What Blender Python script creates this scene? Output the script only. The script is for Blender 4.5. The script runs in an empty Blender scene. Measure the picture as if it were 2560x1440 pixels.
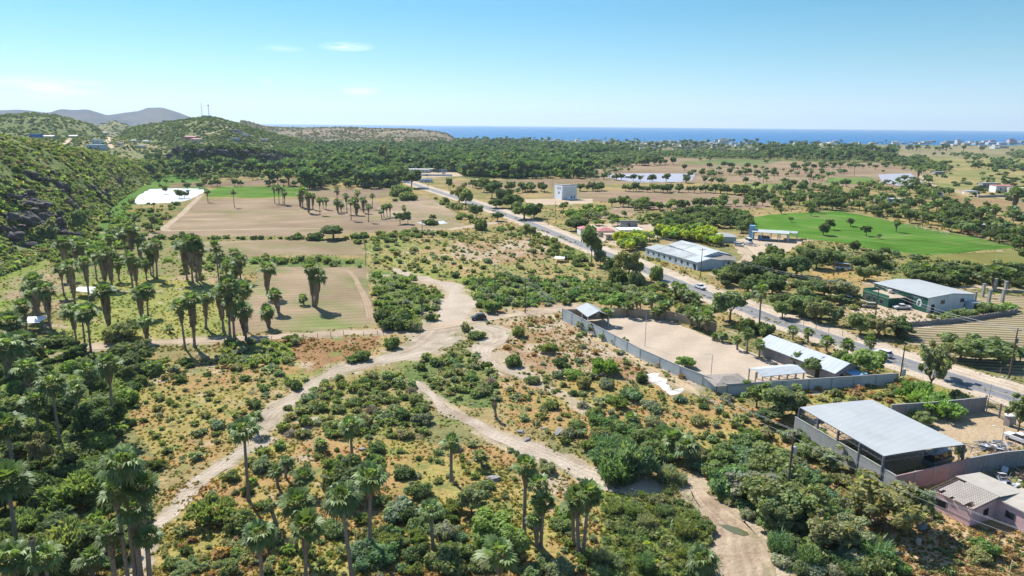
import bpy, bmesh, math, random
import numpy as np
from mathutils import Vector, Matrix
R = math.radians
random.seed(7); rng = np.random.default_rng(11)
S = bpy.context.scene
C = S.collection

# ------------------------------------------------------------------ camera, light, sky, exposure
H = 56.0; F = 1730.0; PITCH = R(13.28); ROLL = 0.0088
CM = (Matrix.Rotation(math.pi/2 - PITCH, 4, 'X') @ Matrix.Rotation(ROLL, 4, 'Z'))
cam = bpy.data.objects.new('camera', bpy.data.cameras.new('camera'))
cam.data.sensor_width = 36.0; cam.data.lens = 36.0*F/2560.0
cam.data.clip_start = 0.5; cam.data.clip_end = 60000.0
cam.matrix_world = Matrix.Translation((0, 0, H)) @ CM
C.objects.link(cam); S.camera = cam

SUN_EL = R(48.0); SUN_AZ = math.atan2(-0.62, 0.78)       # azimuth from +Y towards +X (sun stands ahead and to the left)
sv = Vector((math.sin(SUN_AZ)*math.cos(SUN_EL), math.cos(SUN_AZ)*math.cos(SUN_EL), math.sin(SUN_EL)))
sun = bpy.data.objects.new('sun', bpy.data.lights.new('sun', 'SUN'))
sun.data.energy = 4.8; sun.data.angle = R(0.53); sun.data.color = (1.0, 0.955, 0.88)
sun.rotation_euler = sv.to_track_quat('Z', 'Y').to_euler(); C.objects.link(sun)

S.view_settings.view_transform = 'Standard'; S.view_settings.look = 'None'
S.view_settings.gamma = 1.0; S.view_settings.exposure = 0.80
W = bpy.data.worlds.new('World'); S.world = W; W.use_nodes = True
nt = W.node_tree; nt.nodes.clear()
def N(t, kind, **kw):
    n = t.nodes.new(kind)
    for k, v in kw.items(): setattr(n, k, v)
    return n
sky = N(nt, 'ShaderNodeTexSky'); sky.sky_type = 'NISHITA'; sky.sun_disc = False
sky.sun_elevation = SUN_EL; sky.sun_rotation = SUN_AZ; sky.altitude = 60
sky.air_density = 1.0; sky.dust_density = 0.0; sky.ozone_density = 3.0
hsv = N(nt, 'ShaderNodeHueSaturation'); hsv.inputs['Hue'].default_value = 0.5
hsv.inputs['Saturation'].default_value = 1.0; hsv.inputs['Value'].default_value = 1.0
nt.links.new(sky.outputs[0], hsv.inputs['Color'])
# clear dry air over the sea: less yellow at the horizon, deeper turquoise overhead, by elevation
tcs = N(nt, 'ShaderNodeTexCoord'); sx = N(nt, 'ShaderNodeSeparateXYZ'); nt.links.new(tcs.outputs['Generated'], sx.inputs[0])
rp = N(nt, 'ShaderNodeValToRGB'); el_ = rp.color_ramp.elements
KS = 1/(1.287*1.6*1.30*1.25)
for i_, (z_, c_) in enumerate([(0.0, (.95, 1.21, 1.80)), (.034, (.88, 1.09, 1.45)), (.086, (.76, 1.07, 1.18)), (.152, (.58, 1.04, 1.12)), (.5, (1.75, 1.9, 1.95))]):
    e_ = el_[i_] if i_ < 2 else el_.new(z_)
    e_.position = z_; e_.color = (c_[0]*KS, c_[1]*KS, c_[2]*KS, 1)
nt.links.new(sx.outputs['Z'], rp.inputs['Fac'])
grade = N(nt, 'ShaderNodeVectorMath', operation='MULTIPLY'); nt.links.new(hsv.outputs[0], grade.inputs[0]); nt.links.new(rp.outputs[0], grade.inputs[1])
grade2 = N(nt, 'ShaderNodeVectorMath', operation='SCALE'); grade2.inputs['Scale'].default_value = 1.6; nt.links.new(grade.outputs[0], grade2.inputs[0])
tc = N(nt, 'ShaderNodeTexCoord')
def pdir(x, y):
    d = CM.to_3x3() @ Vector(((x-1280)/F, -(y-720)/F, -1)); return d.normalized()
# thin cirrus wisps in the sky: noise inside soft elongated patches
nz = N(nt, 'ShaderNodeTexNoise'); nz.inputs['Scale'].default_value = 14; nz.inputs['Detail'].default_value = 8; nz.inputs['Roughness'].default_value = .62
mp = N(nt, 'ShaderNodeMapping'); mp.inputs['Scale'].default_value = (1.2, 1.0, 9.0); mp.inputs['Rotation'].default_value = (0, R(4), 0)
nt.links.new(tc.outputs['Generated'], mp.inputs[0]); nt.links.new(mp.outputs[0], nz.inputs[0])
acc = None
for (cx_, cy_, wx, wy, amp) in [(865, 116, 62, 11, .95), (903, 224, 52, 16, .6), (700, 122, 55, 8, .25), (110, 217, 120, 24, .50), (668, 205, 16, 10, .3), (20, 240, 120, 14, .3)]:
    d = pdir(cx_, cy_)
    sub = N(nt, 'ShaderNodeVectorMath', operation='SUBTRACT'); sub.inputs[1].default_value = d
    nt.links.new(tc.outputs['Generated'], sub.inputs[0])
    mul = N(nt, 'ShaderNodeVectorMath', operation='MULTIPLY'); mul.inputs[1].default_value = (F/wx, F/wx, F/wy)
    nt.links.new(sub.outputs[0], mul.inputs[0])
    ln = N(nt, 'ShaderNodeVectorMath', operation='LENGTH'); nt.links.new(mul.outputs[0], ln.inputs[0])
    mr = N(nt, 'ShaderNodeMapRange'); mr.inputs['From Min'].default_value = 1.1; mr.inputs['From Max'].default_value = 0.15
    mr.inputs['To Min'].default_value = 0; mr.inputs['To Max'].default_value = amp; nt.links.new(ln.outputs['Value'], mr.inputs['Value'])
    if acc is None: acc = mr.outputs[0]
    else:
        ad = N(nt, 'ShaderNodeMath', operation='ADD'); nt.links.new(acc, ad.inputs[0]); nt.links.new(mr.outputs[0], ad.inputs[1]); acc = ad.outputs[0]
cr = N(nt, 'ShaderNodeMapRange'); cr.inputs['From Min'].default_value = .36; cr.inputs['From Max'].default_value = .62
nt.links.new(nz.outputs['Fac'], cr.inputs['Value'])
cm = N(nt, 'ShaderNodeMath', operation='MULTIPLY'); cm.use_clamp = True; nt.links.new(acc, cm.inputs[0]); nt.links.new(cr.outputs[0], cm.inputs[1])
mixw = N(nt, 'ShaderNodeMix', data_type='RGBA'); mixw.inputs[7].default_value = (7.4, 7.6, 7.6, 1)
nt.links.new(cm.outputs[0], mixw.inputs[0]); nt.links.new(grade2.outputs[0], mixw.inputs[6])
bg = N(nt, 'ShaderNodeBackground'); bg.inputs['Strength'].default_value = 0.125
wo = N(nt, 'ShaderNodeOutputWorld'); nt.links.new(mixw.outputs[2], bg.inputs[0]); nt.links.new(bg.outputs[0], wo.inputs[0])
S.cycles.max_bounces = 5; S.cycles.diffuse_bounces = 2; S.cycles.transmission_bounces = 3; S.cycles.transparent_max_bounces = 6
S.cycles.volume_bounces = 0

# ------------------------------------------------------------------ photograph pixel (2560 x 1440) <-> point of the ground
M3 = np.array(CM.to_3x3())
def P(x, y, z=0.0):
    d = M3 @ np.array([(x-1280)/F, -(y-720)/F, -1.0])
    t = (z-H)/d[2]; return np.array([d[0]*t, d[1]*t])
def PV(x, y, z=0.0): p = P(x, y, z); return Vector((p[0], p[1], z))
def PA(xy, z=0.0): return np.array([P(a, b, z) for a, b in xy])
def W2P(X, Y, Z=0.0):
    v = np.stack([np.asarray(X, float)+0*np.asarray(Y), np.asarray(Y, float), np.asarray(Z, float)+0*np.asarray(Y)-H], -1) @ M3
    return 1280 + F*v[..., 0]/-v[..., 2], 720 - F*v[..., 1]/-v[..., 2]
def at_dist(x, y, D):                       # point on the ray of pixel (x,y) at horizontal distance D: used for hill crests
    d = M3 @ np.array([(x-1280)/F, -(y-720)/F, -1.0]); t = D/math.hypot(d[0], d[1])
    return np.array([d[0]*t, d[1]*t, H+d[2]*t])
def mpp(x, y):                              # metres per pixel standing at ground pixel
    p = P(x, y); return math.sqrt(p[0]**2+p[1]**2+H*H)/F
def inpoly(px, py, poly):
    px = np.asarray(px, float); py = np.asarray(py, float); r = np.zeros(px.shape, bool)
    n = len(poly)
    for i in range(n):
        x1, y1 = poly[i]; x2, y2 = poly[(i+1) % n]
        if y1 == y2: continue
        c = (y1 > py) != (y2 > py)
        r ^= c & (px < (x2-x1)*(py-y1)/(y2-y1)+x1)
    return r
def hsh(ix, iy, s):
    h = (ix.astype(np.int64)*374761393 + iy.astype(np.int64)*668265263 + s*974711) & 0x7fffffff
    h = (h ^ (h >> 13))*1274126177 & 0x7fffffff
    return ((h ^ (h >> 16)) & 0xffff)/65535.0
def vnoise(x, y, s=0):
    ix = np.floor(x); iy = np.floor(y); fx = x-ix; fy = y-iy
    fx = fx*fx*(3-2*fx); fy = fy*fy*(3-2*fy)
    a = hsh(ix, iy, s); b = hsh(ix+1, iy, s); c = hsh(ix, iy+1, s); d = hsh(ix+1, iy+1, s)
    return (a*(1-fx)+b*fx)*(1-fy)+(c*(1-fx)+d*fx)*fy
def fbm(x, y, s=0, o=4):
    x = np.asarray(x, float); y = np.asarray(y, float); r = 0; a = .5; t = 0
    for k in range(o): r = r+a*vnoise(x*2**k+17.3*k, y*2**k-9.1*k, s+k); t += a; a *= .55
    return r/t

# ------------------------------------------------------------------ materials
def new_mat(name):
    m = bpy.data.materials.new(name); m.use_nodes = True; m.node_tree.nodes.clear(); return m, m.node_tree
MATS = {}
def mat(name, col, rough=.8, var=.18, scale=.6, bump=.0, spec=.3, metal=0.0, wave=None, fine=6.0, stain=None):
    if name in MATS: return MATS[name]
    col = tuple(c*.82 for c in col); stain = stain and (tuple(c*.82 for c in stain[0]), *stain[1:])
    m, t = new_mat(name)
    b = N(t, 'ShaderNodeBsdfPrincipled'); o = N(t, 'ShaderNodeOutputMaterial'); t.links.new(b.outputs[0], o.inputs[0])
    b.inputs['Roughness'].default_value = rough; b.inputs['Metallic'].default_value = metal; b.inputs['Specular IOR Level'].default_value = spec
    g = N(t, 'ShaderNodeNewGeometry')
    n1 = N(t, 'ShaderNodeTexNoise'); n1.inputs['Scale'].default_value = scale; n1.inputs['Detail'].default_value = 6; n1.inputs['Roughness'].default_value = .65
    t.links.new(g.outputs['Position'], n1.inputs[0])
    mr = N(t, 'ShaderNodeMapRange'); mr.inputs['From Min'].default_value = .25; mr.inputs['From Max'].default_value = .75
    mr.inputs['To Min'].default_value = 1-var; mr.inputs['To Max'].default_value = 1+var; t.links.new(n1.outputs['Fac'], mr.inputs['Value'])
    last = mr.outputs[0]
    if wave:
        ws, wd, wa = wave
        wv = N(t, 'ShaderNodeTexWave', wave_type='BANDS', bands_direction='X', wave_profile='SIN'); wv.inputs['Scale'].default_value = ws
        mpn = N(t, 'ShaderNodeMapping'); mpn.inputs['Rotation'].default_value = (0, 0, wd)
        wv.inputs['Distortion'].default_value = .6; wv.inputs['Detail'].default_value = 2
        t.links.new(g.outputs['Position'], mpn.inputs[0]); t.links.new(mpn.outputs[0], wv.inputs[0])
        m2 = N(t, 'ShaderNodeMapRange'); m2.inputs['To Min'].default_value = 1-wa; m2.inputs['To Max'].default_value = 1+wa; t.links.new(wv.outputs['Fac'], m2.inputs['Value'])
        mm = N(t, 'ShaderNodeMath', operation='MULTIPLY'); t.links.new(last, mm.inputs[0]); t.links.new(m2.outputs[0], mm.inputs[1]); last = mm.outputs[0]
    vm = N(t, 'ShaderNodeVectorMath', operation='SCALE'); vm.inputs[0].default_value = col; t.links.new(last, vm.inputs['Scale'])
    out = vm.outputs[0]
    if stain:
        n3 = N(t, 'ShaderNodeTexNoise'); n3.inputs['Scale'].default_value = stain[1]; n3.inputs['Detail'].default_value = 7; n3.inputs['Roughness'].default_value = .7
        t.links.new(g.outputs['Position'], n3.inputs[0])
        m3 = N(t, 'ShaderNodeMapRange'); m3.inputs['From Min'].default_value = .5; m3.inputs['From Max'].default_value = .68; m3.inputs['To Max'].default_value = stain[2]
        t.links.new(n3.outputs['Fac'], m3.inputs['Value'])
        mx = N(t, 'ShaderNodeMix', data_type='RGBA'); mx.inputs[7].default_value = (*stain[0], 1)
        t.links.new(m3.outputs[0], mx.inputs[0]); t.links.new(out, mx.inputs[6]); out = mx.outputs[2]
    t.links.new(out, b.inputs['Base Color'])
    if bump:
        n2 = N(t, 'ShaderNodeTexNoise'); n2.inputs['Scale'].default_value = fine; n2.inputs['Detail'].default_value = 5
        t.links.new(g.outputs['Position'], n2.inputs[0])
        bp = N(t, 'ShaderNodeBump'); bp.inputs['Strength'].default_value = 1; bp.inputs['Distance'].default_value = bump
        t.links.new(n2.outputs['Fac'], bp.inputs['Height']); t.links.new(bp.outputs[0], b.inputs['Normal'])
    MATS[name] = m; return m
def ground_mat(name, attr=True, col=(1, 1, 1), bump=.25, fine=1.6, var=.28):
    m, t = new_mat(name)
    b = N(t, 'ShaderNodeBsdfDiffuse'); o = N(t, 'ShaderNodeOutputMaterial'); t.links.new(b.outputs[0], o.inputs[0])
    g = N(t, 'ShaderNodeNewGeometry')
    a = N(t, 'ShaderNodeAttribute'); a.attribute_name = 'tint'
    last = None
    for sc, lo, hi in ((1.3, 1-var, 1+var), (.22, 1-var*.7, 1+var*.7), (5.0, 1-var*.5, 1+var*.5)):
        n = N(t, 'ShaderNodeTexNoise'); n.inputs['Scale'].default_value = sc; n.inputs['Detail'].default_value = 5; n.inputs['Roughness'].default_value = .7
        t.links.new(g.outputs['Position'], n.inputs[0])
        r = N(t, 'ShaderNodeMapRange'); r.inputs['From Min'].default_value = .3; r.inputs['From Max'].default_value = .7; r.inputs['To Min'].default_value = lo; r.inputs['To Max'].default_value = hi
        t.links.new(n.outputs['Fac'], r.inputs['Value'])
        if last is None: last = r.outputs[0]
        else:
            mm = N(t, 'ShaderNodeMath', operation='MULTIPLY'); t.links.new(last, mm.inputs[0]); t.links.new(r.outputs[0], mm.inputs[1]); last = mm.outputs[0]
    vm = N(t, 'ShaderNodeVectorMath', operation='SCALE'); t.links.new(a.outputs['Color'], vm.inputs[0]); t.links.new(last, vm.inputs['Scale'])
    t.links.new(vm.outputs[0], b.inputs['Color'])
    n2 = N(t, 'ShaderNodeTexNoise'); n2.inputs['Scale'].default_value = fine; n2.inputs['Detail'].default_value = 6
    t.links.new(g.outputs['Position'], n2.inputs[0])
    bp = N(t, 'ShaderNodeBump'); bp.inputs['Strength'].default_value = 1; bp.inputs['Distance'].default_value = bump
    t.links.new(n2.outputs['Fac'], bp.inputs['Height']); t.links.new(bp.outputs[0], b.inputs['Normal'])
    return m
def leaf_mat(name, trans=.32, gloss=.05, grough=.4):
    m, t = new_mat(name)
    a = N(t, 'ShaderNodeAttribute'); a.attribute_name = 'tint'
    oi = N(t, 'ShaderNodeObjectInfo')
    mu = N(t, 'ShaderNodeVectorMath', operation='MULTIPLY'); t.links.new(a.outputs['Color'], mu.inputs[0]); t.links.new(oi.outputs['Color'], mu.inputs[1])
    d = N(t, 'ShaderNodeBsdfDiffuse'); t.links.new(mu.outputs[0], d.inputs[0])
    tr = N(t, 'ShaderNodeBsdfTranslucent'); m2 = N(t, 'ShaderNodeVectorMath', operation='MULTIPLY'); m2.inputs[1].default_value = (1.25, 1.35, .6)
    t.links.new(mu.outputs[0], m2.inputs[0]); t.links.new(m2.outputs[0], tr.inputs[0])
    x = N(t, 'ShaderNodeMixShader'); x.inputs[0].default_value = trans; t.links.new(d.outputs[0], x.inputs[1]); t.links.new(tr.outputs[0], x.inputs[2])
    g = N(t, 'ShaderNodeBsdfGlossy'); g.inputs['Roughness'].default_value = grough; g.inputs['Color'].default_value = (.8, .9, .8, 1)
    y = N(t, 'ShaderNodeMixShader'); y.inputs[0].default_value = gloss; t.links.new(x.outputs[0], y.inputs[1]); t.links.new(g.outputs[0], y.inputs[2])
    o = N(t, 'ShaderNodeOutputMaterial'); t.links.new(y.outputs[0], o.inputs[0]); return m
M_leaf = leaf_mat('foliage', .46, .012, .6); M_palm = leaf_mat('palm_foliage', .40, .03, .5); M_dry = leaf_mat('dry_foliage', .12, .0)
M_ground = ground_mat('ground_cover'); M_field = ground_mat('field_soil', bump=.08, fine=2.5, var=.12)
M_hill = ground_mat('hill_cover', bump=.6, fine=.5, var=.3)
M_sand = ground_mat('sand', bump=.22, fine=1.5, var=.15)
M_bark = mat('bark', (.17, .13, .10), .9, .3, 1.5, .03)
M_rock = mat('rock', (.13, .11, .10), .95, .5, .5, .6, fine=1.3, stain=((.24, .21, .18), .35, .8))

# ------------------------------------------------------------------ mesh helpers
def np_mesh(name, verts, faces, tint=None, material=None):       # verts (n,3); faces (m,k) constant k
    me = bpy.data.meshes.new(name); verts = np.asarray(verts, np.float32); faces = np.asarray(faces, np.int32)
    m, k = faces.shape
    me.vertices.add(len(verts)); me.vertices.foreach_set('co', verts.ravel())
    me.loops.add(m*k); me.loops.foreach_set('vertex_index', faces.ravel())
    me.polygons.add(m); me.polygons.foreach_set('loop_start', np.arange(0, m*k, k, dtype=np.int32))
    try: me.polygons.foreach_set('loop_total', np.full(m, k, np.int32))
    except Exception: pass
    if tint is not None:
        at = me.color_attributes.new('tint', 'FLOAT_COLOR', 'POINT')
        c = np.ones((len(verts), 4), np.float32); c[:, :3] = tint; at.data.foreach_set('color', c.ravel())
    if material: me.materials.append(material)
    me.update(calc_edges=True); return me
def link(name, me, parent=None, **props):
    o = bpy.data.objects.new(name, me); C.objects.link(o)
    if parent is not None: o.parent = parent
    for k, v in props.items(): o[k] = v
    return o
def structure(name, me): return link(name, me, kind='structure')
def thing(name, label, cat, loc=(0, 0, 0), rz=0, group=None, data=None):
    o = bpy.data.objects.new(name, data); C.objects.link(o); o.location = loc; o.rotation_euler = (0, 0, rz)
    o['label'] = label; o['category'] = cat
    if group: o['group'] = group
    return o
class MB:
    def __init__(s): s.v = []; s.f = []
    def add(s, vs, fs):
        b = len(s.v); s.v += [tuple(v) for v in vs]; s.f += [tuple(i+b for i in f) for f in fs]; return s
    def box(s, x0, x1, y0, y1, z0, z1):
        return s.add([(x, y, z) for z in (z0, z1) for y in (y0, y1) for x in (x0, x1)],
                     [(0, 2, 3, 1), (4, 5, 7, 6), (0, 1, 5, 4), (2, 6, 7, 3), (0, 4, 6, 2), (1, 3, 7, 5)])
    def slab(s, pts, th):                                      # polygon with thickness downwards
        n = len(pts); top = [tuple(p) for p in pts]; bot = [(p[0], p[1], p[2]-th) for p in pts]
        s.add(top+bot, [tuple(range(n)), tuple(range(2*n-1, n-1, -1))]+[(i, n+i, n+(i+1) % n, (i+1) % n) for i in range(n)]); return s
    def tube(s, pts, rad, seg=6):
        pts = [Vector(p) for p in pts]; n = len(pts)
        if not hasattr(rad, '__len__'): rad = [rad]*n
        vs = []; 
        for i, p in enumerate(pts):
            d = (pts[min(i+1, n-1)]-pts[max(i-1, 0)]).normalized()
            a = d.orthogonal().normalized() if abs(d.z) < .99 else Vector((1, 0, 0)); 
            if abs(d.z) >= .5: a = (Vector((1, 0, 0))-d*d.x).normalized()
            b = d.cross(a)
            for k in range(seg):
                t = 2*math.pi*k/seg; vs.append(p+(a*math.cos(t)+b*math.sin(t))*rad[i])
        fs = [(i*seg+k, i*seg+(k+1) % seg, (i+1)*seg+(k+1) % seg, (i+1)*seg+k) for i in range(n-1) for k in range(seg)]
        fs += [tuple(range(seg-1, -1, -1)), tuple((n-1)*seg+k for k in range(seg))]
        return s.add(vs, fs)
    def bar(s, a, b, w): return s.tube([a, b], w*.6, 4)
    def lathe(s, prof, seg=14, c=(0, 0)):
        n = len(prof); vs = [(c[0]+r*math.cos(2*math.pi*k/seg), c[1]+r*math.sin(2*math.pi*k/seg), z) for r, z in prof for k in range(seg)]
        fs = [(i*seg+k, i*seg+(k+1) % seg, (i+1)*seg+(k+1) % seg, (i+1)*seg+k) for i in range(n-1) for k in range(seg)]
        fs += [tuple(range(seg-1, -1, -1)), tuple((n-1)*seg+k for k in range(seg))]
        return s.add(vs, fs)
    def mesh(s, name, material, smooth=False, bevel=0):
        me = bpy.data.meshes.new(name); me.from_pydata(s.v, [], s.f); me.materials.append(material)
        if bevel:
            bm = bmesh.new(); bm.from_mesh(me); bmesh.ops.bevel(bm, geom=list(bm.edges), offset=bevel, segments=2, affect='EDGES', profile=.6); bm.to_mesh(me); bm.free()
        if smooth: me.polygons.foreach_set('use_smooth', [True]*len(me.polygons))
        me.update(); return me
    def build(s, name, material, parent=None, smooth=False, bevel=0, **props):
        return link(name, s.mesh(name, material, smooth, bevel), parent, **props)

# ------------------------------------------------------------------ colours of the ground, by zone
RUST = (.34, .215, .115); DRY = (.38, .28, .135); YG = (.27, .265, .095); GRN = (.14, .19, .065); SOIL = (.47, .37, .26)
OLV = (.22, .21, .09); DK = (.05, .08, .03); TAN = (.47, .35, .23); SAND = (.66, .56, .43)
# (polygon in photograph pixels, colour a, colour b, patch size in m, softness)
ZONES = [
 ([(-900,330),(3500,330),(3500,1800),(-900,1800)], OLV, DRY, 14),
 ([(-900,330),(3500,330),(3500,455),(1900,440),(1000,440),(-900,440)], (.10,.14,.05), OLV, 60),
 ([(420,440),(520,395),(1150,340),(1900,360),(1900,390),(1500,420),(1300,445),(1000,430)], (.09,.13,.05), (.19,.20,.09), 45),
 ([(1900,362),(2800,365),(2800,395),(2300,400),(1900,385)], (.30,.25,.15), (.20,.20,.10), 60),
 ([(1300,372),(1700,362),(1900,372),(1900,392),(1600,385)], (.26,.22,.14), (.12,.15,.06), 40),
 ([(2250,395),(2800,395),(2800,480),(2330,470)], (.34,.28,.13), (.20,.22,.08), 50),
 ([(200,640),(300,500),(340,440),(480,420),(520,470),(340,520),(350,600),(270,650)], (.10,.20,.05), (.14,.22,.06), 25),
 ([(330,520),(500,510),(400,590),(340,600)], (.30,.22,.10), GRN, 12),
 ([(-300,640),(140,640),(230,690),(180,780),(-300,800)], (.20,.26,.06), (.36,.27,.17), 16),
 ([(120,620),(480,590),(640,600),(640,700),(400,700),(300,720),(180,700)], (.17,.24,.06), (.26,.23,.11), 14),
 ([(250,700),(640,660),(640,830),(480,850),(130,855),(200,740)], (.25,.28,.085), (.32,.30,.10), 14),
 ([(540,650),(640,640),(640,740),(560,700),(430,690)], (.42,.31,.20), (.24,.26,.08), 10),
 ([(500,645),(915,640),(915,670),(640,668)], GRN, (.24,.26,.09), 8),
 ([(910,590),(1440,590),(1480,700),(1300,740),(1150,700),(930,690)], DRY, (.22,.25,.08), 11),
 ([(1120,600),(1350,590),(1380,650),(1150,650)], SOIL, RUST, 12),
 ([(940,640),(1200,640),(1200,690),(960,680)], (.27,.29,.08), DRY, 9),
 ([(920,670),(1060,690),(1110,740),(1090,810),(950,815)], GRN, (.14,.17,.05), 8),
 ([(1150,690),(1480,720),(1480,760),(1400,768),(1200,775),(1180,740)], GRN, (.24,.25,.08), 8),
 ([(1200,765),(1410,755),(1410,775),(1220,790)], RUST, DRY, 9),
 ([(640,845),(940,835),(930,870),(780,925),(640,940)], (.33,.195,.10), (.29,.17,.085), 10),
 ([(400,900),(640,870),(760,900),(700,985),(640,1040),(560,1130),(430,1170),(330,1060),(350,980)], (.38,.235,.11), (.35,.29,.105), 9),
 ([(560,870),(720,850),(720,900),(600,930)], (.27,.28,.07), GRN, 8),
 ([(0,860),(400,880),(330,980),(330,1080),(260,1130),(-400,1200),(-400,860)], (.10,.14,.04), (.18,.21,.06), 9),
 ([(-400,1150),(260,1120),(430,1160),(380,1330),(280,1460),(-400,1700)], (.30,.20,.08), (.14,.17,.05), 8),
 ([(440,1230),(620,1110),(900,1090),(1330,1100),(1560,1240),(1510,1500),(400,1500)], (.40,.25,.115), (.34,.29,.095), 7),
 ([(650,930),(1000,920),(1080,1010),(1060,1090),(700,1090)], (.25,.25,.08), DRY, 8),
 ([(980,900),(1180,870),(1260,950),(1240,1010),(1080,990)], (.24,.24,.09), GRN, 7),
 ([(1180,800),(1400,785),(1640,900),(1760,950),(1600,960),(1400,960),(1260,930),(1200,860)], RUST, SOIL, 7),
 ([(1240,940),(1620,960),(1820,990),(1990,1040),(1990,1180),(1700,1190),(1450,1130),(1300,1060)], (.40,.25,.115), (.34,.28,.095), 9),
 ([(1480,1190),(1640,1230),(1820,1300),(1850,1460),(1480,1460)], (.29,.285,.08), (.18,.22,.05), 6),
 ([(1680,1160),(1760,1150),(1920,1290),(1900,1500),(1800,1500),(1740,1300)], (.42,.30,.17), (.20,.19,.08), 5),
 ([(1960,1200),(2160,1180),(2330,1250),(2340,1330),(2180,1350),(2080,1290)], RUST, DRY, 6),
 ([(2130,1330),(2330,1280),(2700,1300),(2700,1600),(2150,1600)], (.47,.32,.17), (.34,.22,.10), 6),
 ([(1860,985),(2260,945),(2470,985),(2240,1015),(2020,1010)], (.36,.25,.09), (.27,.27,.08), 7),
 ([(1600,620),(1730,640),(1870,680),(1780,690),(1640,660)], DRY, (.27,.27,.08), 8),
 ([(1850,600),(2560,640),(2700,780),(2300,700),(2150,700),(1900,680)], (.30,.25,.10), (.18,.20,.07), 10),
 ([(2080,640),(2250,690),(2120,720),(2000,690)], (.40,.27,.10), DRY, 8),
 ([(2110,500),(2400,530),(2520,570),(2480,590),(2200,545)], (.38,.28,.11), OLV, 12),
 ([(1320,500),(1480,510),(1430,570),(1330,545)], (.38,.29,.13), OLV, 12),
]
WASH = [[(1030,700,6),(1100,712,8),(1150,745,14),(1130,790,16),(1105,822,14),(1085,850,16),(1040,875,13),(985,893,9),(930,905,7),(860,924,6.6),(805,945,5),(765,975,4.6),(715,1008,5),(675,1035,6),(640,1078,5),(600,1133,3.4),(510,1197,3.2),(440,1270,2.6),(380,1330,2.4),(340,1450,2.2)],
 [(1180,815,6),(1235,830,9),(1240,850,8),(1205,875,6),(1225,900,5),(1262,925,5),(1310,945,4),(1400,985,3),(1470,1020,3)], [(1035,955,3),(1090,1000,3),(1160,1046,3.4),(1240,1090,4),(1300,1112,5.4),(1400,1150,5),(1500,1195,6),(1620,1222,5)],
 [(1735,1208,4),(1780,1270,6),(1845,1335,9),(1870,1420,10),(1890,1480,10)], [(250,866,6),(450,853,6),(640,845,5),(940,829,6),(1150,806,7),(1320,783,7),(1440,764,6)], [(1450,835,4),(1560,880,5),(1640,925,6),(1720,970,5)],
 [(1250,880,3),(1330,940,3),(1420,1000,3),(1500,1050,2)], [(1330,600,5),(1200,640,6),(1150,620,5)]]
WL = []
def sand_near(X, Y):
    if not WL:
        for l in WASH:
            w_ = np.array([[*P(a, b_), c] for a, b_, c in l]); n_ = 60; i_ = np.linspace(0, len(w_)-1, n_); WL.append(np.stack([np.interp(i_, np.arange(len(w_)), w_[:, k]) for k in range(3)], -1))
    sh = X.shape; x = X.ravel(); y = Y.ravel(); out = np.zeros(len(x)); sel = np.where((y > 60) & (y < 420) & (np.abs(x) < 260))[0]
    for l in WL:
        for k in range(0, len(sel), 20000):
            ss = sel[k:k+20000]; d = np.hypot(x[ss, None]-l[None, :, 0], y[ss, None]-l[None, :, 1]); j = d.argmin(1); dd = d[np.arange(len(j)), j]/l[j, 2]
            out[ss] = np.maximum(out[ss], .72-dd)
    nz_ = fbm(x/3.5, y/3.5, 301, 5); return np.clip((out*1.5+(nz_-.5)*2.4)*(out > 0)*1.6, 0, 1).reshape(sh)
def gcol(X, Y):                                   # colour of the open ground at world points
    px, py = W2P(X, Y, 0.0)
    front = Y > 5
    k = np.clip(np.hypot(X, Y)/200, .3, 6)
    jx = px+(fbm(X/(9*k), Y/(9*k), 3)-.5)*110/np.sqrt(k); jy = py+(fbm(X/(9*k)+50, Y/(9*k), 9)-.5)*46/np.sqrt(k)
    col = np.zeros(X.shape+(3,)); first = True
    for poly, a, b, sc in ZONES:
        t = fbm(X/sc, Y/sc, int(sc)+len(poly), 5); t = np.clip((t-.5)*3.2+.5, 0, 1)[..., None]
        c = np.array(a)*(1-t)+np.array(b)*t
        msk = np.ones(X.shape, bool) if first else (inpoly(jx, jy, poly) & front)
        col[msk] = c[msk]; first = False
    bare = np.clip((fbm(X/6+31, Y/6, 77, 5)-.67)*9, 0, 1)[..., None]*(py > 560)[..., None]
    col = col*(1-bare)+np.array(SOIL)*bare
    gr = np.clip((fbm(X/4-31, Y/4, 78, 5)-.62)*7, 0, .8)[..., None]*(py > 560)[..., None]
    col = col*(1-gr)+np.array((.19, .225, .075))*gr; sn = (sand_near(X, Y)*.85)[..., None]
    return (col*(1-sn)+np.array((.46, .37, .27))*sn)*.80

COAST = [(-900,352),(600,352),(1150,347),(1290,349),(1560,353),(1900,358),(2560,363),(3500,370)]
def coast_r(X, Y):
    px, _ = W2P(X, Y, 0.0)
    px = np.where(Y > 5, np.clip(px, -900, 3500), 1280.)
    y = np.interp(px, [c[0] for c in COAST], [c[1] for c in COAST])
    az = np.arctan2(X, Y)
    d = np.stack([(px-1280)/F, -(y-720)/F, -np.ones_like(px)], -1) @ M3.T
    t = -H/d[..., 2]; return np.hypot(d[..., 0]*t, d[..., 1]*t)
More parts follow.
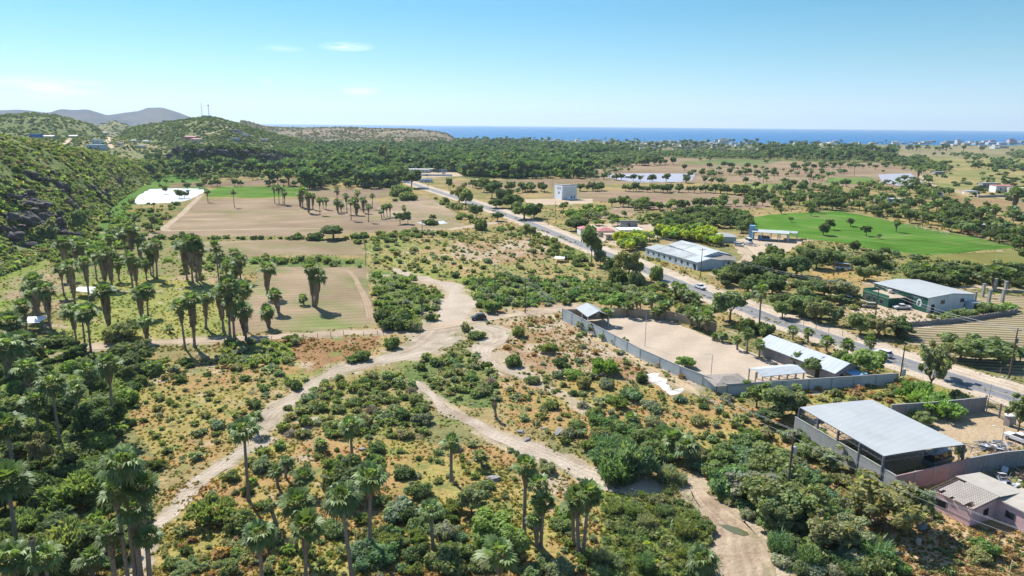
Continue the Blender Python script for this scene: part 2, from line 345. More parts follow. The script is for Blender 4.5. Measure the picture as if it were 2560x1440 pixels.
# radial sheet: fine rows and columns towards the valley, coarse elsewhere
ys = np.concatenate([np.arange(1640, 470, -3.4), np.arange(470, 343, -1.2)])
rr = [P(1280, y)[1] for y in ys]; rr = np.array([0.5, 12, 25, 35]+[r for r in rr if r > 42]+[3600, 4200, 6000, 9000, 14000])
aa = np.concatenate([np.arange(-180, -50, 5), np.arange(-50, -42, .6), np.arange(-42, 42, .16), np.arange(42, 50, .6), np.arange(50, 181, 5)])
A, Rr = np.meshgrid(np.radians(aa), rr)
GX = np.sin(A)*Rr; GY = np.cos(A)*Rr
cr_ = coast_r(GX, GY)+ (fbm(A*60, A*0, 5)-.5)*160
front = np.abs(A) < R(75)
GZ = np.where(front & (Rr > cr_), -3.0, 0.0); GZ = np.where(Rr > 8000, -3.0, GZ)
gv = np.stack([GX, GY, GZ], -1).reshape(-1, 3)
nr, nc = A.shape; ii = np.arange((nr-1)*nc).reshape(nr-1, nc)[:, :-1].ravel()
gf = np.stack([ii, ii+1, ii+nc+1, ii+nc], -1)[:, ::-1]
structure('ground', np_mesh('ground', gv, gf, gcol(GX, GY).reshape(-1, 3), M_ground))

# ocean, out to the true horizon distance
m, t = new_mat('ocean'); b = N(t, 'ShaderNodeBsdfPrincipled'); o = N(t, 'ShaderNodeOutputMaterial'); t.links.new(b.outputs[0], o.inputs[0])
b.inputs['Base Color'].default_value = (.0, .115, .30, 1); b.inputs['Roughness'].default_value = .32; b.inputs['Specular IOR Level'].default_value = .10
g = N(t, 'ShaderNodeNewGeometry'); n1 = N(t, 'ShaderNodeTexNoise'); n1.inputs['Scale'].default_value = .02; n1.inputs['Detail'].default_value = 8; n1.inputs['Roughness'].default_value = .7
t.links.new(g.outputs['Position'], n1.inputs[0]); bp = N(t, 'ShaderNodeBump'); bp.inputs['Distance'].default_value = 14; bp.inputs['Strength'].default_value = 1
t.links.new(n1.outputs['Fac'], bp.inputs['Height']); t.links.new(bp.outputs[0], b.inputs['Normal'])
s = MB(); k = 96
s.add([(26500*math.sin(2*math.pi*i/k), 26500*math.cos(2*math.pi*i/k), -.8) for i in range(k)], [tuple(range(k))[::-1]])
structure('sea', s.mesh('sea', m))

# ------------------------------------------------------------------ sheets lying on the ground (z layers 4 mm and more apart)
def smooth_line(pts, step=6.0):
    pts = [np.array(p, float) for p in pts]; out = []
    for i in range(len(pts)-1):
        p0 = pts[max(i-1, 0)]; p1 = pts[i]; p2 = pts[i+1]; p3 = pts[min(i+2, len(pts)-1)]
        n = max(2, int(np.linalg.norm(p2[:2]-p1[:2])/step))
        for k in range(n):
            t = k/n; out.append(.5*((2*p1)+(-p0+p2)*t+(2*p0-5*p1+4*p2-p3)*t*t+(-p0+3*p1-3*p2+p3)*t**3))
    out.append(pts[-1]); return np.array(out)
def sheet_tint(v, fn):
    return fn(v[:, 0], v[:, 1])*.78
def two(a, b, sc, seed=1):
    def f(X, Y):
        t = np.clip((fbm(X/sc, Y/sc, seed, 5)-.5)*3+.5, 0, 1)[..., None]; return np.array(a)*(1-t)+np.array(b)*t
    return f
RIBBONS = []
def ribbon(name, pts, z, fn, material, jit=.0, step=2.0, across=10, keep=True, off=0.0, kind='structure'):
    """pts: (px, py, width m) -> strip following the line on the ground; off shifts it sideways"""
    w = np.array([(*P(a, b), c) for a, b, c in pts]); L = smooth_line(w, step)
    d = np.gradient(L[:, :2], axis=0); d /= np.linalg.norm(d, axis=1)[:, None]+1e-9; nrm = np.stack([d[:, 1], -d[:, 0]], -1)
    if keep: RIBBONS.append((L[:, :2]+nrm*off, L[:, 2]))
    V = []
    for i in range(across+1):
        u = i/across-.5; wj = L[:, 2]*u
        if jit and i in (0, across):
            arc = np.arange(len(L))*step; wj = wj*np.clip(1+(fbm(arc/5, arc*0+i*9, 5, 5)-.5)*3.2*jit, .72, 1.3)
        V.append(L[:, :2]+nrm*(wj+off)[:, None])
    V = np.stack(V, 1); n = len(L)
    v = np.concatenate([V.reshape(-1, 2), np.full((n*(across+1), 1), z)], 1)
    ii = np.arange((n-1)*(across+1)).reshape(n-1, across+1)[:, :-1].ravel()
    f = np.stack([ii, ii+1, ii+across+2, ii+across+1], -1)
    tn = sheet_tint(v, fn); uu = np.tile(np.linspace(-1, 1, across+1), n); arc = np.repeat(np.arange(n)*step, across+1)
    rut = 1+.13*np.cos(uu*2*math.pi*(1.5 if name == 'dirt_track' else 2.2)+(fbm(arc/18, arc*0+3, 6, 3)-.5)*5)-.16*(np.abs(uu) > .9)
    tn = tn*rut[:, None]; dmp = np.clip((fbm(v[:, 0]/3.2, v[:, 1]/3.2, 41, 5)-.52)*5, 0, 1)[:, None]*(.62 if name == 'riverbed' else .35); tn = tn*(1-dmp)+tn*dmp*np.array((.66, .62, .58))
    gr_ = (np.clip((fbm(v[:, 0]/2.6+9, v[:, 1]/2.6, 43, 4)-.56)*8, 0, 1)*np.clip(np.abs(uu)*1.6-.5, 0, 1))[:, None]*(.8 if name != 'road_shoulder' else .5); tn = tn*(1-gr_)+np.array((.17, .165, .065))*gr_
    me = np_mesh(name, v, f, tn, material)
    return link(name, me, kind='structure') if kind else link(name, me)
def fill_poly(name, W_, z, fn, material, cell, stuff=None):
    """W_: world polygon. Clipped grid: cells inside keep, boundary made by tessellating the polygon."""
    from mathutils.geometry import tessellate_polygon
    bm = bmesh.new(); vs = [bm.verts.new((p[0], p[1], z)) for p in W_]; bm.faces.new(vs)
    x0, y0 = W_.min(0); x1, y1 = W_.max(0)
    for ax, (a, b) in enumerate(((x0, x1), (y0, y1))):
        n = min(70, max(1, int((b-a)/cell)))
        for k in range(1, n):
            c = a+(b-a)*k/n; co = [0, 0, 0]; co[ax] = c; no = [0, 0, 0]; no[ax] = 1
            bmesh.ops.bisect_plane(bm, geom=bm.verts[:]+bm.edges[:]+bm.faces[:], plane_co=co, plane_no=no)
    bmesh.ops.triangulate(bm, faces=bm.faces[:])
    bmesh.ops.recalc_face_normals(bm, faces=bm.faces[:])
    me = bpy.data.meshes.new(name); bm.to_mesh(me); bm.free()
    if len(me.polygons) and me.polygons[0].normal.z < 0: me.flip_normals()
    v = np.zeros(len(me.vertices)*3); me.vertices.foreach_get('co', v); v = v.reshape(-1, 3)
    at = me.color_attributes.new('tint', 'FLOAT_COLOR', 'POINT'); c = np.ones((len(v), 4), np.float32); tn = fn(v[:, 0], v[:, 1])*(.78 if name != 'field' else .66)
    if name == 'field':
        mo = 1+(fbm(v[:, 0]/26, v[:, 1]/11, 131, 5)-.5)[:, None]*.75; wd = np.clip((fbm(v[:, 0]/14, v[:, 1]/9, 133, 5)-.60)*9, 0, .55)[:, None]; tn = tn*mo*(1-wd)+np.array((.17, .18, .075))*wd
    c[:, :3] = tn; at.data.foreach_set('color', c.ravel())
    me.materials.append(material); return structure(name, me)
KEEP = []
def patch(name, poly, z, fn, material, jit=1.0, cell=8, keep=True):
    Wd = PA(poly); out = []
    n = len(Wd)
    for i in range(n):
        a = Wd[i]; b_ = Wd[(i+1) % n]; L = np.linalg.norm(b_-a); st = max(1.2, np.hypot(*a)*.012); k = max(1, int(L/st))
        for q in range(k):
            p = a+(b_-a)*q/k
            if jit and q:
                d = (b_-a)/L; j = (float(fbm(p[0]/6, p[1]/6, 21, 4))-.5)*2*jit*min(3, st); p = p+np.array([-d[1], d[0]])*j
            out.append(p)
    if keep: KEEP.append(poly)
    return fill_poly(name, np.array(out), z, fn, material, cell)

g3 = lambda X, Y: (np.clip((fbm(X/7, Y/7, 91, 5)-.54)*8, 0, .85))[..., None]
plow = lambda a, b, ang, per=2.6, amp=.06: (lambda X, Y: two(a, b, 40)(X, Y)*(1+amp*np.sin((X*math.cos(ang)+Y*math.sin(ang))*2*math.pi/per))[..., None])
def soil_mat(name, ang, sc, amp=.12):
    m = ground_mat(name, bump=.06, fine=3, var=.10); t = m.node_tree
    b = [n for n in t.nodes if n.type == 'BSDF_DIFFUSE'][0]; src = b.inputs['Color'].links[0].from_socket
    g = [n for n in t.nodes if n.type == 'NEW_GEOMETRY'][0]
    mp_ = N(t, 'ShaderNodeMapping'); mp_.inputs['Rotation'].default_value = (0, 0, ang); t.links.new(g.outputs['Position'], mp_.inputs[0])
    wv = N(t, 'ShaderNodeTexWave'); wv.inputs['Scale'].default_value = sc; wv.inputs['Distortion'].default_value = 1.4; wv.inputs['Detail'].default_value = 2; wv.inputs['Detail Scale'].default_value = .4
    t.links.new(mp_.outputs[0], wv.inputs[0])
    r = N(t, 'ShaderNodeMapRange'); r.inputs['To Min'].default_value = 1-amp; r.inputs['To Max'].default_value = 1+amp; t.links.new(wv.outputs['Fac'], r.inputs['Value'])
    vm = N(t, 'ShaderNodeVectorMath', operation='SCALE'); t.links.new(src, vm.inputs[0]); t.links.new(r.outputs[0], vm.inputs['Scale']); t.links.new(vm.outputs[0], b.inputs['Color'])
    return m
M_plow1 = soil_mat('ploughed_soil', R(78), .09, .07); M_plow2 = soil_mat('ploughed_soil_b', R(20), .08, .06); M_plow3 = soil_mat('striped_soil', R(-38), .11, .16)
M_yard = soil_mat('yard_soil', R(35), .035, .06)
M_crop = soil_mat('crop_rows_green', R(62), .055, .06)
M_rows = soil_mat('crop_rows', R(98), .13, .45)
# fields
patch('field', [(345,599),(400,590),(640,592),(820,588),(960,580),(1145,574),(1160,562),(1140,550),(1000,548),(985,538),(940,500),(640,497),(490,500),(475,525),(425,553),(405,575)], .012, plow((.36,.265,.18),(.41,.31,.21),R(12)), M_plow1)
patch('field', [(1035,492),(1060,490),(1105,512),(1152,541),(1105,552),(1020,556),(975,545),(940,520),(985,505)], .022, two((.46,.36,.25),(.41,.31,.21),20), M_plow3)
patch('field', [(470,607),(640,600),(905,598),(912,640),(780,636),(600,640),(520,632)], .012, two((.40,.31,.21),(.33,.26,.15),12,4), M_plow2)
patch('field', [(650,667),(915,668),(928,740),(940,812),(800,826),(560,836),(610,760),(640,700)], .012, (lambda X, Y: two((.44,.335,.22),(.36,.27,.175),5,6)(X, Y)*(1-g3(X, Y))+np.array((.20,.25,.08))*g3(X, Y)), M_plow1, jit=.6)
patch('field', [(520,478),(545,467),(745,466),(765,475),(745,491),(640,495),(512,491)], .014, two((.11,.22,.04),(.17,.28,.065),12), M_crop)
patch('field', [(775,474),(990,472),(1010,484),(930,497),(770,493)], .014, two((.30,.22,.155),(.34,.25,.17),30), M_plow2)
patch('field', [(430,458),(760,445),(770,462),(520,466),(420,470)], .014, two((.28,.19,.13),(.33,.24,.16),30,8), M_plow1)
patch('field', [(640,416),(770,408),(760,424),(640,436)], .014, two((.42,.31,.15),(.40,.33,.18),30,8), M_plow1)
patch('field', [(1100,456),(1300,449),(1480,447),(1478,425),(1560,412),(1660,393),(1900,402),(2200,408),(2330,430),(2330,470),(2200,467),(1900,462),(1850,455),(1740,458),(1560,458),(1480,462),(1300,475),(1150,464)], .012, two((.33,.235,.155),(.40,.295,.20),60,2), M_plow2)
patch('field', [(1340,492),(1480,478),(1720,473),(1960,503),(1905,521),(1650,524),(1480,500)], .012, plow((.345,.245,.165),(.39,.285,.195),R(60)), M_plow1)
patch('field', [(1500,542),(1545,512),(1600,518),(1590,536),(1525,546)], .014, two((.45,.33,.23),(.40,.29,.20),20), M_plow2)
patch('field', [(1865,545),(1920,536),(2100,528),(2180,543),(2300,568),(2450,596),(2540,620),(2400,633),(2310,637),(2200,626),(2100,606),(1990,592),(1880,577)], .014, two((.085,.21,.03),(.14,.27,.05),9,3), M_crop)
patch('field', [(2310,641),(2560,624),(2700,630),(2700,665),(2330,655)], .014, two((.27,.25,.08),(.22,.22,.07),14,3), M_field)
patch('field', [(2350,487),(2500,500),(2640,515),(2640,545),(2420,512)], .014, two((.40,.27,.16),(.34,.24,.12),20,3), M_plow1)
patch('field', [(1690,406),(1800,397),(1960,402),(1900,412),(1740,411)], .018, two((.16,.22,.08),(.24,.25,.12),30), M_field)
patch('field', [(1860,459),(1965,459),(1955,474),(1870,471)], .018, two((.24,.29,.09),(.20,.26,.09),30), M_field)
patch('field', [(2075,444),(2180,443),(2190,462),(2060,458)], .018, two((.16,.27,.07),(.20,.28,.10),30), M_field)
patch('field', [(2260,822),(2400,800),(2540,773),(2700,780),(2700,990),(2520,935),(2400,905),(2270,858)], .012, two((.37,.30,.20),(.31,.26,.16),10,4), M_rows)
patch('field', [(2460,735),(2560,740),(2700,750),(2700,775),(2540,768),(2440,775)], .012, two((.40,.32,.20),(.34,.28,.17),10,4), M_rows)
M_sheet = mat('plastic_mulch', (.62, .63, .66), .35, .22, .25, .12, spec=.6, fine=1.2, stain=((.42, .43, .45), .5, .7))
M_sheet2 = mat('grey_mulch', (.40, .385, .42), .45, .16, .25, .1, spec=.5, fine=1.2)
M_sheetw = mat('white_mulch', (.60, .61, .65), .45, .40, .22, .3, spec=.4, fine=.9, wave=(.07, R(35), .30), stain=((.26, .26, .29), .30, .85))
patch('plastic_sheeting', [(330,505),(345,490),(375,473),(440,471),(512,472),(505,484),(470,500),(440,506),(395,508),(345,511)], .024, two((1,1,1),(1,1,1),9), M_sheetw)
patch('plastic_sheeting', [(500,417),(525,415),(570,411),(640,408),(640,413),(560,420)], .024, two((1,1,1),(1,1,1),9), M_sheetw)
patch('plastic_sheeting', [(1500,438),(1530,434),(1620,433),(1738,434),(1732,450),(1700,455),(1600,456),(1560,452)], .024, two((1,1,1),(1,1,1),9), M_sheet2)
patch('plastic_sheeting', [(2195,436),(2275,433),(2305,455),(2260,466),(2205,456)], .024, two((1,1,1),(1,1,1),9), M_sheet2)
patch('plastic_sheeting', [(1040,556),(1110,552),(1120,558),(1060,562)], .024, two((1,1,1),(1,1,1),9), M_sheet)
# plot of trodden earth round the buildings, open yards
SANDF = two((.59,.49,.38), (.53,.43,.32), 8, 6)
EARTH = two((.56,.45,.33), (.50,.39,.28), 6, 6)
patch('yard', [(1420,782),(1540,782),(1650,788),(1700,810),(1780,845),(1900,890),(1950,905),(2080,950),(2235,952),(1817,985),(1700,940),(1600,893),(1480,828)], .030, two((.55,.455,.35),(.50,.405,.305),6,6), M_yard)
patch('yard', [(1440,560),(1640,560),(1650,590),(1560,620),(1480,600)], .020, EARTH, M_sand, keep=False)
patch('yard', [(1830,600),(1900,590),(2010,600),(1960,640),(1890,650),(1850,640)], .020, EARTH, M_sand)
patch('yard', [(2060,735),(2200,735),(2330,785),(2400,800),(2320,820),(2240,820),(2150,790)], .020, EARTH, M_sand, keep=False)
patch('yard', [(2010,1050),(2230,1020),(2460,1018),(2600,1050),(2600,1110),(2410,1145),(2230,1180)], .020, two((.52,.40,.27),(.44,.33,.20),5,6), M_sand)
patch('yard', [(1310,498),(1480,497),(1480,508),(1400,512),(1320,512)], .020, EARTH, M_sand)
patch('yard', [(985,432),(1140,430),(1160,440),(1010,447)], .030, EARTH, M_sand)
patch('bare_ground', [(2160,1360),(2240,1330),(2400,1330),(2480,1300),(2640,1330),(2640,1380),(2420,1400),(2330,1440),(2200,1440)], .012, two((.58,.43,.27),(.44,.30,.15),3,6), M_sand, keep=False)
# sandy wash and its branches
WF = two((.54,.455,.36), (.44,.36,.27), 4, 2)
patch('riverbed', [(1052,690),(1075,690),(1100,703),(1135,706),(1163,716),(1150,732),(1172,742),(1197,748),(1192,766),(1170,786),(1162,802),(1085,812),(1086,795),(1097,778),(1100,755),(1120,744),(1124,730),(1108,716),(1080,708),(1052,702),(1015,690),(984,680),(980,668),(997,673),(1030,686)], .014, WF, M_sand)
ribbon('riverbed', [(1105,822,11),(1085,850,13),(1040,875,10),(985,893,7),(930,905,6),(860,924,5.8),(805,945,4.2),(765,975,3.8),(715,1008,4.2),(675,1035,5.4),(655,1060,5.5),(640,1078,4),(632,1100,2.5)], .018, WF, M_sand, jit=.28)
ribbon('riverbed', [(688,1095,2),(650,1112,3),(600,1133,3.4),(560,1162,3.6),(510,1197,3.4),(470,1232,3),(440,1270,2.6),(412,1300,2.4),(380,1330,2.2),(355,1390,2.2),(330,1450,2),(300,1520,2)], .022, WF, M_sand, jit=.35)
ribbon('riverbed', [(1180,815,5),(1235,830,9),(1240,850,8),(1205,875,5),(1225,900,3.5),(1262,925,3),(1310,945,2.5)], .026, WF, M_sand, jit=.4)
ribbon('riverbed', [(1035,955,2),(1060,975,2.4),(1090,1000,1.6),(1115,1028,3),(1160,1046,2.6),(1200,1066,3.2),(1240,1090,3.4),(1300,1112,4.6),(1350,1130,4.4),(1400,1150,4.4),(1450,1176,5),(1500,1195,5.6),(1560,1212,6),(1620,1222,4)], .030, WF, M_sand, jit=.35)
ribbon('riverbed', [(1735,1208,2),(1752,1240,3.4),(1780,1270,4.2),(1815,1300,5.4),(1845,1335,6.5),(1850,1375,7),(1870,1420,7),(1890,1480,6)], .034, two((.50,.39,.28),(.34,.25,.17),2.5,2), M_sand, jit=.45)
ribbon('riverbed', [(740,1055,2),(790,1045,2),(760,1075,2)], .038, WF, M_sand, jit=.4)
# unpaved tracks
TF = two((.53,.42,.31), (.45,.35,.25), 4, 2)
ribbon('dirt_track', [(40,880,4),(130,862,5),(250,866,5),(450,853,5),(640,845,4.6),(780,837,4.6),(940,829,5),(1080,818,6),(1150,806,5.5),(1230,795,5),(1320,783,5),(1405,774,5),(1440,764,4)], .042, TF, M_sand, jit=.12)
ribbon('dirt_track', [(505,487,4),(480,510,4),(455,535,4),(420,562,4),(412,574,5),(450,577,3),(640,573,3),(820,572,3)], .030, TF, M_sand, jit=.12)
ribbon('dirt_track', [(800,672,1.2),(870,678,1.8),(898,715,2),(921,765,2.4),(925,800,2)], .020, two((.42,.32,.215),(.38,.285,.19),4,2), M_sand, jit=.3, keep=False)
ribbon('dirt_track', [(1450,830,3),(1560,880,4),(1640,925,4),(1720,970,3),(1790,1010,1.5)], .046, two((.55,.43,.28),(.46,.34,.19),4,2), M_sand, jit=.4, keep=False)
ribbon('dirt_track', [(1120,575,6),(1200,562,8),(1255,555,6),(1290,552,6)], .034, TF, M_sand, jit=.3)
ribbon('dirt_track', [(2300,440,6),(2350,470,6),(2440,485,7),(2560,503,7),(2640,515,7)], .034, TF, M_sand, jit=.1)
ribbon('dirt_track', [(2400,722,4),(2470,718,5),(2600,735,5)], .034, TF, M_sand, jit=.2)
ribbon('dirt_track', [(1780,690,4),(1850,660,5),(1870,640,5),(1850,615,5)], .050, TF, M_sand, jit=.2)
ribbon('dirt_track', [(1200,395,5),(1500,388,5)], .034, TF, M_sand, jit=.2)
# paved road
ROADC = [(985,436),(1020,455),(1090,478),(1150,497),(1215,518),(1265,537),(1305,551),(1380,582),(1430,602),(1515,635),(1642,686),(1755,732),(1880,778),(1925,796),(2070,843),(2220,893),(2295,918),(2420,957),(2560,1000),(2760,1062),(3100,1165),(3900,1407)]
ribbon('road_shoulder', [(x, y, 11.5) for x, y in ROADC], .030, SANDF, M_sand, jit=.12, off=-4.2)
ribbon('road_shoulder', [(x, y, 5) for x, y in ROADC], .026, SANDF, M_sand, jit=.25, off=5.0)
M_asph = mat('asphalt', (.20, .20, .21), .85, .12, .35, .01, stain=((.25,.24,.23), .12, .8))
def strip_mesh(name, z, w, off, material, parent=None, dash=None):
    w_ = np.array([P(a, b) for a, b in ROADC]); L = smooth_line(w_, 3.0); d = np.gradient(L, axis=0); d /= np.linalg.norm(d, axis=1)[:, None]; nrm = np.stack([d[:, 1], -d[:, 0]], -1)
    V = np.stack([L+nrm*(off-w/2), L+nrm*(off+w/2)], 1).reshape(-1, 2); V = np.concatenate([V, np.full((len(V), 1), z)], 1)
    n = len(L); i = np.arange(n-1)*2
    me = np_mesh(name, V, np.stack([i, i+1, i+3, i+2], -1), None, material)
    return link(name, me, parent)
road = strip_mesh('road', .058, 6.9, 0, M_asph); road['kind'] = 'structure'
strip_mesh('centre_line', .063, .16, 0, mat('yellow_paint', (.60, .48, .16), .7, .25, 1.5), road)
for s_ in (-3.15, 3.15): strip_mesh('edge_line', .063, .11, s_, mat('white_paint', (.55, .55, .52), .7, .3, 1.5), road)
# green pool in the wash
mw, t = new_mat('pool_water'); b = N(t, 'ShaderNodeBsdfPrincipled'); o = N(t, 'ShaderNodeOutputMaterial'); t.links.new(b.outputs[0], o.inputs[0])
b.inputs['Base Color'].default_value = (.10, .105, .045, 1); b.inputs['Roughness'].default_value = .08
patch('water', [(1797,1312),(1818,1313),(1845,1320),(1869,1331),(1874,1338),(1860,1341),(1838,1336),(1815,1325)], .060, two((1,1,1),(1,1,1),9), mw, jit=.4, cell=3)
patch('white_ground', [(1612,938),(1650,933),(1668,948),(1665,960),(1680,975),(1708,970),(1700,984),(1675,990),(1655,972),(1630,958)], .050, two((.85,.84,.82),(.45,.40,.34),1.6), M_sand, jit=1.6, cell=1)

# ------------------------------------------------------------------ hills: lofted between a foot, a crest and a back foot
HILLS = []
def hill(name, cols, cola, colb, sc, rough=3.0, nu=150, nv=46, prof=1.0, z0=0.0, material=None):
    """cols: (px, crest py, front distance m, crest distance m) from left to right"""
    xs = [c[0] for c in cols]; U = np.linspace(xs[0], xs[-1], nu)
    def sm(vals):
        return np.interp(U, xs, vals)
    def sm2(vals):
        v = sm(vals); k = np.ones(3)/3; return np.convolve(np.pad(v, 1, 'edge'), k, 'valid')
    cy = sm2([c[1] for c in cols]); d0 = sm2([c[2] for c in cols]); d1 = sm2([c[3] for c in cols])
    V = np.zeros((nu, nv, 3))
    for i in range(nu):
        p = at_dist(U[i], cy[i], d1[i]); az = math.atan2(p[0], p[1]); zc = max(p[2], .5)
        back = d1[i]+(d1[i]-d0[i])*.9
        for j in range(nv):
            v = j/(nv-1)
            if v < .72: s_ = v/.72; D = d0[i]+(d1[i]-d0[i])*s_; h = zc*(.5-.5*math.cos(math.pi*s_**prof))
            else: s_ = (v-.72)/.28; D = d1[i]+(back-d1[i])*s_; h = zc*(.5+.5*math.cos(math.pi*s_))
            V[i, j] = (math.sin(az)*D, math.cos(az)*D, h+z0-(1.5 if j in (0, nv-1) else 0))
    ed = np.minimum(1, np.minimum(np.linspace(0, 8, nu), np.linspace(8, 0, nu)))[:, None]
    jj = np.linspace(0, 1, nv)[None, :]; amp = np.sin(np.pi*np.clip(jj, 0, 1))*ed
    amp = amp*np.where(jj > .55, np.where(jj < .8, .35, 1), 1)
    n = (fbm(V[..., 0]/(sc), V[..., 1]/(sc), 4, 5)-.5)*2
    V[..., 2] += n*rough*amp
    e2 = np.minimum(1, np.minimum(np.linspace(0, 14, nu), np.linspace(14, 0, nu)))[:, None]
    V[..., 2] = V[..., 2]*np.clip(e2*1.0, .0, 1)-(1-e2)*1.0
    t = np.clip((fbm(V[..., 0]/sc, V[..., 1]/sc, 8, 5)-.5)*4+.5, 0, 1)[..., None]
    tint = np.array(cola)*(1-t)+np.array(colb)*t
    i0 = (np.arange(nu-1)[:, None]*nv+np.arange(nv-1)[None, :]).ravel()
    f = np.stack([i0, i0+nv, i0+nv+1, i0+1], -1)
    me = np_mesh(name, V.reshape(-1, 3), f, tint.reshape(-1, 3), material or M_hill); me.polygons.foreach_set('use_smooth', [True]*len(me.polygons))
    HILLS.append((name, V)); link(name, me, kind='structure'); return V
hA = hill('hill', [(-700,315,250,420),(-300,325,285,480),(-60,335,310,520),(0,340,322,545),(90,352,345,590),(150,366,365,620),(200,374,420,660),(260,386,520,720),(320,402,640,790),(400,404,800,900),(440,398,900,1010),(480,394,1050,1150)],
          (.15,.185,.07), (.21,.22,.10), 22, 5.5, 200, 60, .85)
hB = hill('hill', [(-500,360,650,1000),(-100,350,680,1100),(60,347,700,1150),(160,345,750,1200),(260,342,820,1250),(340,352,900,1300),(420,366,950,1300),(520,386,1000,1250)],
          (.18,.20,.09), (.28,.24,.14), 50, 4, 120, 30)
hC = hill('hill', [(-600,290,1000,1700),(-150,292,1100,1750),(0,291,1150,1800),(50,284,1150,1800),(90,283,1150,1800),(150,290,1200,1850),(210,303,1250,1850),(250,318,1300,1850),(300,334,1400,1850)],
          (.15,.18,.075), (.20,.205,.10), 60, 9, 110, 36)
hD = hill('hill', [(270,350,1300,1700),(320,322,1250,1700),(400,308,1150,1650),(460,300,1100,1600),(515,293,1060,1560),(550,296,1080,1560),(580,306,1100,1560),(640,322,1150,1550),(700,338,1200,1550),(760,352,1250,1500),(820,372,1300,1450)],
          (.15,.18,.075), (.20,.205,.10), 60, 8, 120, 40)
hE = hill('cliff_bench', [(400,404,900,990),(440,380,905,950),(470,366,900,935),(540,366,895,930),(600,367,895,930),(660,372,900,935),(720,384,905,940),(760,396,910,940)],
          (.07,.07,.055), (.13,.11,.09), 14, 7, 160, 40, .8, material=M_hill)
hF = hill('hill', [(560,312,2000,2500),(590,299,1900,2500),(620,303,1900,2500),(660,314,1900,2600),(720,318,1800,2600),(860,318,1750,2500),(960,321,1700,2450),(1040,323,1700,2400),(1085,328,1750,2350),(1130,334,1850,2350),(1160,346,2000,2300)],
          (.15,.145,.10), (.25,.20,.145), 70, 9, 120, 34)
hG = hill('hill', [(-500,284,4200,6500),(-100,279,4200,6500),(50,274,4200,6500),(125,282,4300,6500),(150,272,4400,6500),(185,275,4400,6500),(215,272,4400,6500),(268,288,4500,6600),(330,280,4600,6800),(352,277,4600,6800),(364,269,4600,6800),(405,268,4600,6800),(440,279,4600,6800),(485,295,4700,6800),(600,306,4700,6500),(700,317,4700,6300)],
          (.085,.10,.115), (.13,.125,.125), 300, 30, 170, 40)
hH = hill('hill', [(210,330,2300,2900),(255,309,2200,2900),(285,301,2200,2900),(320,312,2200,2900),(350,330,2300,2900)], (.15,.18,.08), (.22,.20,.11), 60, 6, 60, 24)

# ------------------------------------------------------------------ foliage templates (numpy)
def rnd_dir(r, n):
    v = r.normal(size=(n, 3)); return v/np.linalg.norm(v, axis=1)[:, None]
def leaf_quads(pos, nrm, tan, size, elong):
    b_ = np.cross(nrm, tan); b_ /= np.linalg.norm(b_, axis=1)[:, None]+1e-9
    s_ = size[:, None]; e = elong if np.isscalar(elong) else elong[:, None]
    V = np.stack([pos-tan*s_*e, pos+b_*s_-tan*s_*e*.1, pos+tan*s_*e, pos-b_*s_-tan*s_*e*.1], 1)
    return V.reshape(-1, 3), np.arange(len(pos)*4).reshape(-1, 4)
def cloud(seed, n, lobes, size, elong=1.2, outward=.7, upward=.2, tvar=.28, shell=.72, hue=.12):
    r = np.random.default_rng(seed); lobes = np.array(lobes, float)      # x y z rx ry rz
    wt = lobes[:, 3]*lobes[:, 5]; k = r.choice(len(lobes), n, p=wt/wt.sum()); d = rnd_dir(r, n)
    u = shell+(1.06-shell)*r.random(n)**.8; lo = lobes[k]
    pos = lo[:, :3]+d*lo[:, 3:]*u[:, None]; pos[:, 2] = np.maximum(pos[:, 2], .02+.1*r.random(n)); out_ = r.random(n) < .10; pos[out_] += d[out_]*lo[out_, 3:]*.35*r.random((int(out_.sum()), 1))
    nr = d*outward+r.normal(size=(n, 3))*.55; nr[:, 2] += upward; nr /= np.linalg.norm(nr, axis=1)[:, None]
    t = np.cross(nr, rnd_dir(r, n)); t /= np.linalg.norm(t, axis=1)[:, None]+1e-9
    V, Fc = leaf_quads(pos, nr, t, size*(.6+.8*r.random(n)), elong)
    lob = 1+.34*(r.random(len(lobes))-.5)[k]
    g = (1-tvar+2*tvar*r.random(n))*lob; h = (r.random(n)-.5)*2*hue
    c = np.stack([g*(1+h), g*(1+h*.35), g*(1-h*.8)], -1); dd_ = r.random(n) < .05; c[dd_] = c[dd_]*np.array((1.5, 1.05, 1.2))
    return V, Fc, np.repeat(c, 4, 0)
def lobes(seed, n, spread, rad, zc, zs, flat=.8):
    r = np.random.default_rng(seed); L = [(0, 0, zc, rad*.95, rad*.95, rad*flat*1.0)]
    for k in range(n*2):
        a = 2*math.pi*(k+r.random()*.8)/n*1.37; d = spread*(.25+.95*r.random()**.7); q = rad*(.28+.52*r.random()**1.5)
        L.append((math.cos(a)*d, math.sin(a)*d, zc+zs*(r.random()*2-1), q, q, q*flat))
    return L
def tree_t(seed, n, size=.085, el=1.15, **k):           # unit tree: crown radius about 1, height 2
    return cloud(seed, n, lobes(seed, 9, .62, .46, 1.25, .42, .78), size, el, **k)
def bush_t(seed, n, size=.11, el=1.5, **k):             # unit bush radius 1, height about 1.1
    return cloud(seed, n, lobes(seed, 8, .58, .50, .42, .20, .85), size, el, **k)
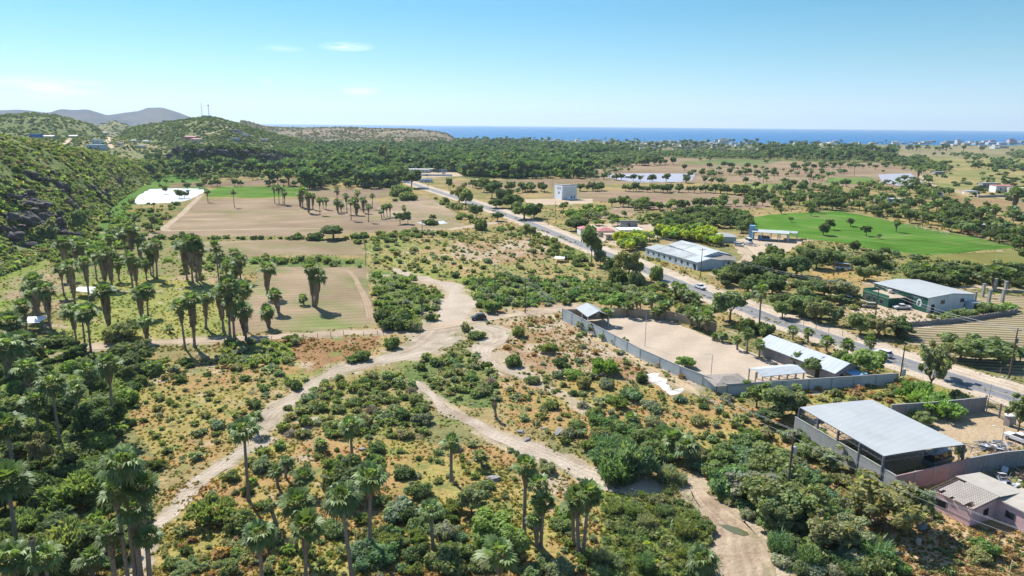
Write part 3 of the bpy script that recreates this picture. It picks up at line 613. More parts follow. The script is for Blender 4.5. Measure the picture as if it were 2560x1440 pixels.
def feather_t(seed, n, size=.075, **k):                 # feathery mesquite: leaves stream upward and outward
    r = np.random.default_rng(seed); L = np.array(lobes(seed, 9, .6, .46, .48, .25, .9)); kx = r.choice(len(L), n); d = rnd_dir(r, n); d[:, 2] = np.abs(d[:, 2])*1.0-.15
    pos = L[kx][:, :3]+d*L[kx][:, 3:]*(.6+.5*r.random(n))[:, None]
    t = pos-np.array([0, 0, -.5]); t /= np.linalg.norm(t, axis=1)[:, None]; t = t+r.normal(size=(n, 3))*.38; t /= np.linalg.norm(t, axis=1)[:, None]
    nr = np.cross(t, rnd_dir(r, n)); nr /= np.linalg.norm(nr, axis=1)[:, None]+1e-9
    V, Fc = leaf_quads(pos, nr, t, size*(.5+.6*r.random(n)), 2.9)
    g = .72+.56*r.random(n); h = (r.random(n)-.5)*.3; return V, Fc, np.repeat(np.stack([g*(1+h), g, g*(1-h)], -1), 4, 0)
def reed_t(seed, n):
    r = np.random.default_rng(seed); a = r.random(n)*6.283; q = np.sqrt(r.random(n))*.85; hgt = .5+.8*r.random(n); u = r.random(n)**.6
    base = np.stack([np.cos(a)*q, np.sin(a)*q, hgt*u], -1)
    t = np.stack([np.cos(a)*.6*q+r.normal(size=n)*.55, np.sin(a)*.6*q+r.normal(size=n)*.55, .75+0*a], -1); t /= np.linalg.norm(t, axis=1)[:, None]
    nr = np.cross(t, rnd_dir(r, n)); nr /= np.linalg.norm(nr, axis=1)[:, None]
    V, Fc = leaf_quads(base, nr, t, .032*(.6+.8*r.random(n)), 6.0)
    g = (.6+.5*r.random(n))*(.6+.5*u); h = (r.random(n)-.4)*.4; return V, Fc, np.repeat(np.stack([g*(1+h), g, g*(1-h)], -1), 4, 0)
def twig_t(seed, n):
    r = np.random.default_rng(seed); d = rnd_dir(r, n); d[:, 2] = np.abs(d[:, 2]); pos = d*np.array([.75, .75, .6])*(.35+.6*r.random(n))[:, None]
    t = d+r.normal(size=(n, 3))*.4; t /= np.linalg.norm(t, axis=1)[:, None]; nr = np.cross(t, rnd_dir(r, n)); nr /= np.linalg.norm(nr, axis=1)[:, None]
    V, Fc = leaf_quads(pos, nr, t, .028*(.6+.8*r.random(n)), 8); g = .6+.7*r.random(n); return V, Fc, np.repeat(np.stack([g, g, g], -1), 4, 0)
def palm_crown(seed, n=30, seg=11, droop=.5):           # unit: leaf reach about 1; base at origin
    r = np.random.default_rng(seed); V = []; Fc = []; T = []
    for i in range(n):
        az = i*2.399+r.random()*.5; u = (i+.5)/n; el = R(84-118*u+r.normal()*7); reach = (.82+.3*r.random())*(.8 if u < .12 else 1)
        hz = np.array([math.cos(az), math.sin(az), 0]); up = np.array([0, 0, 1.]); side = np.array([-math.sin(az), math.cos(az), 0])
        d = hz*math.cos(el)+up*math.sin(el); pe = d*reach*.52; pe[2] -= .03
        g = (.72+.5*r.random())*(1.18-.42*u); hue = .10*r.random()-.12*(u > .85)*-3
        b0 = len(V); w = .012; V += [-side*w, side*w, pe+side*w, pe-side*w]; Fc.append((b0, b0+1, b0+2, b0+3)); T += [(1.9*g, 1.5*g, .9*g)]*4
        nrm = np.cross(side, d); L = reach*.56
        for k in range(seg):
            a = (k/(seg-1)-.5)*R(205)+r.normal()*.05; l = L*(1-.22*abs(k/(seg-1)-.5)*2)*(.85+.25*r.random())
            sd = d*math.cos(a)+side*math.sin(a); sd = sd-nrm*(.12*abs(math.sin(a)))
            pr = np.cross(nrm, sd); wd = L*.115
            mid = pe+sd*l*.6; tip = pe+sd*l; tip = tip-up*droop*l*(.38+.35*r.random()); mid = mid-up*droop*l*.06
            b0 = len(V); V += [pe, mid-pr*wd, tip, mid+pr*wd]; Fc.append((b0, b0+1, b0+2, b0+3))
            gg = g*(.8+.4*r.random()); T += [(gg*(1+hue), gg, gg*.9)]*4
    return np.array(V), np.array(Fc), np.array(T)
def palm_skirt(seed, n=110, rt=.55, rb=.22):           # hangs from z=0 down to z=-1
    r = np.random.default_rng(seed); V = []; Fc = []; T = []
    for i in range(n):
        az = r.random()*6.283; z0 = -.75*r.random()**1.3+.04; ln = .22+.24*r.random(); q = lambda z: rt*(1+z)**.9+rb*(-z)
        ra = q(z0)*(.35+.45*r.random()); rbm = max(.1, q(max(-1, z0-ln))*(.75+.35*r.random()))
        w = .075+.07*r.random(); s_ = np.array([-math.sin(az), math.cos(az), 0]); h = np.array([math.cos(az), math.sin(az), 0])
        z1 = max(-1.05, z0-ln); b0 = len(V)
        V += [h*ra-s_*w*.6+[0, 0, z0], h*ra+s_*w*.6+[0, 0, z0], h*rbm+s_*w*(.3+.7*r.random())+[0, 0, z1+.06*r.random()], h*rbm-s_*w*(.3+.7*r.random())+[0, 0, z1]]
        Fc.append((b0, b0+1, b0+2, b0+3)); g = .55+.75*r.random(); T += [(g, g*.97, g*.93)]*4
    return np.array(V), np.array(Fc), np.array(T)
def feather_palm(seed, n=22):                           # pinnate fronds
    r = np.random.default_rng(seed); V = []; Fc = []; T = []
    for i in range(n):
        az = i*2.399; u = i/n; el = R(78-75*u); hz = np.array([math.cos(az), math.sin(az), 0]); side = np.array([-math.sin(az), math.cos(az), 0]); pts = []
        for k in range(7): s_ = k/6; e = el-s_*s_*R(75); pts.append((pts[-1] if pts else np.zeros(3))+(hz*math.cos(e)+np.array([0, 0, math.sin(e)]))*(.175 if k else 0))
        g = .8+.4*r.random()
        for k in range(1, 7):
            for sg in (-1, 1):
                for q in (0, .5):
                    p = pts[k-1]*(1-q)+pts[k]*q; l = .22*(1-abs(k/6-.45)); b0 = len(V); tip = p+side*sg*l+hz*.08-np.array([0, 0, .07])
                    V += [p, p+side*sg*l*.5+hz*.07, tip, p+side*sg*l*.5-hz*.01]; Fc.append((b0, b0+1, b0+2, b0+3)); gg = g*(.8+.4*r.random()); T += [(gg*1.1, gg, gg*.8)]*4
    return np.array(V), np.array(Fc), np.array(T)
def merge(*parts):
    V = []; Fc = []; T = []; b_ = 0
    for v, f, t in parts: V.append(v); Fc.append(f+b_); T.append(t); b_ += len(v)
    return np.concatenate(V), np.concatenate(Fc), np.concatenate(T)
def tp(t, s=(1, 1, 1), o=(0, 0, 0), c=None):
    v, f, k = t; return v*np.array(s)+np.array(o), f, (k if c is None else k*np.array(c))
def quadtrunk(r, h, col=(.16, .12, .09)):
    V = []; Fc = []
    for k in range(3):
        a = k*math.pi/3; c, s_ = math.cos(a)*r, math.sin(a)*r; b0 = len(V); V += [(-c, -s_, 0), (c, s_, 0), (c*.8, s_*.8, h), (-c*.8, -s_*.8, h)]; Fc.append((b0, b0+1, b0+2, b0+3))
    return np.array(V), np.array(Fc), np.tile(np.array(col), (len(V), 1))
def trunk_mesh(name, seed, r0, h, limbs=5, spread=.55, top=1.5):
    r = random.Random(seed); m_ = MB()
    m_.tube([(0, 0, -.05), (r.uniform(-.03, .03), r.uniform(-.03, .03), h*.5), (0, 0, h)], [r0*1.25, r0, r0*.85], 7)
    for k in range(limbs):
        a = 2*math.pi*k/limbs+r.random(); m_.tube([(0, 0, h*.9), (math.cos(a)*spread*.4, math.sin(a)*spread*.4, h+.25), (math.cos(a)*spread, math.sin(a)*spread, top*(.8+.25*r.random()))], [r0*.6, r0*.4, r0*.15], 5)
    return m_.mesh(name, M_bark)
# near templates
LFM = {}
LFM['tree'] = [np_mesh('tree_crown', *tree_t(s_, 3600, .056), M_leaf) for s_ in (3, 5, 8, 13)]
LFM['mango'] = [np_mesh('mango_crown', *cloud(s_, 2800, lobes(s_, 10, .56, .46, 1.05, .36, .95), .068, 1.2, outward=1.0, tvar=.26), M_leaf) for s_ in (4, 6, 9)]
LFM['airy'] = [np_mesh('airy_crown', *cloud(s_, 3200, lobes(s_, 12, .6, .34, 1.25, .52, .9), .040, 2.2, outward=.4, tvar=.3, shell=.3), M_leaf) for s_ in (2, 7)]
LFM['bush'] = [np_mesh('bush_foliage', *merge(bush_t(s_, 2000, .062, 1.5), tp(twig_t(s_+50, 90), (.95, .95, 1.1), c=(1.5, 1.1, 1.3))), M_leaf) for s_ in (1, 2, 3, 4, 5)]
LFM['feather'] = [np_mesh('feathery_foliage', *feather_t(s_, 2300, .05), M_leaf) for s_ in (1, 2, 3)]
LFM['reed'] = [np_mesh('reed_leaves', *reed_t(s_, 1500), M_leaf) for s_ in (1, 2, 3)]
LFM['twig'] = [np_mesh('bare_twigs', *twig_t(s_, 650), M_dry) for s_ in (1, 2)]
LFM['banana'] = [np_mesh('broad_leaves', *feather_palm(s_, 18), M_palm) for s_ in (3, 5)]
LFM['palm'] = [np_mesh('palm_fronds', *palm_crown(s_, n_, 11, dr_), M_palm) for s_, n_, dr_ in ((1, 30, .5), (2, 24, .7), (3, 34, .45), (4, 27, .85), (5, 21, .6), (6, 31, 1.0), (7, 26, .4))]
LFM['skirt'] = [np_mesh('dead_frond_skirt', *palm_skirt(s_), M_dry) for s_ in (1, 2, 3)]
TR = {k: [trunk_mesh('trunk', s_, .045, .62) for s_ in (1, 2)] for k in ('tree',)}
TR['mango'] = [trunk_mesh('trunk', 5, .06, .42, 4, .4, 1.1)]; TR['airy'] = [trunk_mesh('trunk', 7, .05, .45, 7, .6, 1.7)]
TR['bush'] = [trunk_mesh('branches', 9, .03, .12, 6, .5, .6)]
m_ = MB(); m_.lathe([(1.7, -.01), (1.25, .03), (1.0, .1), (.9, .35), (.85, .6), (.78, .85), (.8, 1.0)], 9); M_ptrunk = mat('palm_bark', (.27, .23, .20), .9, .35, 2.2, .02); PTR = m_.mesh('palm_trunk', M_ptrunk)
# light templates for the mass of small or far plants
PC = {'g': 1}
LT = {'tree': [merge(tp(tree_t(s_, 70, .26, 1.1)), quadtrunk(.07, .9)) for s_ in range(20, 26)],
      'bush': [bush_t(s_, 46, .30, 1.3) for s_ in range(30, 36)],
      'bushm': [bush_t(s_, 170, .17, 1.4) for s_ in range(30, 35)],
      'reed': [reed_t(s_, 90) for s_ in (5, 6)], 'twig': [twig_t(s_, 90) for s_ in (5, 6)],
      'feather': [feather_t(s_, 240, .12) for s_ in (5, 6, 7)],
      'treem': [merge(tp(tree_t(s_, 260, .17, 1.1)), quadtrunk(.06, .9)) for s_ in range(40, 44)],
      'palm': [merge(tp(cloud(s_, 46, [(0, 0, 1.0, .32, .32, .16)], .12, 1.8), c=(.12, .18, .08)), tp(cloud(s_+9, 14, [(0, 0, .82, .16, .16, .14)], .10, 1.6), c=(.16, .13, .10)), quadtrunk(.035, .95)) for s_ in (50, 51, 52)]}
LT['mango'] = LT['treem']; LT['airy'] = LT['treem']; LT['banana'] = LT['bushm']
def scatter_mesh(name, items, material=None):
    """items: (kind, x, y, z, sx, sz, rz, colour) -> one merged mesh"""
    V = []; Fc = []; T = []; b_ = 0; by = {}
    for it in items:
        k = it[0]; by.setdefault((k, random.randrange(len(LT[k]))), []).append(it[1:])
    for (k, i), L in by.items():
        tv, tf, tt = LT[k][i]; n = len(L); A_ = np.array([l[:6] for l in L], float); Cc = np.array([l[6] for l in L], float)
        c, s_ = np.cos(A_[:, 5])[:, None], np.sin(A_[:, 5])[:, None]
        x = (tv[None, :, 0]*c-tv[None, :, 1]*s_)*A_[:, 3:4]+A_[:, 0:1]; y = (tv[None, :, 0]*s_+tv[None, :, 1]*c)*A_[:, 3:4]+A_[:, 1:2]; z = tv[None, :, 2]*A_[:, 4:5]+A_[:, 2:3]
        V.append(np.stack([x, y, z], -1).reshape(-1, 3)); Fc.append((tf[None]+(np.arange(n)*len(tv))[:, None, None]+b_).reshape(-1, 4)); b_ += n*len(tv)
        T.append((tt[None]*Cc[:, None, :]).reshape(-1, 3))
    me = np_mesh(name, np.concatenate(V), np.concatenate(Fc), np.concatenate(T), material or M_leaf)
    return link(name, me, kind='stuff')

# ------------------------------------------------------------------ where plants stand
RB = [(L[::2], w[::2]) for L, w in RIBBONS]
BUILT = []                                        # photograph polygons that plants keep clear of (buildings, yards)
BUILT += [[(2000,1020),(2180,1000),(2410,1110),(2400,1150),(2230,1185),(2000,1060)], [(2185,700),(2250,695),(2450,740),(2450,780),(2325,790),(2150,760),(2150,715)],
          [(1612,605),(1700,600),(1845,630),(1845,675),(1740,670),(1612,640)], [(1900,835),(2130,900),(2180,925),(2180,945),(2080,945),(1890,900)], [(2325,1185),(2480,1175),(2600,1230),(2600,1330),(2420,1310),(2330,1255)],
          [(1865,910),(2010,905),(2015,950),(1880,960)], [(1380,470),(1455,470),(1455,512),(1380,512)], [(1785,575),(1845,575),(1845,610),(1785,610)], [(1870,565),(2000,565),(2000,605),(1870,610)],
          [(1440,555),(1640,550),(1640,600),(1440,600)]]
def clear(x, y, X, Y, r, kp=True):
    if kp:
        for q in KEEP+BUILT:
            if inpoly(np.array([x]), np.array([y]), q)[0]: return False
    for L, w in RB:
        if abs(L[:, 0].mean()-X) > 900: continue
        d = np.hypot(L[:, 0]-X, L[:, 1]-Y); i = d.argmin()
        if d[i] < w[i]/2+r*.55: return False
    return True
PLANTS = []      # dict: kind, X, Y, r, h, col, word
GRID = {}
def near(X, Y, r, k=.8):
    gx, gy = int(X//8), int(Y//8)
    for a in (-1, 0, 1):
        for b_ in (-1, 0, 1):
            for (x2, y2, r2) in GRID.get((gx+a, gy+b_), ()):
                if (x2-X)**2+(y2-Y)**2 < (k*(r+r2))**2: return True
    return False
def put(kind, X, Y, r, h, col, word, z=0):
    GRID.setdefault((int(X//8), int(Y//8)), []).append((X, Y, r)); PLANTS.append(dict(kind=kind, X=float(X), Y=float(Y), r=r, h=h, col=col, word=word, z=z))
PAL = {'green': ((.225,.275,.120), 'mid green'), 'dark': ((.135,.180,.075), 'dark green'), 'grey': ((.285,.315,.205), 'grey green'), 'bright': ((.255,.350,.110), 'bright green'),
       'yellow': ((.44,.50,.08), 'yellow green'), 'dry': ((.42,.36,.30), 'leafless grey'), 'rust': ((.42,.28,.16), 'rusty brown'), 'olive': ((.30,.30,.155), 'olive green'), 'blue': ((.190,.280,.150), 'bluish green')}
def vary(c, a=.16):
    g = 1+random.uniform(-a, a); return (c[0]*g*(1+random.uniform(-.1, .1)), c[1]*g, c[2]*g*(1+random.uniform(-.12, .12)))
def zone(poly, n, mix, rmin, rmax, k=.62, hf=(.9, 1.3), kp=True, biased=False):
    """mix: list of (kind, palette, weight); plants dropped evenly over the photographed ground inside the polygon"""
    xs = [p[0] for p in poly]; ys_ = [p[1] for p in poly]; ws = [m_[2] for m_ in mix]; got = 0; tries = 0
    while got < n and tries < n*14:
        tries += 1; x = random.uniform(min(xs), max(xs)); y = random.uniform(min(ys_), max(ys_))
        if not inpoly(np.array([x]), np.array([y]), poly)[0]: continue
        q = P(x, y); r = rmin+(rmax-rmin)*random.random()**1.6
        if near(q[0], q[1], r, k) or not clear(x, y, q[0], q[1], r, kp): continue
        kd, pl, _ = random.choices(mix, ws)[0]; c, wd = PAL[pl]
        f = {'tree': 1.0, 'mango': 1.0, 'airy': 1.15}.get(kd, .62)
        put(kd, q[0], q[1], r, r*2*f*random.uniform(*hf)*(.8 if kd in ('tree', 'mango', 'airy') else .8), vary(c), wd); got += 1
def line(pts, n, mix, rmin, rmax, spread=2.0, **kw):
    seg = np.array([P(a, b_) for a, b_ in pts]); 
    px = np.interp(np.linspace(0, 1, 200), np.linspace(0, 1, len(pts)), [p[0] for p in pts]); py = np.interp(np.linspace(0, 1, 200), np.linspace(0, 1, len(pts)), [p[1] for p in pts])
    ws = [m_[2] for m_ in mix]
    for i in range(n):
        j = random.randrange(200); q = P(px[j], py[j])+np.array([random.gauss(0, spread), random.gauss(0, spread)]); r = random.uniform(rmin, rmax)
        if near(q[0], q[1], r, .5): continue
        kd, pl, _ = random.choices(mix, ws)[0]; c, wd = PAL[pl]; f = {'tree': 1.0, 'mango': 1.0, 'airy': 1.2}.get(kd, .62)
        put(kd, q[0], q[1], r, r*1.7*f*random.uniform(.9, 1.3), vary(c), wd)
def tree(x, y, wpx, hpx, kind, pal):                # seen tree: foot pixel, width and height in photograph pixels
    q = P(x, y); s_ = mpp(x, y); dl = math.atan2(H, math.hypot(*q)); r = max(.4, wpx*s_/2); h = max(r*.9, (hpx*s_-r*.8*math.sin(dl))/math.cos(dl)); c, wd = PAL[pal]
    put(kind, q[0], q[1], r, h, vary(c, .08), wd)
# --- trees that stand out, one by one (foot x, foot y, width, height)
for a in [(1478,660,58,110,'tree','green'),(1500,668,36,50,'tree','grey'),(1572,700,86,86,'tree','olive'),(1530,690,60,60,'tree','dark'),(1545,705,60,50,'bush','dark'),(1590,712,50,50,'bush','green'),
          (1825,805,100,100,'tree','green'),(1868,832,56,50,'bush','dark'),(1912,838,50,44,'bush','green'),(1528,778,86,58,'tree','bright'),(1560,775,40,40,'bush','green'),(1712,918,54,38,'mango','bright'),
          (1700,800,36,60,'bush','olive'),(1640,700,40,50,'bush','green'),(2033,938,78,60,'mango','dark'),(2170,938,80,72,'mango','bright'),(2120,920,46,50,'bush','bright'),(2100,905,40,40,'bush','green'),
          (2325,978,78,112,'airy','grey'),(2345,945,70,90,'airy','olive'),(2450,908,120,80,'mango','green'),(2400,900,90,66,'mango','green'),(2495,900,70,60,'mango','dark'),(2550,905,40,44,'mango','green'),
          (2195,842,92,66,'mango','olive'),(2240,835,60,56,'mango','green'),(2150,838,70,62,'mango','green'),(2255,845,50,40,'tree','dark'),
          (2040,805,60,64,'mango','olive'),(2000,790,66,60,'mango','green'),(1960,775,74,56,'mango','dark'),(1955,795,50,50,'mango','green'),(2052,795,48,44,'tree','bright'),(2092,812,46,50,'airy','grey'),
          (2100,750,80,60,'mango','olive'),(2060,745,60,50,'mango','dark'),(2030,735,50,44,'mango','green'),(2160,700,50,40,'mango','green'),(1990,690,80,64,'mango','dark'),(2040,672,70,56,'mango','dark'),(1935,680,70,60,'mango','green'),
          (1905,690,54,50,'mango','dark'),(2085,668,50,44,'mango','green'),(2010,650,40,40,'mango','green'),(2150,676,50,36,'mango','dark'),(2180,668,60,46,'mango','dark'),(1885,700,60,60,'mango','dark'),(1850,700,70,60,'mango','dark'),
          (1820,700,60,50,'bush','green'),(1870,735,60,50,'mango','dark'),(1930,735,60,50,'mango','dark'),(1800,655,1,1,'bush','green'),
          (2058,588,32,34,'mango','dark'),(2075,574,24,26,'mango','dark'),(2126,566,24,22,'mango','dark'),(2165,590,26,26,'mango','dark'),(2197,597,12,12,'mango','dark'),(1977,555,14,12,'mango','dark'),(2027,540,16,22,'mango','dark'),(1953,535,16,16,'mango','dark'),
          (2080,525,44,34,'mango','dark'),(1440,578,62,40,'mango','dark'),(1408,526,28,24,'mango','dark'),(1325,598,44,42,'tree','green'),(1310,548,70,52,'mango','green'),(1335,545,50,44,'mango','dark'),
          (1200,575,40,40,'bush','green'),(413,485,16,20,'mango','dark'),(448,496,22,22,'mango','dark'),(462,496,22,20,'mango','dark'),(470,475,20,18,'tree','dark'),(500,472,24,16,'tree','dark'),(120,612,56,60,'airy','grey'),(205,590,44,70,'tree','green'),(1243,553,40,30,'mango','dark'),(1148,508,50,56,'airy','olive'),(1122,475,20,36,'tree','dark'),(1165,520,50,60,'tree','green'),(1190,545,50,40,'tree','green'),(1230,495,50,44,'tree','dark'),(1260,505,50,40,'mango','dark'),(1280,520,60,46,'mango','dark'),(1240,520,50,30,'mango','dark'),(1210,480,40,40,'tree','green'),
          (834,597,78,46,'mango','dark'),(790,600,50,26,'bush','dark'),(1000,560,40,36,'tree','dark'),(1020,560,24,36,'tree','green'),(1082,552,20,18,'mango','dark'),(1075,562,40,12,'bush','dark'),
          (1030,470,60,50,'tree','dark'),(1000,490,60,40,'bush','green'),(1020,500,50,30,'bush','green'),
          (958,425,30,66,'airy','olive'),(950,430,40,44,'tree','green'),(1010,450,30,36,'tree','green'),
          (340,905,96,60,'tree','dark'),(330,930,80,60,'tree','dark'),(240,1100,90,90,'tree','dark'),(285,1060,70,70,'tree','dark'),(250,1040,80,60,'tree','green'),(310,1010,70,50,'bush','bright'),(105,1180,60,90,'tree','olive'),(95,1120,70,60,'bush','dark'),
          (870,1250,120,110,'tree','dark'),(905,1235,80,80,'tree','dark'),(850,1180,80,50,'feather','green'),(925,1180,90,50,'feather','green'),(1180,1285,90,90,'tree','olive'),(1240,1365,130,100,'tree','bright'),(1290,1400,80,90,'tree','bright'),
          (195,1255,150,90,'feather','green'),(290,1170,90,40,'feather','green'),(150,1390,170,90,'feather','green'),(60,1330,90,60,'feather','green'),(530,1300,120,66,'feather','green'),(600,1320,80,60,'bush','green'),(620,1235,44,44,'twig','dark'),
          (1000,1290,100,60,'bush','grey'),(1120,1420,120,80,'bush','green'),(1050,1240,70,50,'bush','green'),(1100,1200,10,10,'bush','green'),(960,1400,90,60,'bush','blue'),
          (1515,935,84,54,'feather','bright'),(1370,880,60,34,'feather','green'),(1400,915,50,34,'bush','dark'),(1415,920,26,20,'bush','green'),(1435,945,60,34,'bush','bright'),(1295,840,40,36,'bush','green'),(1285,915,46,44,'bush','green'),(1603,955,34,38,'bush','dark'),
          (1280,868,1,1,'bush','green'),(1460,970,44,44,'bush','olive'),(1580,995,70,40,'bush','blue'),(1545,1020,56,40,'feather','green'),(1860,1115,80,50,'bush','green'),(1870,1110,70,50,'feather','green'),
          (1165,828,28,30,'bush','grey'),(1190,845,50,30,'bush','green'),(1180,822,10,8,'bush','green'),(1570,1180,150,110,'feather','blue'),(1510,1165,90,60,'feather','blue'),(1545,1200,110,70,'reed','blue'),(1620,1150,90,70,'bush','green'),(1690,1200,1,1,'bush','green'),
          (1005,1290,90,44,'bush','dark'),(1232,780,60,40,'feather','green'),(1460,838,16,14,'bush','grey'),(1449,824,26,24,'airy','grey'),(1473,838,24,32,'airy','grey'),(1504,850,26,22,'airy','green'),(1535,860,26,22,'airy','green'),(1560,868,34,28,'airy','green'),
          (1955,1040,110,90,'tree','green'),(1890,1020,80,80,'airy','green'),(1990,1045,60,60,'tree','dark'),(1915,1060,70,50,'tree','dark'),(2215,1330,190,140,'airy','olive'),(2275,1315,110,110,'airy','grey'),(2170,1300,110,90,'airy','olive'),(2130,1290,60,60,'bush','grey'),
          (2075,1170,110,56,'airy','olive'),(2010,1140,70,44,'bush','green'),(2350,1040,100,60,'feather','bright'),(2300,1010,110,30,'feather','bright'),(2290,1050,40,30,'feather','bright'),(2310,1065,50,34,'tree','green'),(2545,1080,60,90,'airy','green'),(2395,1160,26,50,'airy','grey'),
          (2460,1385,60,44,'bush','bright'),(2450,1400,60,20,'bush','olive'),(2240,1430,60,44,'bush','bright'),(2040,1330,110,90,'bush','dark'),(1960,1310,140,110,'tree','green'),(1920,1290,130,110,'tree','green'),(2010,1290,120,90,'tree','green'),(1870,1250,120,90,'tree','grey'),
          (1820,1230,110,90,'bush','blue'),(1800,1200,90,70,'bush','green'),(1960,1230,110,90,'bush','green'),(1860,1180,110,70,'bush','blue'),(1930,1200,120,90,'tree','green'),(2120,1370,110,80,'tree','grey'),(2070,1380,120,100,'airy','olive'),
          (985,820,90,40,'bush','dark'),(1010,822,70,36,'bush','green'),(1040,825,46,34,'bush','grey'),(960,800,50,40,'bush','dark'),(1380,925,1,1,'bush','green'),(905,900,50,36,'bush','green'),(880,905,40,24,'bush','dark'),(980,870,44,40,'bush','green'),(740,860,30,24,'bush','grey'),(120,615,50,50,'airy','grey'),
          (300,850,90,60,'bush','olive'),(150,862,60,30,'bush','dark'),(65,862,60,40,'bush','green'),(2560,640,30,20,'bush','dark'),(2410,850,1,1,'bush','green'),(2405,793,50,28,'bush','green'),(2370,800,44,20,'bush','green'),(2470,780,60,24,'bush','green'),(2520,775,40,16,'bush','bright'),(2330,805,36,22,'airy','olive')]:
    if a[2] > 5: tree(*a)
# --- thickets and scattered scrub by area
G_ = [('bush','green',2),('bush','dark',1),('bush','grey',1.4),('feather','green',3),('feather','grey',1.2),('bush','bright',.8),('bush','olive',1)]
zone([(0,870),(300,885),(420,905),(330,985),(330,1080),(260,1130),(400,1170),(330,1250),(360,1330),(290,1440),(0,1440)], 180, [('bush','green',3),('bush','dark',3),('tree','dark',1.5),('tree','green',2),('feather','green',2),('bush','bright',1.5),('bush','olive',1.2),('banana','bright',.8)], 1.2, 3.4, .5)
zone([(420,905),(640,870),(740,905),(700,985),(640,1045),(560,1130),(430,1165),(330,1060),(350,985)], 85, [('bush','green',2),('bush','grey',2),('bush','olive',2),('twig','dry',.6),('bush','dark',1)], .5, 2.0, .8)
zone([(540,860),(730,850),(740,900),(700,920),(560,915)], 34, [('feather','green',2),('bush','bright',1),('bush','grey',1)], 1.0, 2.6, .55)
zone([(1020,905),(1180,875),(1250,950),(1250,1010),(1120,1000),(1060,950)], 75, [('bush','green',2),('bush','grey',2),('bush','olive',2),('twig','dry',1),('bush','dark',1)], .8, 2.0, .5)
zone([(700,960),(820,940),(1000,930),(1070,1010),(1060,1095),(700,1095),(690,1050)], 150, [('bush','green',3),('bush','grey',2),('bush','olive',2.5),('twig','dry',1),('bush','dark',1),('feather','green',.8)], .8, 2.2, .5)
zone([(620,1150),(700,1095),(1100,1100),(1300,1130),(1550,1240),(1500,1440),(420,1440),(440,1300)], 84, G_+[('twig','dry',1.2),('bush','yellow',.5)], .5, 2.3, .8)
zone([(420,1330),(620,1300),(700,1440),(400,1440)], 26, [('bush','olive',2),('bush','rust',1),('bush','grey',1)], .5, 1.4, .7)
zone([(1060,1290),(1180,1250),(1300,1380),(1400,1440),(900,1440),(900,1350)], 30, [('bush','green',3),('bush','blue',2),('bush','dark',1),('feather','green',1)], 1.0, 2.6, .5)
zone([(1240,960),(1400,880),(1600,955),(1700,1000),(1850,1000),(1990,1060),(1990,1180),(1700,1185),(1500,1150),(1300,1060)], 120, [('bush','green',2.5),('bush','grey',2.5),('bush','olive',2.5),('twig','dry',1.3),('bush','dark',1),('feather','green',1)], .7, 2.2, .7)
zone([(1480,1060),(1640,1060),(1700,1110),(1640,1195),(1500,1175)], 32, [('feather','blue',2),('bush','green',2),('reed','blue',1)], 1.2, 2.8, .45)
zone([(1740,1150),(1880,1110),(2000,1160),(2110,1260),(2090,1340),(1930,1340),(1850,1280),(1750,1210)], 50, [('bush','green',2),('bush','blue',2),('tree','green',1.5),('bush','grey',1)], 1.4, 3.0, .45)
zone([(1530,1245),(1700,1190),(1740,1270),(1810,1440),(1500,1440)], 170, [('reed','blue',2),('reed','green',1.5),('reed','grey',1.2),('bush','green',1.4),('bush','olive',1),('feather','green',1),('bush','yellow',.15)], .7, 1.9, .48, (.9, 1.4))
zone([(1900,1350),(2150,1340),(2210,1440),(1870,1440)], 44, [('bush','grey',2),('reed','blue',2),('bush','green',2)], 1.2, 2.8, .42)
zone([(1990,1160),(2150,1190),(2330,1240),(2330,1300),(2140,1300)], 34, [('bush','olive',2),('bush','rust',1),('bush','green',1),('airy','olive',1)], .8, 2.0, .6)
zone([(2000,1060),(2240,1190),(2200,1215),(2000,1150)], 26, [('bush','olive',2),('feather','green',2),('bush','green',1)], .9, 2.0, .5)
zone([(2160,1330),(2330,1300),(2560,1340),(2560,1440),(2200,1440)], 30, [('bush','rust',2),('bush','olive',2),('bush','green',1),('twig','dry',1)], .4, 1.2, .9)
zone([(935,600),(1300,585),(1450,650),(1480,700),(1150,695),(1060,690),(925,680)], 130, [('bush','green',3),('bush','grey',2),('bush','dark',1.5),('bush','olive',1),('feather','green',1)], .7, 2.3, .8)
zone([(1150,695),(1480,700),(1500,745),(1420,765),(1200,770),(1190,740)], 160, [('bush','green',3),('feather','blue',2),('bush','grey',1.6),('bush','dark',1),('bush','bright',1)], 1.1, 2.8, .45)
zone([(1330,590),(1400,605),(1480,650),(1480,680),(1380,640)], 34, [('bush','green',3),('bush','dark',2)], 1.4, 3.0, .5)
zone([(925,680),(1050,690),(1110,740),(1090,805),(950,812)], 110, [('bush','green',3),('bush','grey',2),('feather','green',2),('twig','dry',1),('bush','bright',.8)], .9, 2.3, .45)
zone([(1460,690),(1700,725),(1800,770),(1790,790),(1600,760),(1480,755)], 100, [('bush','green',3),('feather','green',1.5),('bush','grey',2),('bush','dark',2)], 1.2, 2.8, .45)
zone([(1200,790),(1400,785),(1640,900),(1760,960),(1500,945),(1270,880)], 55, [('bush','rust',2),('bush','olive',1),('bush','green',1),('bush','grey',1)], .5, 1.5, .9)
line([(350,600),(500,597),(700,598),(860,600),(960,584)], 70, [('bush','dark',3),('bush','green',2)], 1.0, 2.6, 1.5)
line([(930,605),(1010,600),(1060,585),(1140,585)], 34, [('bush','green',2),('bush','dark',1),('bush','grey',1)], 1.2, 3.0, 4)
line([(470,655),(640,650),(760,655),(915,662)], 70, [('bush','green',3),('bush','dark',2),('bush','bright',1)], 1.0, 2.6, 3)
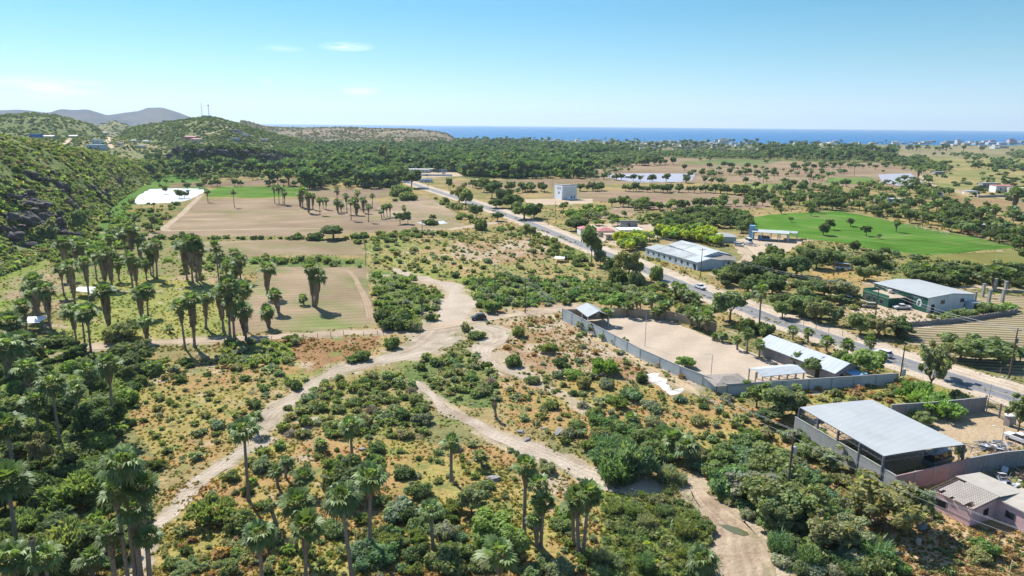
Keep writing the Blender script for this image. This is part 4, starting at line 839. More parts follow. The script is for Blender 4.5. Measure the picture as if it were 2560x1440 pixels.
zone([(200,620),(290,520),(330,500),(345,560),(340,620),(130,650)], 90, [('bush','green',2),('bush','bright',2),('feather','green',2)], 1.4, 3.2, .5)
zone([(0,610),(130,625),(210,600),(230,640),(120,660),(0,660)], 40, [('bush','green',2),('bush','bright',2),('bush','dark',1)], 1.4, 3.2, .5)
zone([(340,510),(500,512),(400,590),(340,590)], 34, [('bush','green',2),('bush','olive',2),('tree','dark',1)], 1.5, 3.2, .8)
zone([(420,590),(560,640),(640,700),(480,700),(400,660)], 30, [('bush','green',2),('bush','bright',1)], .8, 2.2, .8)
zone([(1780,690),(1850,640),(1940,640),(1960,690),(1850,760),(1790,720)], 26, [('mango','dark',3),('mango','green',1)], 2.2, 4.0, .5)
zone([(1930,620),(2100,620),(2300,640),(2560,670),(2560,740),(2460,700),(2300,680),(2150,690),(2080,680)], 140, [('bush','green',2),('bush','olive',2),('bush','grey',2),('bush','dark',2),('mango','dark',.8)], 1.0, 3.2, .6)
zone([(2200,690),(2300,685),(2430,700),(2440,725),(2350,715),(2240,700)], 30, [('tree','green',2),('tree','dark',1)], 1.8, 3.2, .45)
zone([(2390,690),(2560,680),(2560,730),(2470,715),(2400,725)], 20, [('tree','green',2),('tree','dark',2)], 1.8, 3.6, .5)
zone([(1900,700),(1960,690),(2120,730),(2200,760),(2130,790),(2060,790),(1940,740)], 30, [('mango','green',2),('mango','dark',1),('bush','olive',1)], 1.8, 3.4, .6)
zone([(1860,990),(2250,950),(2440,985),(2250,1010),(2020,1005)], 40, [('bush','olive',2),('bush','rust',1),('bush','green',1)], .5, 1.8, .7)
line([(2000,940),(2100,945),(2230,960)], 14, [('airy','olive',1),('bush','grey',1)], .9, 1.8, 1)
line([(2240,965),(2340,985),(2440,1010)], 20, [('bush','olive',1),('bush','rust',1),('bush','green',1)], .7, 1.5, 1)
zone([(1580,640),(1650,650),(1740,690),(1720,700),(1600,665)], 16, [('bush','olive',2),('bush','rust',1)], .6, 1.4, .8)
SMALL = [('bush','grey',2),('bush','olive',2),('bush','green',1.5),('feather','green',1),('twig','dry',.7),('bush','dark',.6)]
zone([(420,905),(640,870),(740,905),(700,985),(640,1045),(560,1130),(430,1165),(330,1060),(350,985)], 110, SMALL, .25, .85, .8)
zone([(620,1150),(700,1095),(1100,1100),(1300,1130),(1550,1240),(1500,1440),(420,1440),(440,1300)], 190, SMALL, .25, .9, .8)
zone([(1240,960),(1400,880),(1600,955),(1700,1000),(1850,1000),(1990,1060),(1990,1180),(1700,1185),(1500,1150),(1300,1060)], 190, SMALL, .25, .9, .8)
zone([(1200,790),(1400,785),(1640,900),(1760,960),(1500,945),(1270,880)], 150, SMALL, .2, .7, .8)
zone([(935,600),(1300,585),(1450,650),(1480,700),(1150,695),(1060,690),(925,680)], 260, SMALL, .35, 1.1, .8)
zone([(2160,1330),(2330,1300),(2560,1340),(2560,1440),(2200,1440)], 90, SMALL, .15, .5, .8)
zone([(1930,620),(2100,620),(2300,640),(2560,670),(2560,740),(2460,700),(2300,680),(2150,690),(2080,680)], 130, SMALL, .5, 1.3, .8)
tree(1757,1004,64,46,'banana','dark')
# bamboo and orchards behind the long shed, mango grove
zone([(1540,600),(1700,585),(1800,588),(1810,612),(1740,622),(1620,612),(1560,640)], 74, [('mango','yellow',4),('mango','bright',2),('tree','yellow',2)], 2.4, 3.8, .42, (1.1, 1.5))
zone([(1600,565),(1700,535),(1800,530),(1880,545),(1880,588),(1800,582),(1700,575),(1640,590)], 90, [('mango','dark',3),('mango','green',2)], 2.8, 4.2, .52)
line([(1420,560),(1500,565),(1600,560),(1640,555)], 44, [('tree','bright',2),('tree','yellow',1),('tree','green',1)], 1.6, 2.6, 2)
zone([(1400,540),(1480,520),(1600,530),(1560,545),(1500,560),(1430,560)], 40, [('mango','green',2),('tree','bright',2),('bush','green',1)], 2.0, 3.4, .6)
# hedges and groves of the plain
line([(1560,478),(1640,480),(1740,482),(1850,486),(1900,498),(1960,510)], 90, [('mango','dark',3),('tree','green',1)], 3.0, 4.8, 4)
line([(1445,478),(1510,478)], 22, [('mango','dark',1)], 3.0, 4.6, 3)
line([(1180,470),(1240,474),(1340,480)], 40, [('mango','dark',2),('tree','green',1)], 3.0, 5.0, 6)
line([(1560,515),(1640,525),(1760,520),(1850,515),(1990,525),(2100,515)], 60, [('mango','dark',2),('mango','green',2)], 2.6, 4.6, 6)
zone([(1960,520),(2180,480),(2200,500),(2300,490),(2420,530),(2480,560),(2560,580),(2560,640),(2440,600),(2300,565),(2180,540),(2080,528)], 150, [('mango','dark',3),('tree','green',2),('tree','dark',2)], 2.4, 4.8, .62)
zone([(1850,455),(2050,470),(2180,480),(2150,510),(1960,505)], 60, [('tree','dark',2),('mango','dark',2),('tree','green',2)], 2.6, 4.8, .7)
zone([(2040,455),(2200,440),(2200,480),(2330,470),(2400,490),(2300,500),(2180,480)], 50, [('tree','dark',2),('tree','green',2)], 2.8, 5.0, .6)
zone([(2180,410),(2330,405),(2420,415),(2310,440),(2200,435)], 50, [('tree','dark',2),('tree','green',2)], 3, 5.4, .5)
zone([(2420,410),(2560,405),(2560,425),(2430,425)], 26, [('tree','dark',2),('tree','green',2)], 3, 5.4, .5)
line([(1740,442),(1850,436),(1990,442)], 26, [('mango','dark',1),('tree','dark',1)], 2.5, 4.5, 6)
line([(1990,425),(2080,418),(2180,422)], 20, [('mango','dark',1)], 3, 5, 8)
line([(1700,425),(1800,418),(1900,425)], 8, [('mango','dark',1)], 3, 5, 6)
line([(1480,448),(1600,452),(1700,458),(1850,460)], 20, [('mango','dark',1)], 3, 5, 5)
line([(1480,420),(1560,415),(1660,412)], 70, [('mango','dark',2),('tree','green',1)], 4, 7, 9)
zone([(1160,415),(1480,415),(1480,445),(1320,448),(1170,445)], 120, [('tree','bright',2),('tree','green',2),('mango','dark',1)], 3.4, 6.0, .5)
zone([(640,470),(740,440),(900,432),(1000,440),(1000,468),(860,472),(740,475)], 110, [('tree','green',2),('tree','dark',3),('mango','dark',2)], 2.6, 5, .5)
zone([(500,445),(640,425),(760,425),(640,470),(520,470)], 55, [('tree','green',2),('tree','dark',3)], 2.4, 4.4, .7)
zone([(340,440),(520,430),(560,455),(520,470),(400,480)], 40, [('tree','dark',2),('bush','green',2)], 2, 4, .8)
zone([(1020,555),(1060,590),(950,600),(900,610)], 18, [('bush','green',2)], 1.5, 3, .5)
zone([(1080,490),(1150,520),(1190,560),(1130,545)], 24, [('bush','green',2),('tree','green',1)], 1.5, 3, .5)
zone([(1270,560),(1320,590),(1300,600),(1240,575)], 16, [('bush','green',2)], 1.2, 2.6, .5)
zone([(985,500),(1050,540),(1000,560),(950,540)], 20, [('bush','green',2),('bush','dark',1)], 1.6, 3, .5)

# ------------------------------------------------------------------ landmarks used to tell plants apart
LM = [((60,560),'the rock outcrop'),((420,490),'the glaring white sheeting'),((640,480),'the small bright green field'),((650,545),'the big tan field'),((455,850),'the dirt track on the left'),
 ((215,728),'the white canvas shelter'),((80,805),'the torn white awning'),((780,750),'the pale ploughed plot'),((1140,760),'the upper sandy riverbed'),((1196,792),'the dark parked car'),((860,925),'the curving riverbed'),
 ((790,880),'the rust brown grass patch'),((520,1190),'the sandy path going downhill'),((480,1000),'the rusty meadow'),((1240,1090),'the diagonal sandy gully'),((1480,1190),'the end of the sandy gully'),((1835,1325),'the green pool'),
 ((1660,960),'the white patch of ground'),((1600,870),'the grey compound wall'),((1470,780),'the small open pavilion'),((1700,840),'the sandy compound yard'),((2020,880),'the long pale roof'),((1940,930),'the low white shelter'),
 ((2150,1080),'the big open metal roof'),((2440,1240),'the derelict pink house'),((1970,1180),'the near pole with transformer'),((2250,930),'the roadside utility pole'),((2400,950),'the road in the right foreground'),((1750,720),'the white pickup on the shoulder'),
 ((2300,750),'the green and white store'),((2400,800),'the dry stone wall'),((2400,860),'the netted crop rows'),((1720,640),'the long grey roofed sheds'),((1810,595),'the pale green shed'),((1930,590),'the open shed with blue tank'),((2200,585),'the bright green field'),
 ((1415,490),'the tall white block house'),((1500,580),'the pink roofed houses'),((1580,570),'the white walled building'),((1650,500),'the brown field behind the block house'),((1620,445),'the grey sheeted field'),((2250,450),'the far grey sheeted field'),((1320,545),'the bend of the paved road'),
 ((1070,432),'the roadside white shops'),((1000,520),'the striped tan field'),((90,340),'the blue hillside house'),((520,300),'the masts on the hill'),((2450,475),'the pale boundary wall'),((1100,680),'the sandy scrub flat'),((200,1250),'the lower left thicket'),((1650,1350),'the reed bed'),
 ((1000,1180),'the open meadow in the centre'),((1000,1400),'the bottom edge of the meadow'),((2250,1390),'the dry lot at lower right'),((1050,1000),'the scrub island between gullies'),((600,760),'the yellow green pasture'),((280,680),'the palm grove'),((100,1000),'the left hand thicket'),((2100,1280),'the thicket round the near pole'),((1300,720),'the green belt above the track')]
ORD = ['', 'second', 'third', 'fourth', 'fifth', 'sixth', 'seventh', 'eighth', 'ninth', 'tenth', 'eleventh', 'twelfth', 'thirteenth', 'fourteenth', 'fifteenth', 'sixteenth', 'seventeenth', 'eighteenth', 'nineteenth', 'twentieth']
def assign_labels(L):
    """L: dicts with x,y (picture of the foot) and 'what'; fills 'label' so that no two are alike"""
    for p in L:
        d = [((p['x']-a)**2+(1.6*(p['y']-b_))**2, a, b_, nm) for (a, b_), nm in LM]; _, a, b_, nm = min(d)
        dx, dy = p['x']-a, (p['y']-b_)*1.6
        p['rel'] = ('right of ' if dx > 0 else 'left of ') if abs(dx) > abs(dy) else ('in front of ' if dy > 0 else 'behind ')
        p['nm'] = nm
    g = {}
    for p in L: g.setdefault((p['what'], p['rel'], p['nm']), []).append(p)
    for (w, rel, nm), ps in g.items():
        if len(ps) > 20:                                  # split big groups into nearer and farther rows
            ps.sort(key=lambda p: p['y']); n = math.ceil(len(ps)/18); rows = ['far row', 'middle row', 'near row', 'nearest row', 'front row', 'frontmost row']
            parts = [ps[i*len(ps)//n:(i+1)*len(ps)//n] for i in range(n)]
        else: parts = [ps]
        for qi, part in enumerate(parts):
            part.sort(key=lambda p: p['x']); extra = '' if len(parts) == 1 else ' '+rows[min(qi, 5)]
            for i, p in enumerate(part):
                if len(part) == 1: p['label'] = f"{w}{extra} {rel}{nm}"
                else: p['label'] = f"{w}, {'leftmost' if i == 0 else 'rightmost' if i == len(part)-1 else ORD[i]+' from left'}{extra} {rel}{nm}"
                ws = p['label'].split(); 
                if len(ws) > 16: p['label'] = ' '.join(p['label'].replace(' from left', '').split()[:16])

# ------------------------------------------------------------------ fan palms: crown centre x,y ; crown radius px ; foot x,y ; skirt: s small, m medium, L long shaggy
PALMS = []
def pm(s_):
    for row in s_.split(';'):
        if row.strip():
            q = row.split(); PALMS.append((float(q[0]), float(q[1]), float(q[2]), float(q[3]), float(q[4]), q[5]))
pm("""75 930 30 80 1015 m;22 880 40 25 965 m;50 870 34 60 940 m;135 980 34 152 1122 s;197 985 27 198 1085 s;88 1008 28 100 1092 s;283 922 30 284 1062 m;222 930 28 226 985 m;28 1082 34 38 1205 s;30 1225 42 42 1362 s;
612 1082 34 622 1252 s;637 1045 24 642 1082 s;315 1198 42 340 1450 m;290 1255 36 322 1462 m;377 1245 38 374 1452 m;344 1290 34 352 1450 L;275 1350 30 290 1472 L;380 1355 28 376 1465 s;40 1412 42 42 1505 s;125 1410 36 124 1500 s;232 1400 30 231 1440 s;
650 1342 40 656 1465 m;748 1262 42 740 1372 s;772 1325 44 764 1450 m;845 1252 42 880 1445 s;928 1200 42 925 1372 m;1075 1273 30 1083 1372 m;1128 1103 29 1128 1202 s;875 1063 32 880 1135 s;1200 1138 22 1206 1168 s;760 1190 28 757 1232 m;
690 1178 20 695 1218 m;718 1152 18 714 1196 m;667 1265 20 690 1308 m;1245 1383 48 1250 1475 m;802 1112 22 803 1128 n;1315 1165 34 1310 1338 m;1347 1208 30 1342 1366 s;1358 1255 32 1352 1368 m;1440 1248 40 1446 1382 m;1474 1232 36 1458 1384 m;1432 1262 30 1434 1362 s;
1330 1300 20 1344 1372 s;1680 1095 30 1688 1140 m;1717 1115 32 1722 1158 L;1754 1400 38 1756 1432 n;965 940 16 966 956 n;1577 1045 20 1578 1064 n;1235 1008 15 1241 1048 d;95 1372 12 98 1500 d
;160 618 20 168 692 L;186 611 20 190 650 L;206 620 18 208 655 m;152 680 18 160 738 m;178 676 22 188 764 L;213 665 18 224 750 L;276 600 16 278 640 m;286 584 16 290 630 m;311 590 18 315 640 m;330 582 20 332 652 L;350 600 18 352 650 L;256 645 24 264 712 L;238 640 20 242 700 m;276 640 22 280 716 L;
296 660 20 298 702 m;325 650 20 333 728 L;345 660 18 342 722 L;368 625 18 378 688 m;370 662 16 366 698 m;388 640 16 384 692 m;407 615 18 393 696 L;456 618 24 468 700 L;476 612 24 482 706 L;496 612 24 492 704 L;508 630 20 500 702 L;535 620 18 548 706 s;551 636 16 548 662 m;588 634 20 590 692 m;601 652 22 602 704 m;
566 665 18 570 692 m;590 677 18 590 700 m;70 720 24 82 772 m;95 715 24 100 802 L;125 735 26 124 815 L;90 742 22 94 796 L;58 775 22 66 842 L;25 812 30 30 862 m;262 735 28 272 818 L;350 735 22 354 792 L;373 730 22 370 788 m;362 806 20 368 852 L;176 785 26 193 862 m;225 790 26 228 884 m;212 800 14 215 884 s;
448 770 26 463 872 m;482 755 26 487 868 L;521 747 20 515 822 L;546 735 26 560 832 L;575 718 30 575 842 L;610 725 26 606 820 m;606 775 30 616 852 L;580 752 26 586 842 L;424 820 12 425 832 n;672 670 26 668 740 L;687 735 22 697 782 L;667 778 24 672 818 L;776 670 22 783 766 L;795 690 24 790 768 L;757 746 14 760 762 n;1054 745 14 1055 792 m;
685 470 9 687 508 m;698 471 10 698 509 m;708 475 9 708 510 m;712 484 9 712 513 m;753 485 12 751 517 L;757 478 13 757 519 L;770 490 14 772 532 L;786 490 10 782 524 L;800 501 10 800 537 m;808 500 8 808 522 m;817 500 10 815 524 m;842 476 9 843 498 m;840 505 11 845 532 L;852 512 10 853 530 m;863 490 12 868 534 m;877 506 12 878 550 s;888 500 12 888 536 m;
893 516 10 892 538 L;907 500 12 909 532 L;893 482 10 895 520 m;922 516 10 921 555 m;932 490 9 931 522 s;951 530 8 955 547 s;958 519 9 960 544 m;966 515 9 968 542 m;975 515 9 975 542 m;583 482 8 586 518 s;377 545 10 381 578 m;335 545 8 337 570 m;273 535 9 275 562 m;455 588 12 457 602 m;518 480 9 520 505 m;1010 520 8 1012 545 m;
2538 488 16 2534 530 L;1901 724 22 1897 832 m;1517 782 20 1522 812 n;1690 715 18 1690 748 m;1708 725 18 1708 758 m;1725 735 18 1727 768 m;1628 745 16 1630 790 m;1590 752 14 1595 792 m;1566 764 13 1567 792 m;1660 765 18 1662 800 m;1727 780 20 1727 815 m;1768 792 24 1768 832 L;1745 790 18 1747 822 m;1786 840 11 1786 850 n;1806 838 14 1806 854 n;1843 850 13 1843 874 s;1868 832 18 1868 882 s;
1899 862 16 1898 896 s;1982 825 16 1982 850 n;2020 830 15 2020 856 s;2067 853 18 2066 878 s;2118 863 18 2117 890 s;2174 855 18 2174 890 s;1993 893 18 1992 918 s;1640 780 16 1642 800 n;1575 765 14 1577 795 n
;1908 430 6 1908 458 s;1862 425 5 1862 450 s;2135 415 7 2135 440 s;1492 428 4 1493 443 m;1512 430 4 1512 446 m;1523 434 4 1523 446 m;1400 480 4 1400 492 s;1935 424 6 1935 446 s;2025 430 7 2025 466 m;2292 428 10 2294 456 m;2020 490 8 2022 530 m;2190 500 11 2190 532 m;2330 495 10 2332 520 m;2412 505 10 2413 530 m;2480 525 9 2480 560 m;2445 530 10 2447 560 m;2530 535 10 2532 562 m;2305 540 10 2306 566 m;2240 560 10 2240 580 m
;2480 685 20 2482 720 m;2455 690 16 2456 722 m;2520 690 16 2520 722 m;2335 680 16 2337 700 m;2310 675 16 2310 698 m;2378 690 16 2378 712 m;1600 750 12 1602 780 n;465 735 4 466 750 n""")
PI = []
for (cx_, cy_, rad, bx, by, sk) in PALMS:
    q = P(bx, by); s_ = mpp(bx, by); dl = math.atan2(H, math.hypot(*q)); hh = max(.8, (by-cy_)*s_/math.cos(dl)); hh = min(hh, 22)
    top = P(cx_, cy_, hh); lean = top-q
    if np.linalg.norm(lean) > hh*.22: lean = lean/np.linalg.norm(lean)*hh*.22
    PI.append(dict(X=q[0], Y=q[1], h=hh, r=rad*s_*.98, lean=lean, sk=sk, x=bx, y=by, size=rad*2))
    GRID.setdefault((int(q[0]//8), int(q[1]//8)), []).append((q[0], q[1], .6))
for p in PI:
    t_ = {'s': 'slim fan palm', 'm': 'fan palm with hanging skirt', 'L': 'fan palm with long shaggy skirt', 'n': 'low young palm', 'd': 'dead grey palm'}[p['sk']]
    p['what'] = ('tall ' if p['h'] > 11 and p['sk'] in 'sm' else '')+t_
assign_labels(PI)
for p in PI:
    o = thing('fan_palm', p['label'], 'palm tree', (p['X'], p['Y'], 0), random.random()*6.28, 'fan palms of the valley')
    lx, ly = p['lean']; ang = math.atan2(math.hypot(lx, ly), p['h']); ax = Vector((-ly, lx, 0))
    rot = Matrix.Rotation(ang, 4, ax.normalized()) if ax.length > 1e-4 else Matrix.Identity(4)
    o.matrix_world = Matrix.Translation((p['X'], p['Y'], 0)) @ rot @ Matrix.Rotation(random.random()*6.28, 4, 'Z')
    g = random.uniform(.8, 1.2); dead = p['sk'] == 'd'
    if dead:
        c = link('dead_fronds', random.choice(LFM['skirt']), o); c.scale = (p['r']*1.1, p['r']*1.1, p['r']*1.5); c.location = (0, 0, p['h']+p['r']*.3); c.color = (.25, .21, .18, 1)
    else:
        c = link('crown', random.choice(LFM['palm']), o); sx = random.uniform(.85, 1.12); c.scale = (p['r']*sx, p['r']*random.uniform(.88, 1.1), p['r']*random.uniform(.85, 1.15)); c.rotation_euler = (random.gauss(0, .09), random.gauss(0, .09), 0); c.location = (0, 0, p['h']); c.color = (.155*g, .225*g, .085*g, 1)
    if p['sk'] != 'n' and not dead:
        L = {'s': .8, 'm': 1.5, 'L': 2.7}[p['sk']]*p['r']*random.uniform(.75, 1.15); L = min(L, p['h']*.93); w = p['r']*{'s': .50, 'm': .66, 'L': .82}[p['sk']]
        k = link('skirt', random.choice(LFM['skirt']), o); k.scale = (w, w, L); k.location = (0, 0, p['h']-.02*p['r']); gg = random.uniform(.85, 1.15); k.color = (.27*gg, .225*gg, .175*gg, 1) if p['sk'] != 's' else (.19*gg, .18*gg, .10*gg, 1)
    tr = .24+.05*random.random()+(.08 if p['sk'] == 'L' else 0); k = link('trunk', PTR, o); k.scale = (tr, tr, p['h']); k.location = (0, 0, 0)

# ------------------------------------------------------------------ trees and shrubs: the largest 300 of each kind are things, the rest one mass each
for q in PLANTS:
    x, y = W2P(np.array(q['X']), np.array(q['Y'])); q['x'] = float(x); q['y'] = float(y); q['px'] = max(q['r'], q['h']*.6)/math.hypot(q['X'], q['Y'], H)*F*2
    q['vis'] = -80 < q['x'] < 2640 and q['y'] < 1560
TK = ('tree', 'mango', 'airy')
trees = sorted([q for q in PLANTS if q['kind'] in TK], key=lambda q: -q['px']*(1 if q['vis'] else .01))
shrubs = sorted([q for q in PLANTS if q['kind'] not in TK], key=lambda q: -q['px']*(1 if q['vis'] else .01))
def szw(q, a, b_): return 'large' if q['px'] > a else 'medium' if q['px'] > b_ else 'small'
NM = {'tree': 'leafy tree', 'mango': 'round dense tree', 'airy': 'loose airy tree', 'bush': 'bush', 'feather': 'feathery bush', 'reed': 'reed clump', 'twig': 'twiggy bush', 'banana': 'broad leaved plant'}
OBN = {'tree': 'leafy_tree', 'mango': 'round_tree', 'airy': 'airy_tree', 'bush': 'shrub', 'feather': 'feathery_shrub', 'reed': 'reed_clump', 'twig': 'twiggy_shrub', 'banana': 'broad_leaved_plant'}
for L, a, b_, grp, cat in ((trees[:300], 80, 45, 'broadleaf trees of the valley', 'tree'), (shrubs[:300], 60, 40, 'shrubs of the scrubland', 'shrub')):
    for q in L: q['what'] = f"{szw(q, a, b_)} {q['word']} {NM[q['kind']]}"
    assign_labels(L)
    for q in L:
        k = q['kind']; o = thing(OBN[k], q['label'], cat, (q['X'], q['Y'], q['z']), random.random()*6.28, grp)
        hs = q['h']/(2.0 if k in TK else 1.15)
        cr = link('crown' if k in TK else 'foliage', random.choice(LFM[k]), o); sx = random.uniform(.9, 1.1); cr.scale = (q['r']*sx, q['r']/sx, hs); cr.color = (*q['col'], 1)
        if k in TK: t_ = link('trunk', random.choice(TR[k]), o); t_.scale = (q['r'], q['r'], hs)
        elif k in ('bush', 'feather', 'twig') : t_ = link('branches', random.choice(TR['bush']), o); t_.scale = (q['r'], q['r'], q['h'])
        elif k == 'banana': cr.scale = (q['r'], q['r'], q['r'])
def items_of(L, mid=14):
    out = []
    for q in L:
        k = q['kind']; 
        if q['px'] > mid: k = {'tree': 'treem', 'mango': 'treem', 'airy': 'treem', 'bush': 'bushm', 'banana': 'bushm'}.get(k, k)
        else: k = {'mango': 'tree', 'airy': 'tree', 'banana': 'bush', 'feather': 'bush'}.get(k, k)
        hs = q['h']/(2.0 if q['kind'] in TK else 1.15); out.append((k, q['X'], q['Y'], q['z'], q['r'], hs, random.random()*6.28, q['col']))
    return out
scatter_mesh('small_scrub', items_of(shrubs[300:]))
if len(trees) > 300: scatter_mesh('distant_trees', items_of(trees[300:]))

# ------------------------------------------------------------------ far wood of the plain, one mass
def far_items(poly, n, rmin, rmax, cols, hf=(.8, 1.15), kinds=('tree',), kp=True, clus=None):
    xs = [p[0] for p in poly]; ys_ = [p[1] for p in poly]; X = rng.uniform(min(xs), max(xs), n*3); Y = rng.uniform(min(ys_), max(ys_), n*3); ok = inpoly(X, Y, poly)
    if clus: ok &= fbm(X/clus[0], Y/(clus[0]*.22), 61, 4) > clus[1]
    if kp:
        for q in KEEP+BUILT: ok &= ~inpoly(X, Y, q)
    X, Y = X[ok][:n], Y[ok][:n]; out = []
    for x, y in zip(X, Y):
        q = P(x, y); r = random.uniform(rmin, rmax); k = random.choice(kinds); h = r*(1.75 if k == 'tree' else 1)*random.uniform(*hf)
        if k == 'palm': out.append((k, q[0], q[1], 0, r*3.0, r*2.6*random.uniform(.8, 1.2), random.random()*6, vary((1, 1, 1), .2)))
        else: out.append((k, q[0], q[1], 0, r, h/2 if k == 'tree' else r*.8, random.random()*6, vary(random.choice(cols), .22)))
    return out
FG = [(.15,.21,.10), (.12,.175,.085), (.17,.225,.10), (.20,.25,.11), (.15,.195,.10), (.13,.185,.11)]
FW = []
FW += far_items([(520,392),(700,372),(1150,349),(1290,352),(1350,364),(1500,373),(1640,384),(1500,388),(1440,400),(1490,420),(1300,446),(1160,440),(1000,420),(760,440),(640,430),(560,415),(430,432),(440,405)], 11500, 2.6, 4.9, FG, kinds=('tree', 'tree', 'palm'))
FW += far_items([(1160,405),(1480,412),(1490,430),(1480,446),(1320,449),(1170,444)], 500, 3.2, 5.5, [(.15,.26,.06),(.11,.19,.06),(.13,.21,.06)], kinds=('tree', 'palm', 'tree'))
FW += far_items([(1480,388),(1640,384),(1900,380),(2000,388),(1900,399),(1660,394),(1560,404),(1480,418)], 800, 3.0, 5.0, FG)
FW += far_items([(1880,372),(2240,378),(2240,408),(1920,400)], 560, 3.4, 5.8, FG, kinds=('tree', 'tree', 'palm'))
FW += far_items([(1290,352),(1900,360),(2400,372),(2560,376),(2560,382),(1900,374),(1500,378),(1290,366)], 330, 3.2, 5.5, [(.09,.13,.07),(.11,.15,.08)], kinds=('tree', 'palm'), clus=(60, .48))
FW += far_items([(1350,362),(1900,370),(1900,388),(1560,388)], 260, 3, 5, FG, clus=(60, .45))
FW += far_items([(2180,395),(2620,380),(2620,430),(2320,432)], 420, 3, 5.4, FG, clus=(50, .52))
FW += far_items([(2230,415),(2620,400),(2620,520),(2330,470)], 200, 1.5, 4, [(.10,.13,.05),(.08,.11,.05)], kinds=('bush',), clus=(50, .5))
FW += far_items([(440,405),(760,395),(1000,420),(1000,440),(640,440),(500,445),(340,450),(320,430)], 520, 3.0, 5.0, FG, kinds=('tree', 'palm'))
FW += far_items([(640,440),(1000,435),(1000,470),(640,476)], 240, 2.8, 4.8, FG, kinds=('tree', 'palm'), clus=(60, .45))
FW += far_items([(980,425),(1180,415),(1180,430),(1000,430)], 60, 3.5, 6.0, FG)
FW += far_items([(1290,349),(2560,361),(2560,364),(1290,352)], 260, 2.2, 3.8, [(.08,.12,.065)], kinds=('tree', 'palm'), clus=(40, .5))
FW += far_items([(1480,400),(2330,402),(2330,470),(1900,462),(1480,445)], 170, 2.4, 4.4, FG, clus=(70, .56), kp=False)
FW += far_items([(2330,440),(2620,430),(2620,640),(2480,600),(2420,530)], 120, 1.6, 4, FG, clus=(50, .5), kinds=('tree', 'bush'))
# ground beyond the picture's edges, as the land goes on
FW += far_items([(2610,380),(3500,385),(3500,640),(2610,640)], 700, 2.5, 4.6, FG, clus=(90, .5)); FW += far_items([(2620,640),(3500,700),(3500,960),(2620,960)], 420, 1.2, 3.6, FG, kinds=('tree', 'bush'), clus=(90, .5))
FW += far_items([(2640,1080),(3500,1350),(3500,1800),(2620,1500)], 260, .5, 1.8, [(.22,.24,.12), (.18,.22,.09)], kinds=('bush',)); FW += far_items([(-900,860),(-40,860),(-40,1700),(-900,1700)], 700, 1.2, 3.0, [(.2,.25,.1), (.15,.19,.08)], kinds=('bush', 'tree'))
scatter_mesh('far_wood', FW)

# ------------------------------------------------------------------ scrub on the hillsides (one mass per hill range)
def hill_scrub(name, V, n, rmin, rmax, cols, umax=.8, kinds=('bush',), clus=(40, .38)):
    nu, nv, _ = V.shape; it = []
    while len(it) < n:
        u = random.random()*(nu-2); v = random.random()*umax*(nv-2); i, j = int(u), int(v); a, b_ = u-i, v-j
        p = V[i, j]*(1-a)*(1-b_)+V[i+1, j]*a*(1-b_)+V[i, j+1]*(1-a)*b_+V[i+1, j+1]*a*b_
        if p[2] < -.3: continue
        if float(fbm(p[0]/clus[0], p[1]/clus[0], 71, 4)) < clus[1] and random.random() < .85: continue
        r = rmin+(rmax-rmin)*random.random()**1.8; k = random.choice(kinds)
        it.append((k, p[0], p[1], p[2]-.15*r, r, r*random.uniform(.7, 1.1)*(1 if k != 'tree' else .8), random.random()*6, vary(random.choice(cols), .2)))
    return scatter_mesh(name, it)
HG = [(.20,.26,.095), (.24,.30,.11), (.16,.21,.08), (.26,.28,.14), (.28,.25,.18)]
hill_scrub('hillside_scrub', hA, 15000, .8, 2.9, HG, .80, clus=(26, .40))
hill_scrub('hillside_scrub', hB, 4200, 1.2, 3.4, [(.14,.19,.08),(.18,.21,.10),(.11,.15,.065)], .8)
hill_scrub('hillside_scrub', hC, 3600, 2, 5, [(.14,.19,.08),(.17,.20,.09),(.12,.16,.07)], .74)
hill_scrub('hillside_scrub', hD, 5600, 1.8, 4.5, [(.14,.19,.08),(.17,.20,.09),(.12,.16,.07)], .76)
hill_scrub('hillside_scrub', hE, 1500, 1.6, 4.2, [(.11,.16,.065),(.08,.12,.055),(.14,.19,.08)], .75)
hill_scrub('hillside_scrub', hF, 3600, 2.0, 4.6, [(.15,.17,.09),(.20,.18,.12)], .70, clus=(120, .45))
hill_scrub('hillside_scrub', hH, 240, 3, 6, [(.09,.13,.05)], .72)

# ------------------------------------------------------------------ grass and herb tufts in the nearer scrubland (uncountable)
def tufts(n, y0, y1, smin, smax, x0=-60, x1=2620):
    X = rng.uniform(x0, x1, n); Y = y0+(y1-y0)*rng.random(n)**.85; ok = np.ones(n, bool)
    for q in KEEP+BUILT: ok &= ~inpoly(X, Y, q)
    X, Y = X[ok], Y[ok]; Pw = np.array([P(a, b_) for a, b_ in zip(X, Y)])
    for L, w in RB:
        for k in range(0, len(Pw), 4000):
            d = np.hypot(Pw[k:k+4000, 0:1]-L[None, :, 0], Pw[k:k+4000, 1:2]-L[None, :, 1]); j = d.argmin(1)
            bad = d[np.arange(len(j)), j] < w[j]/2*(.60+.5*rng.random(len(j))); Pw[k:k+4000][bad] = np.nan
    Pw = Pw[~np.isnan(Pw[:, 0])]; dens = fbm(Pw[:, 0]/5, Pw[:, 1]/5, 88, 4); Pw = Pw[(dens+.22*rng.random(len(Pw)) > .47) & (sand_near(Pw[:, 0], Pw[:, 1]) < .25+.5*rng.random(len(Pw)))]
    c = gcol(Pw[:, 0], Pw[:, 1]); it = []
    for (x, y), cc in zip(Pw, c):
        s_ = random.uniform(smin, smax); g = random.uniform(.75, 1.2); gr = random.random() < .13
        cc = cc*g if not gr else np.array((.12, .17, .05))*random.uniform(.7, 1.2); it.append(('tuft', x, y, -.03, s_, s_*random.uniform(.5, .95), random.random()*6, cc))
    return it
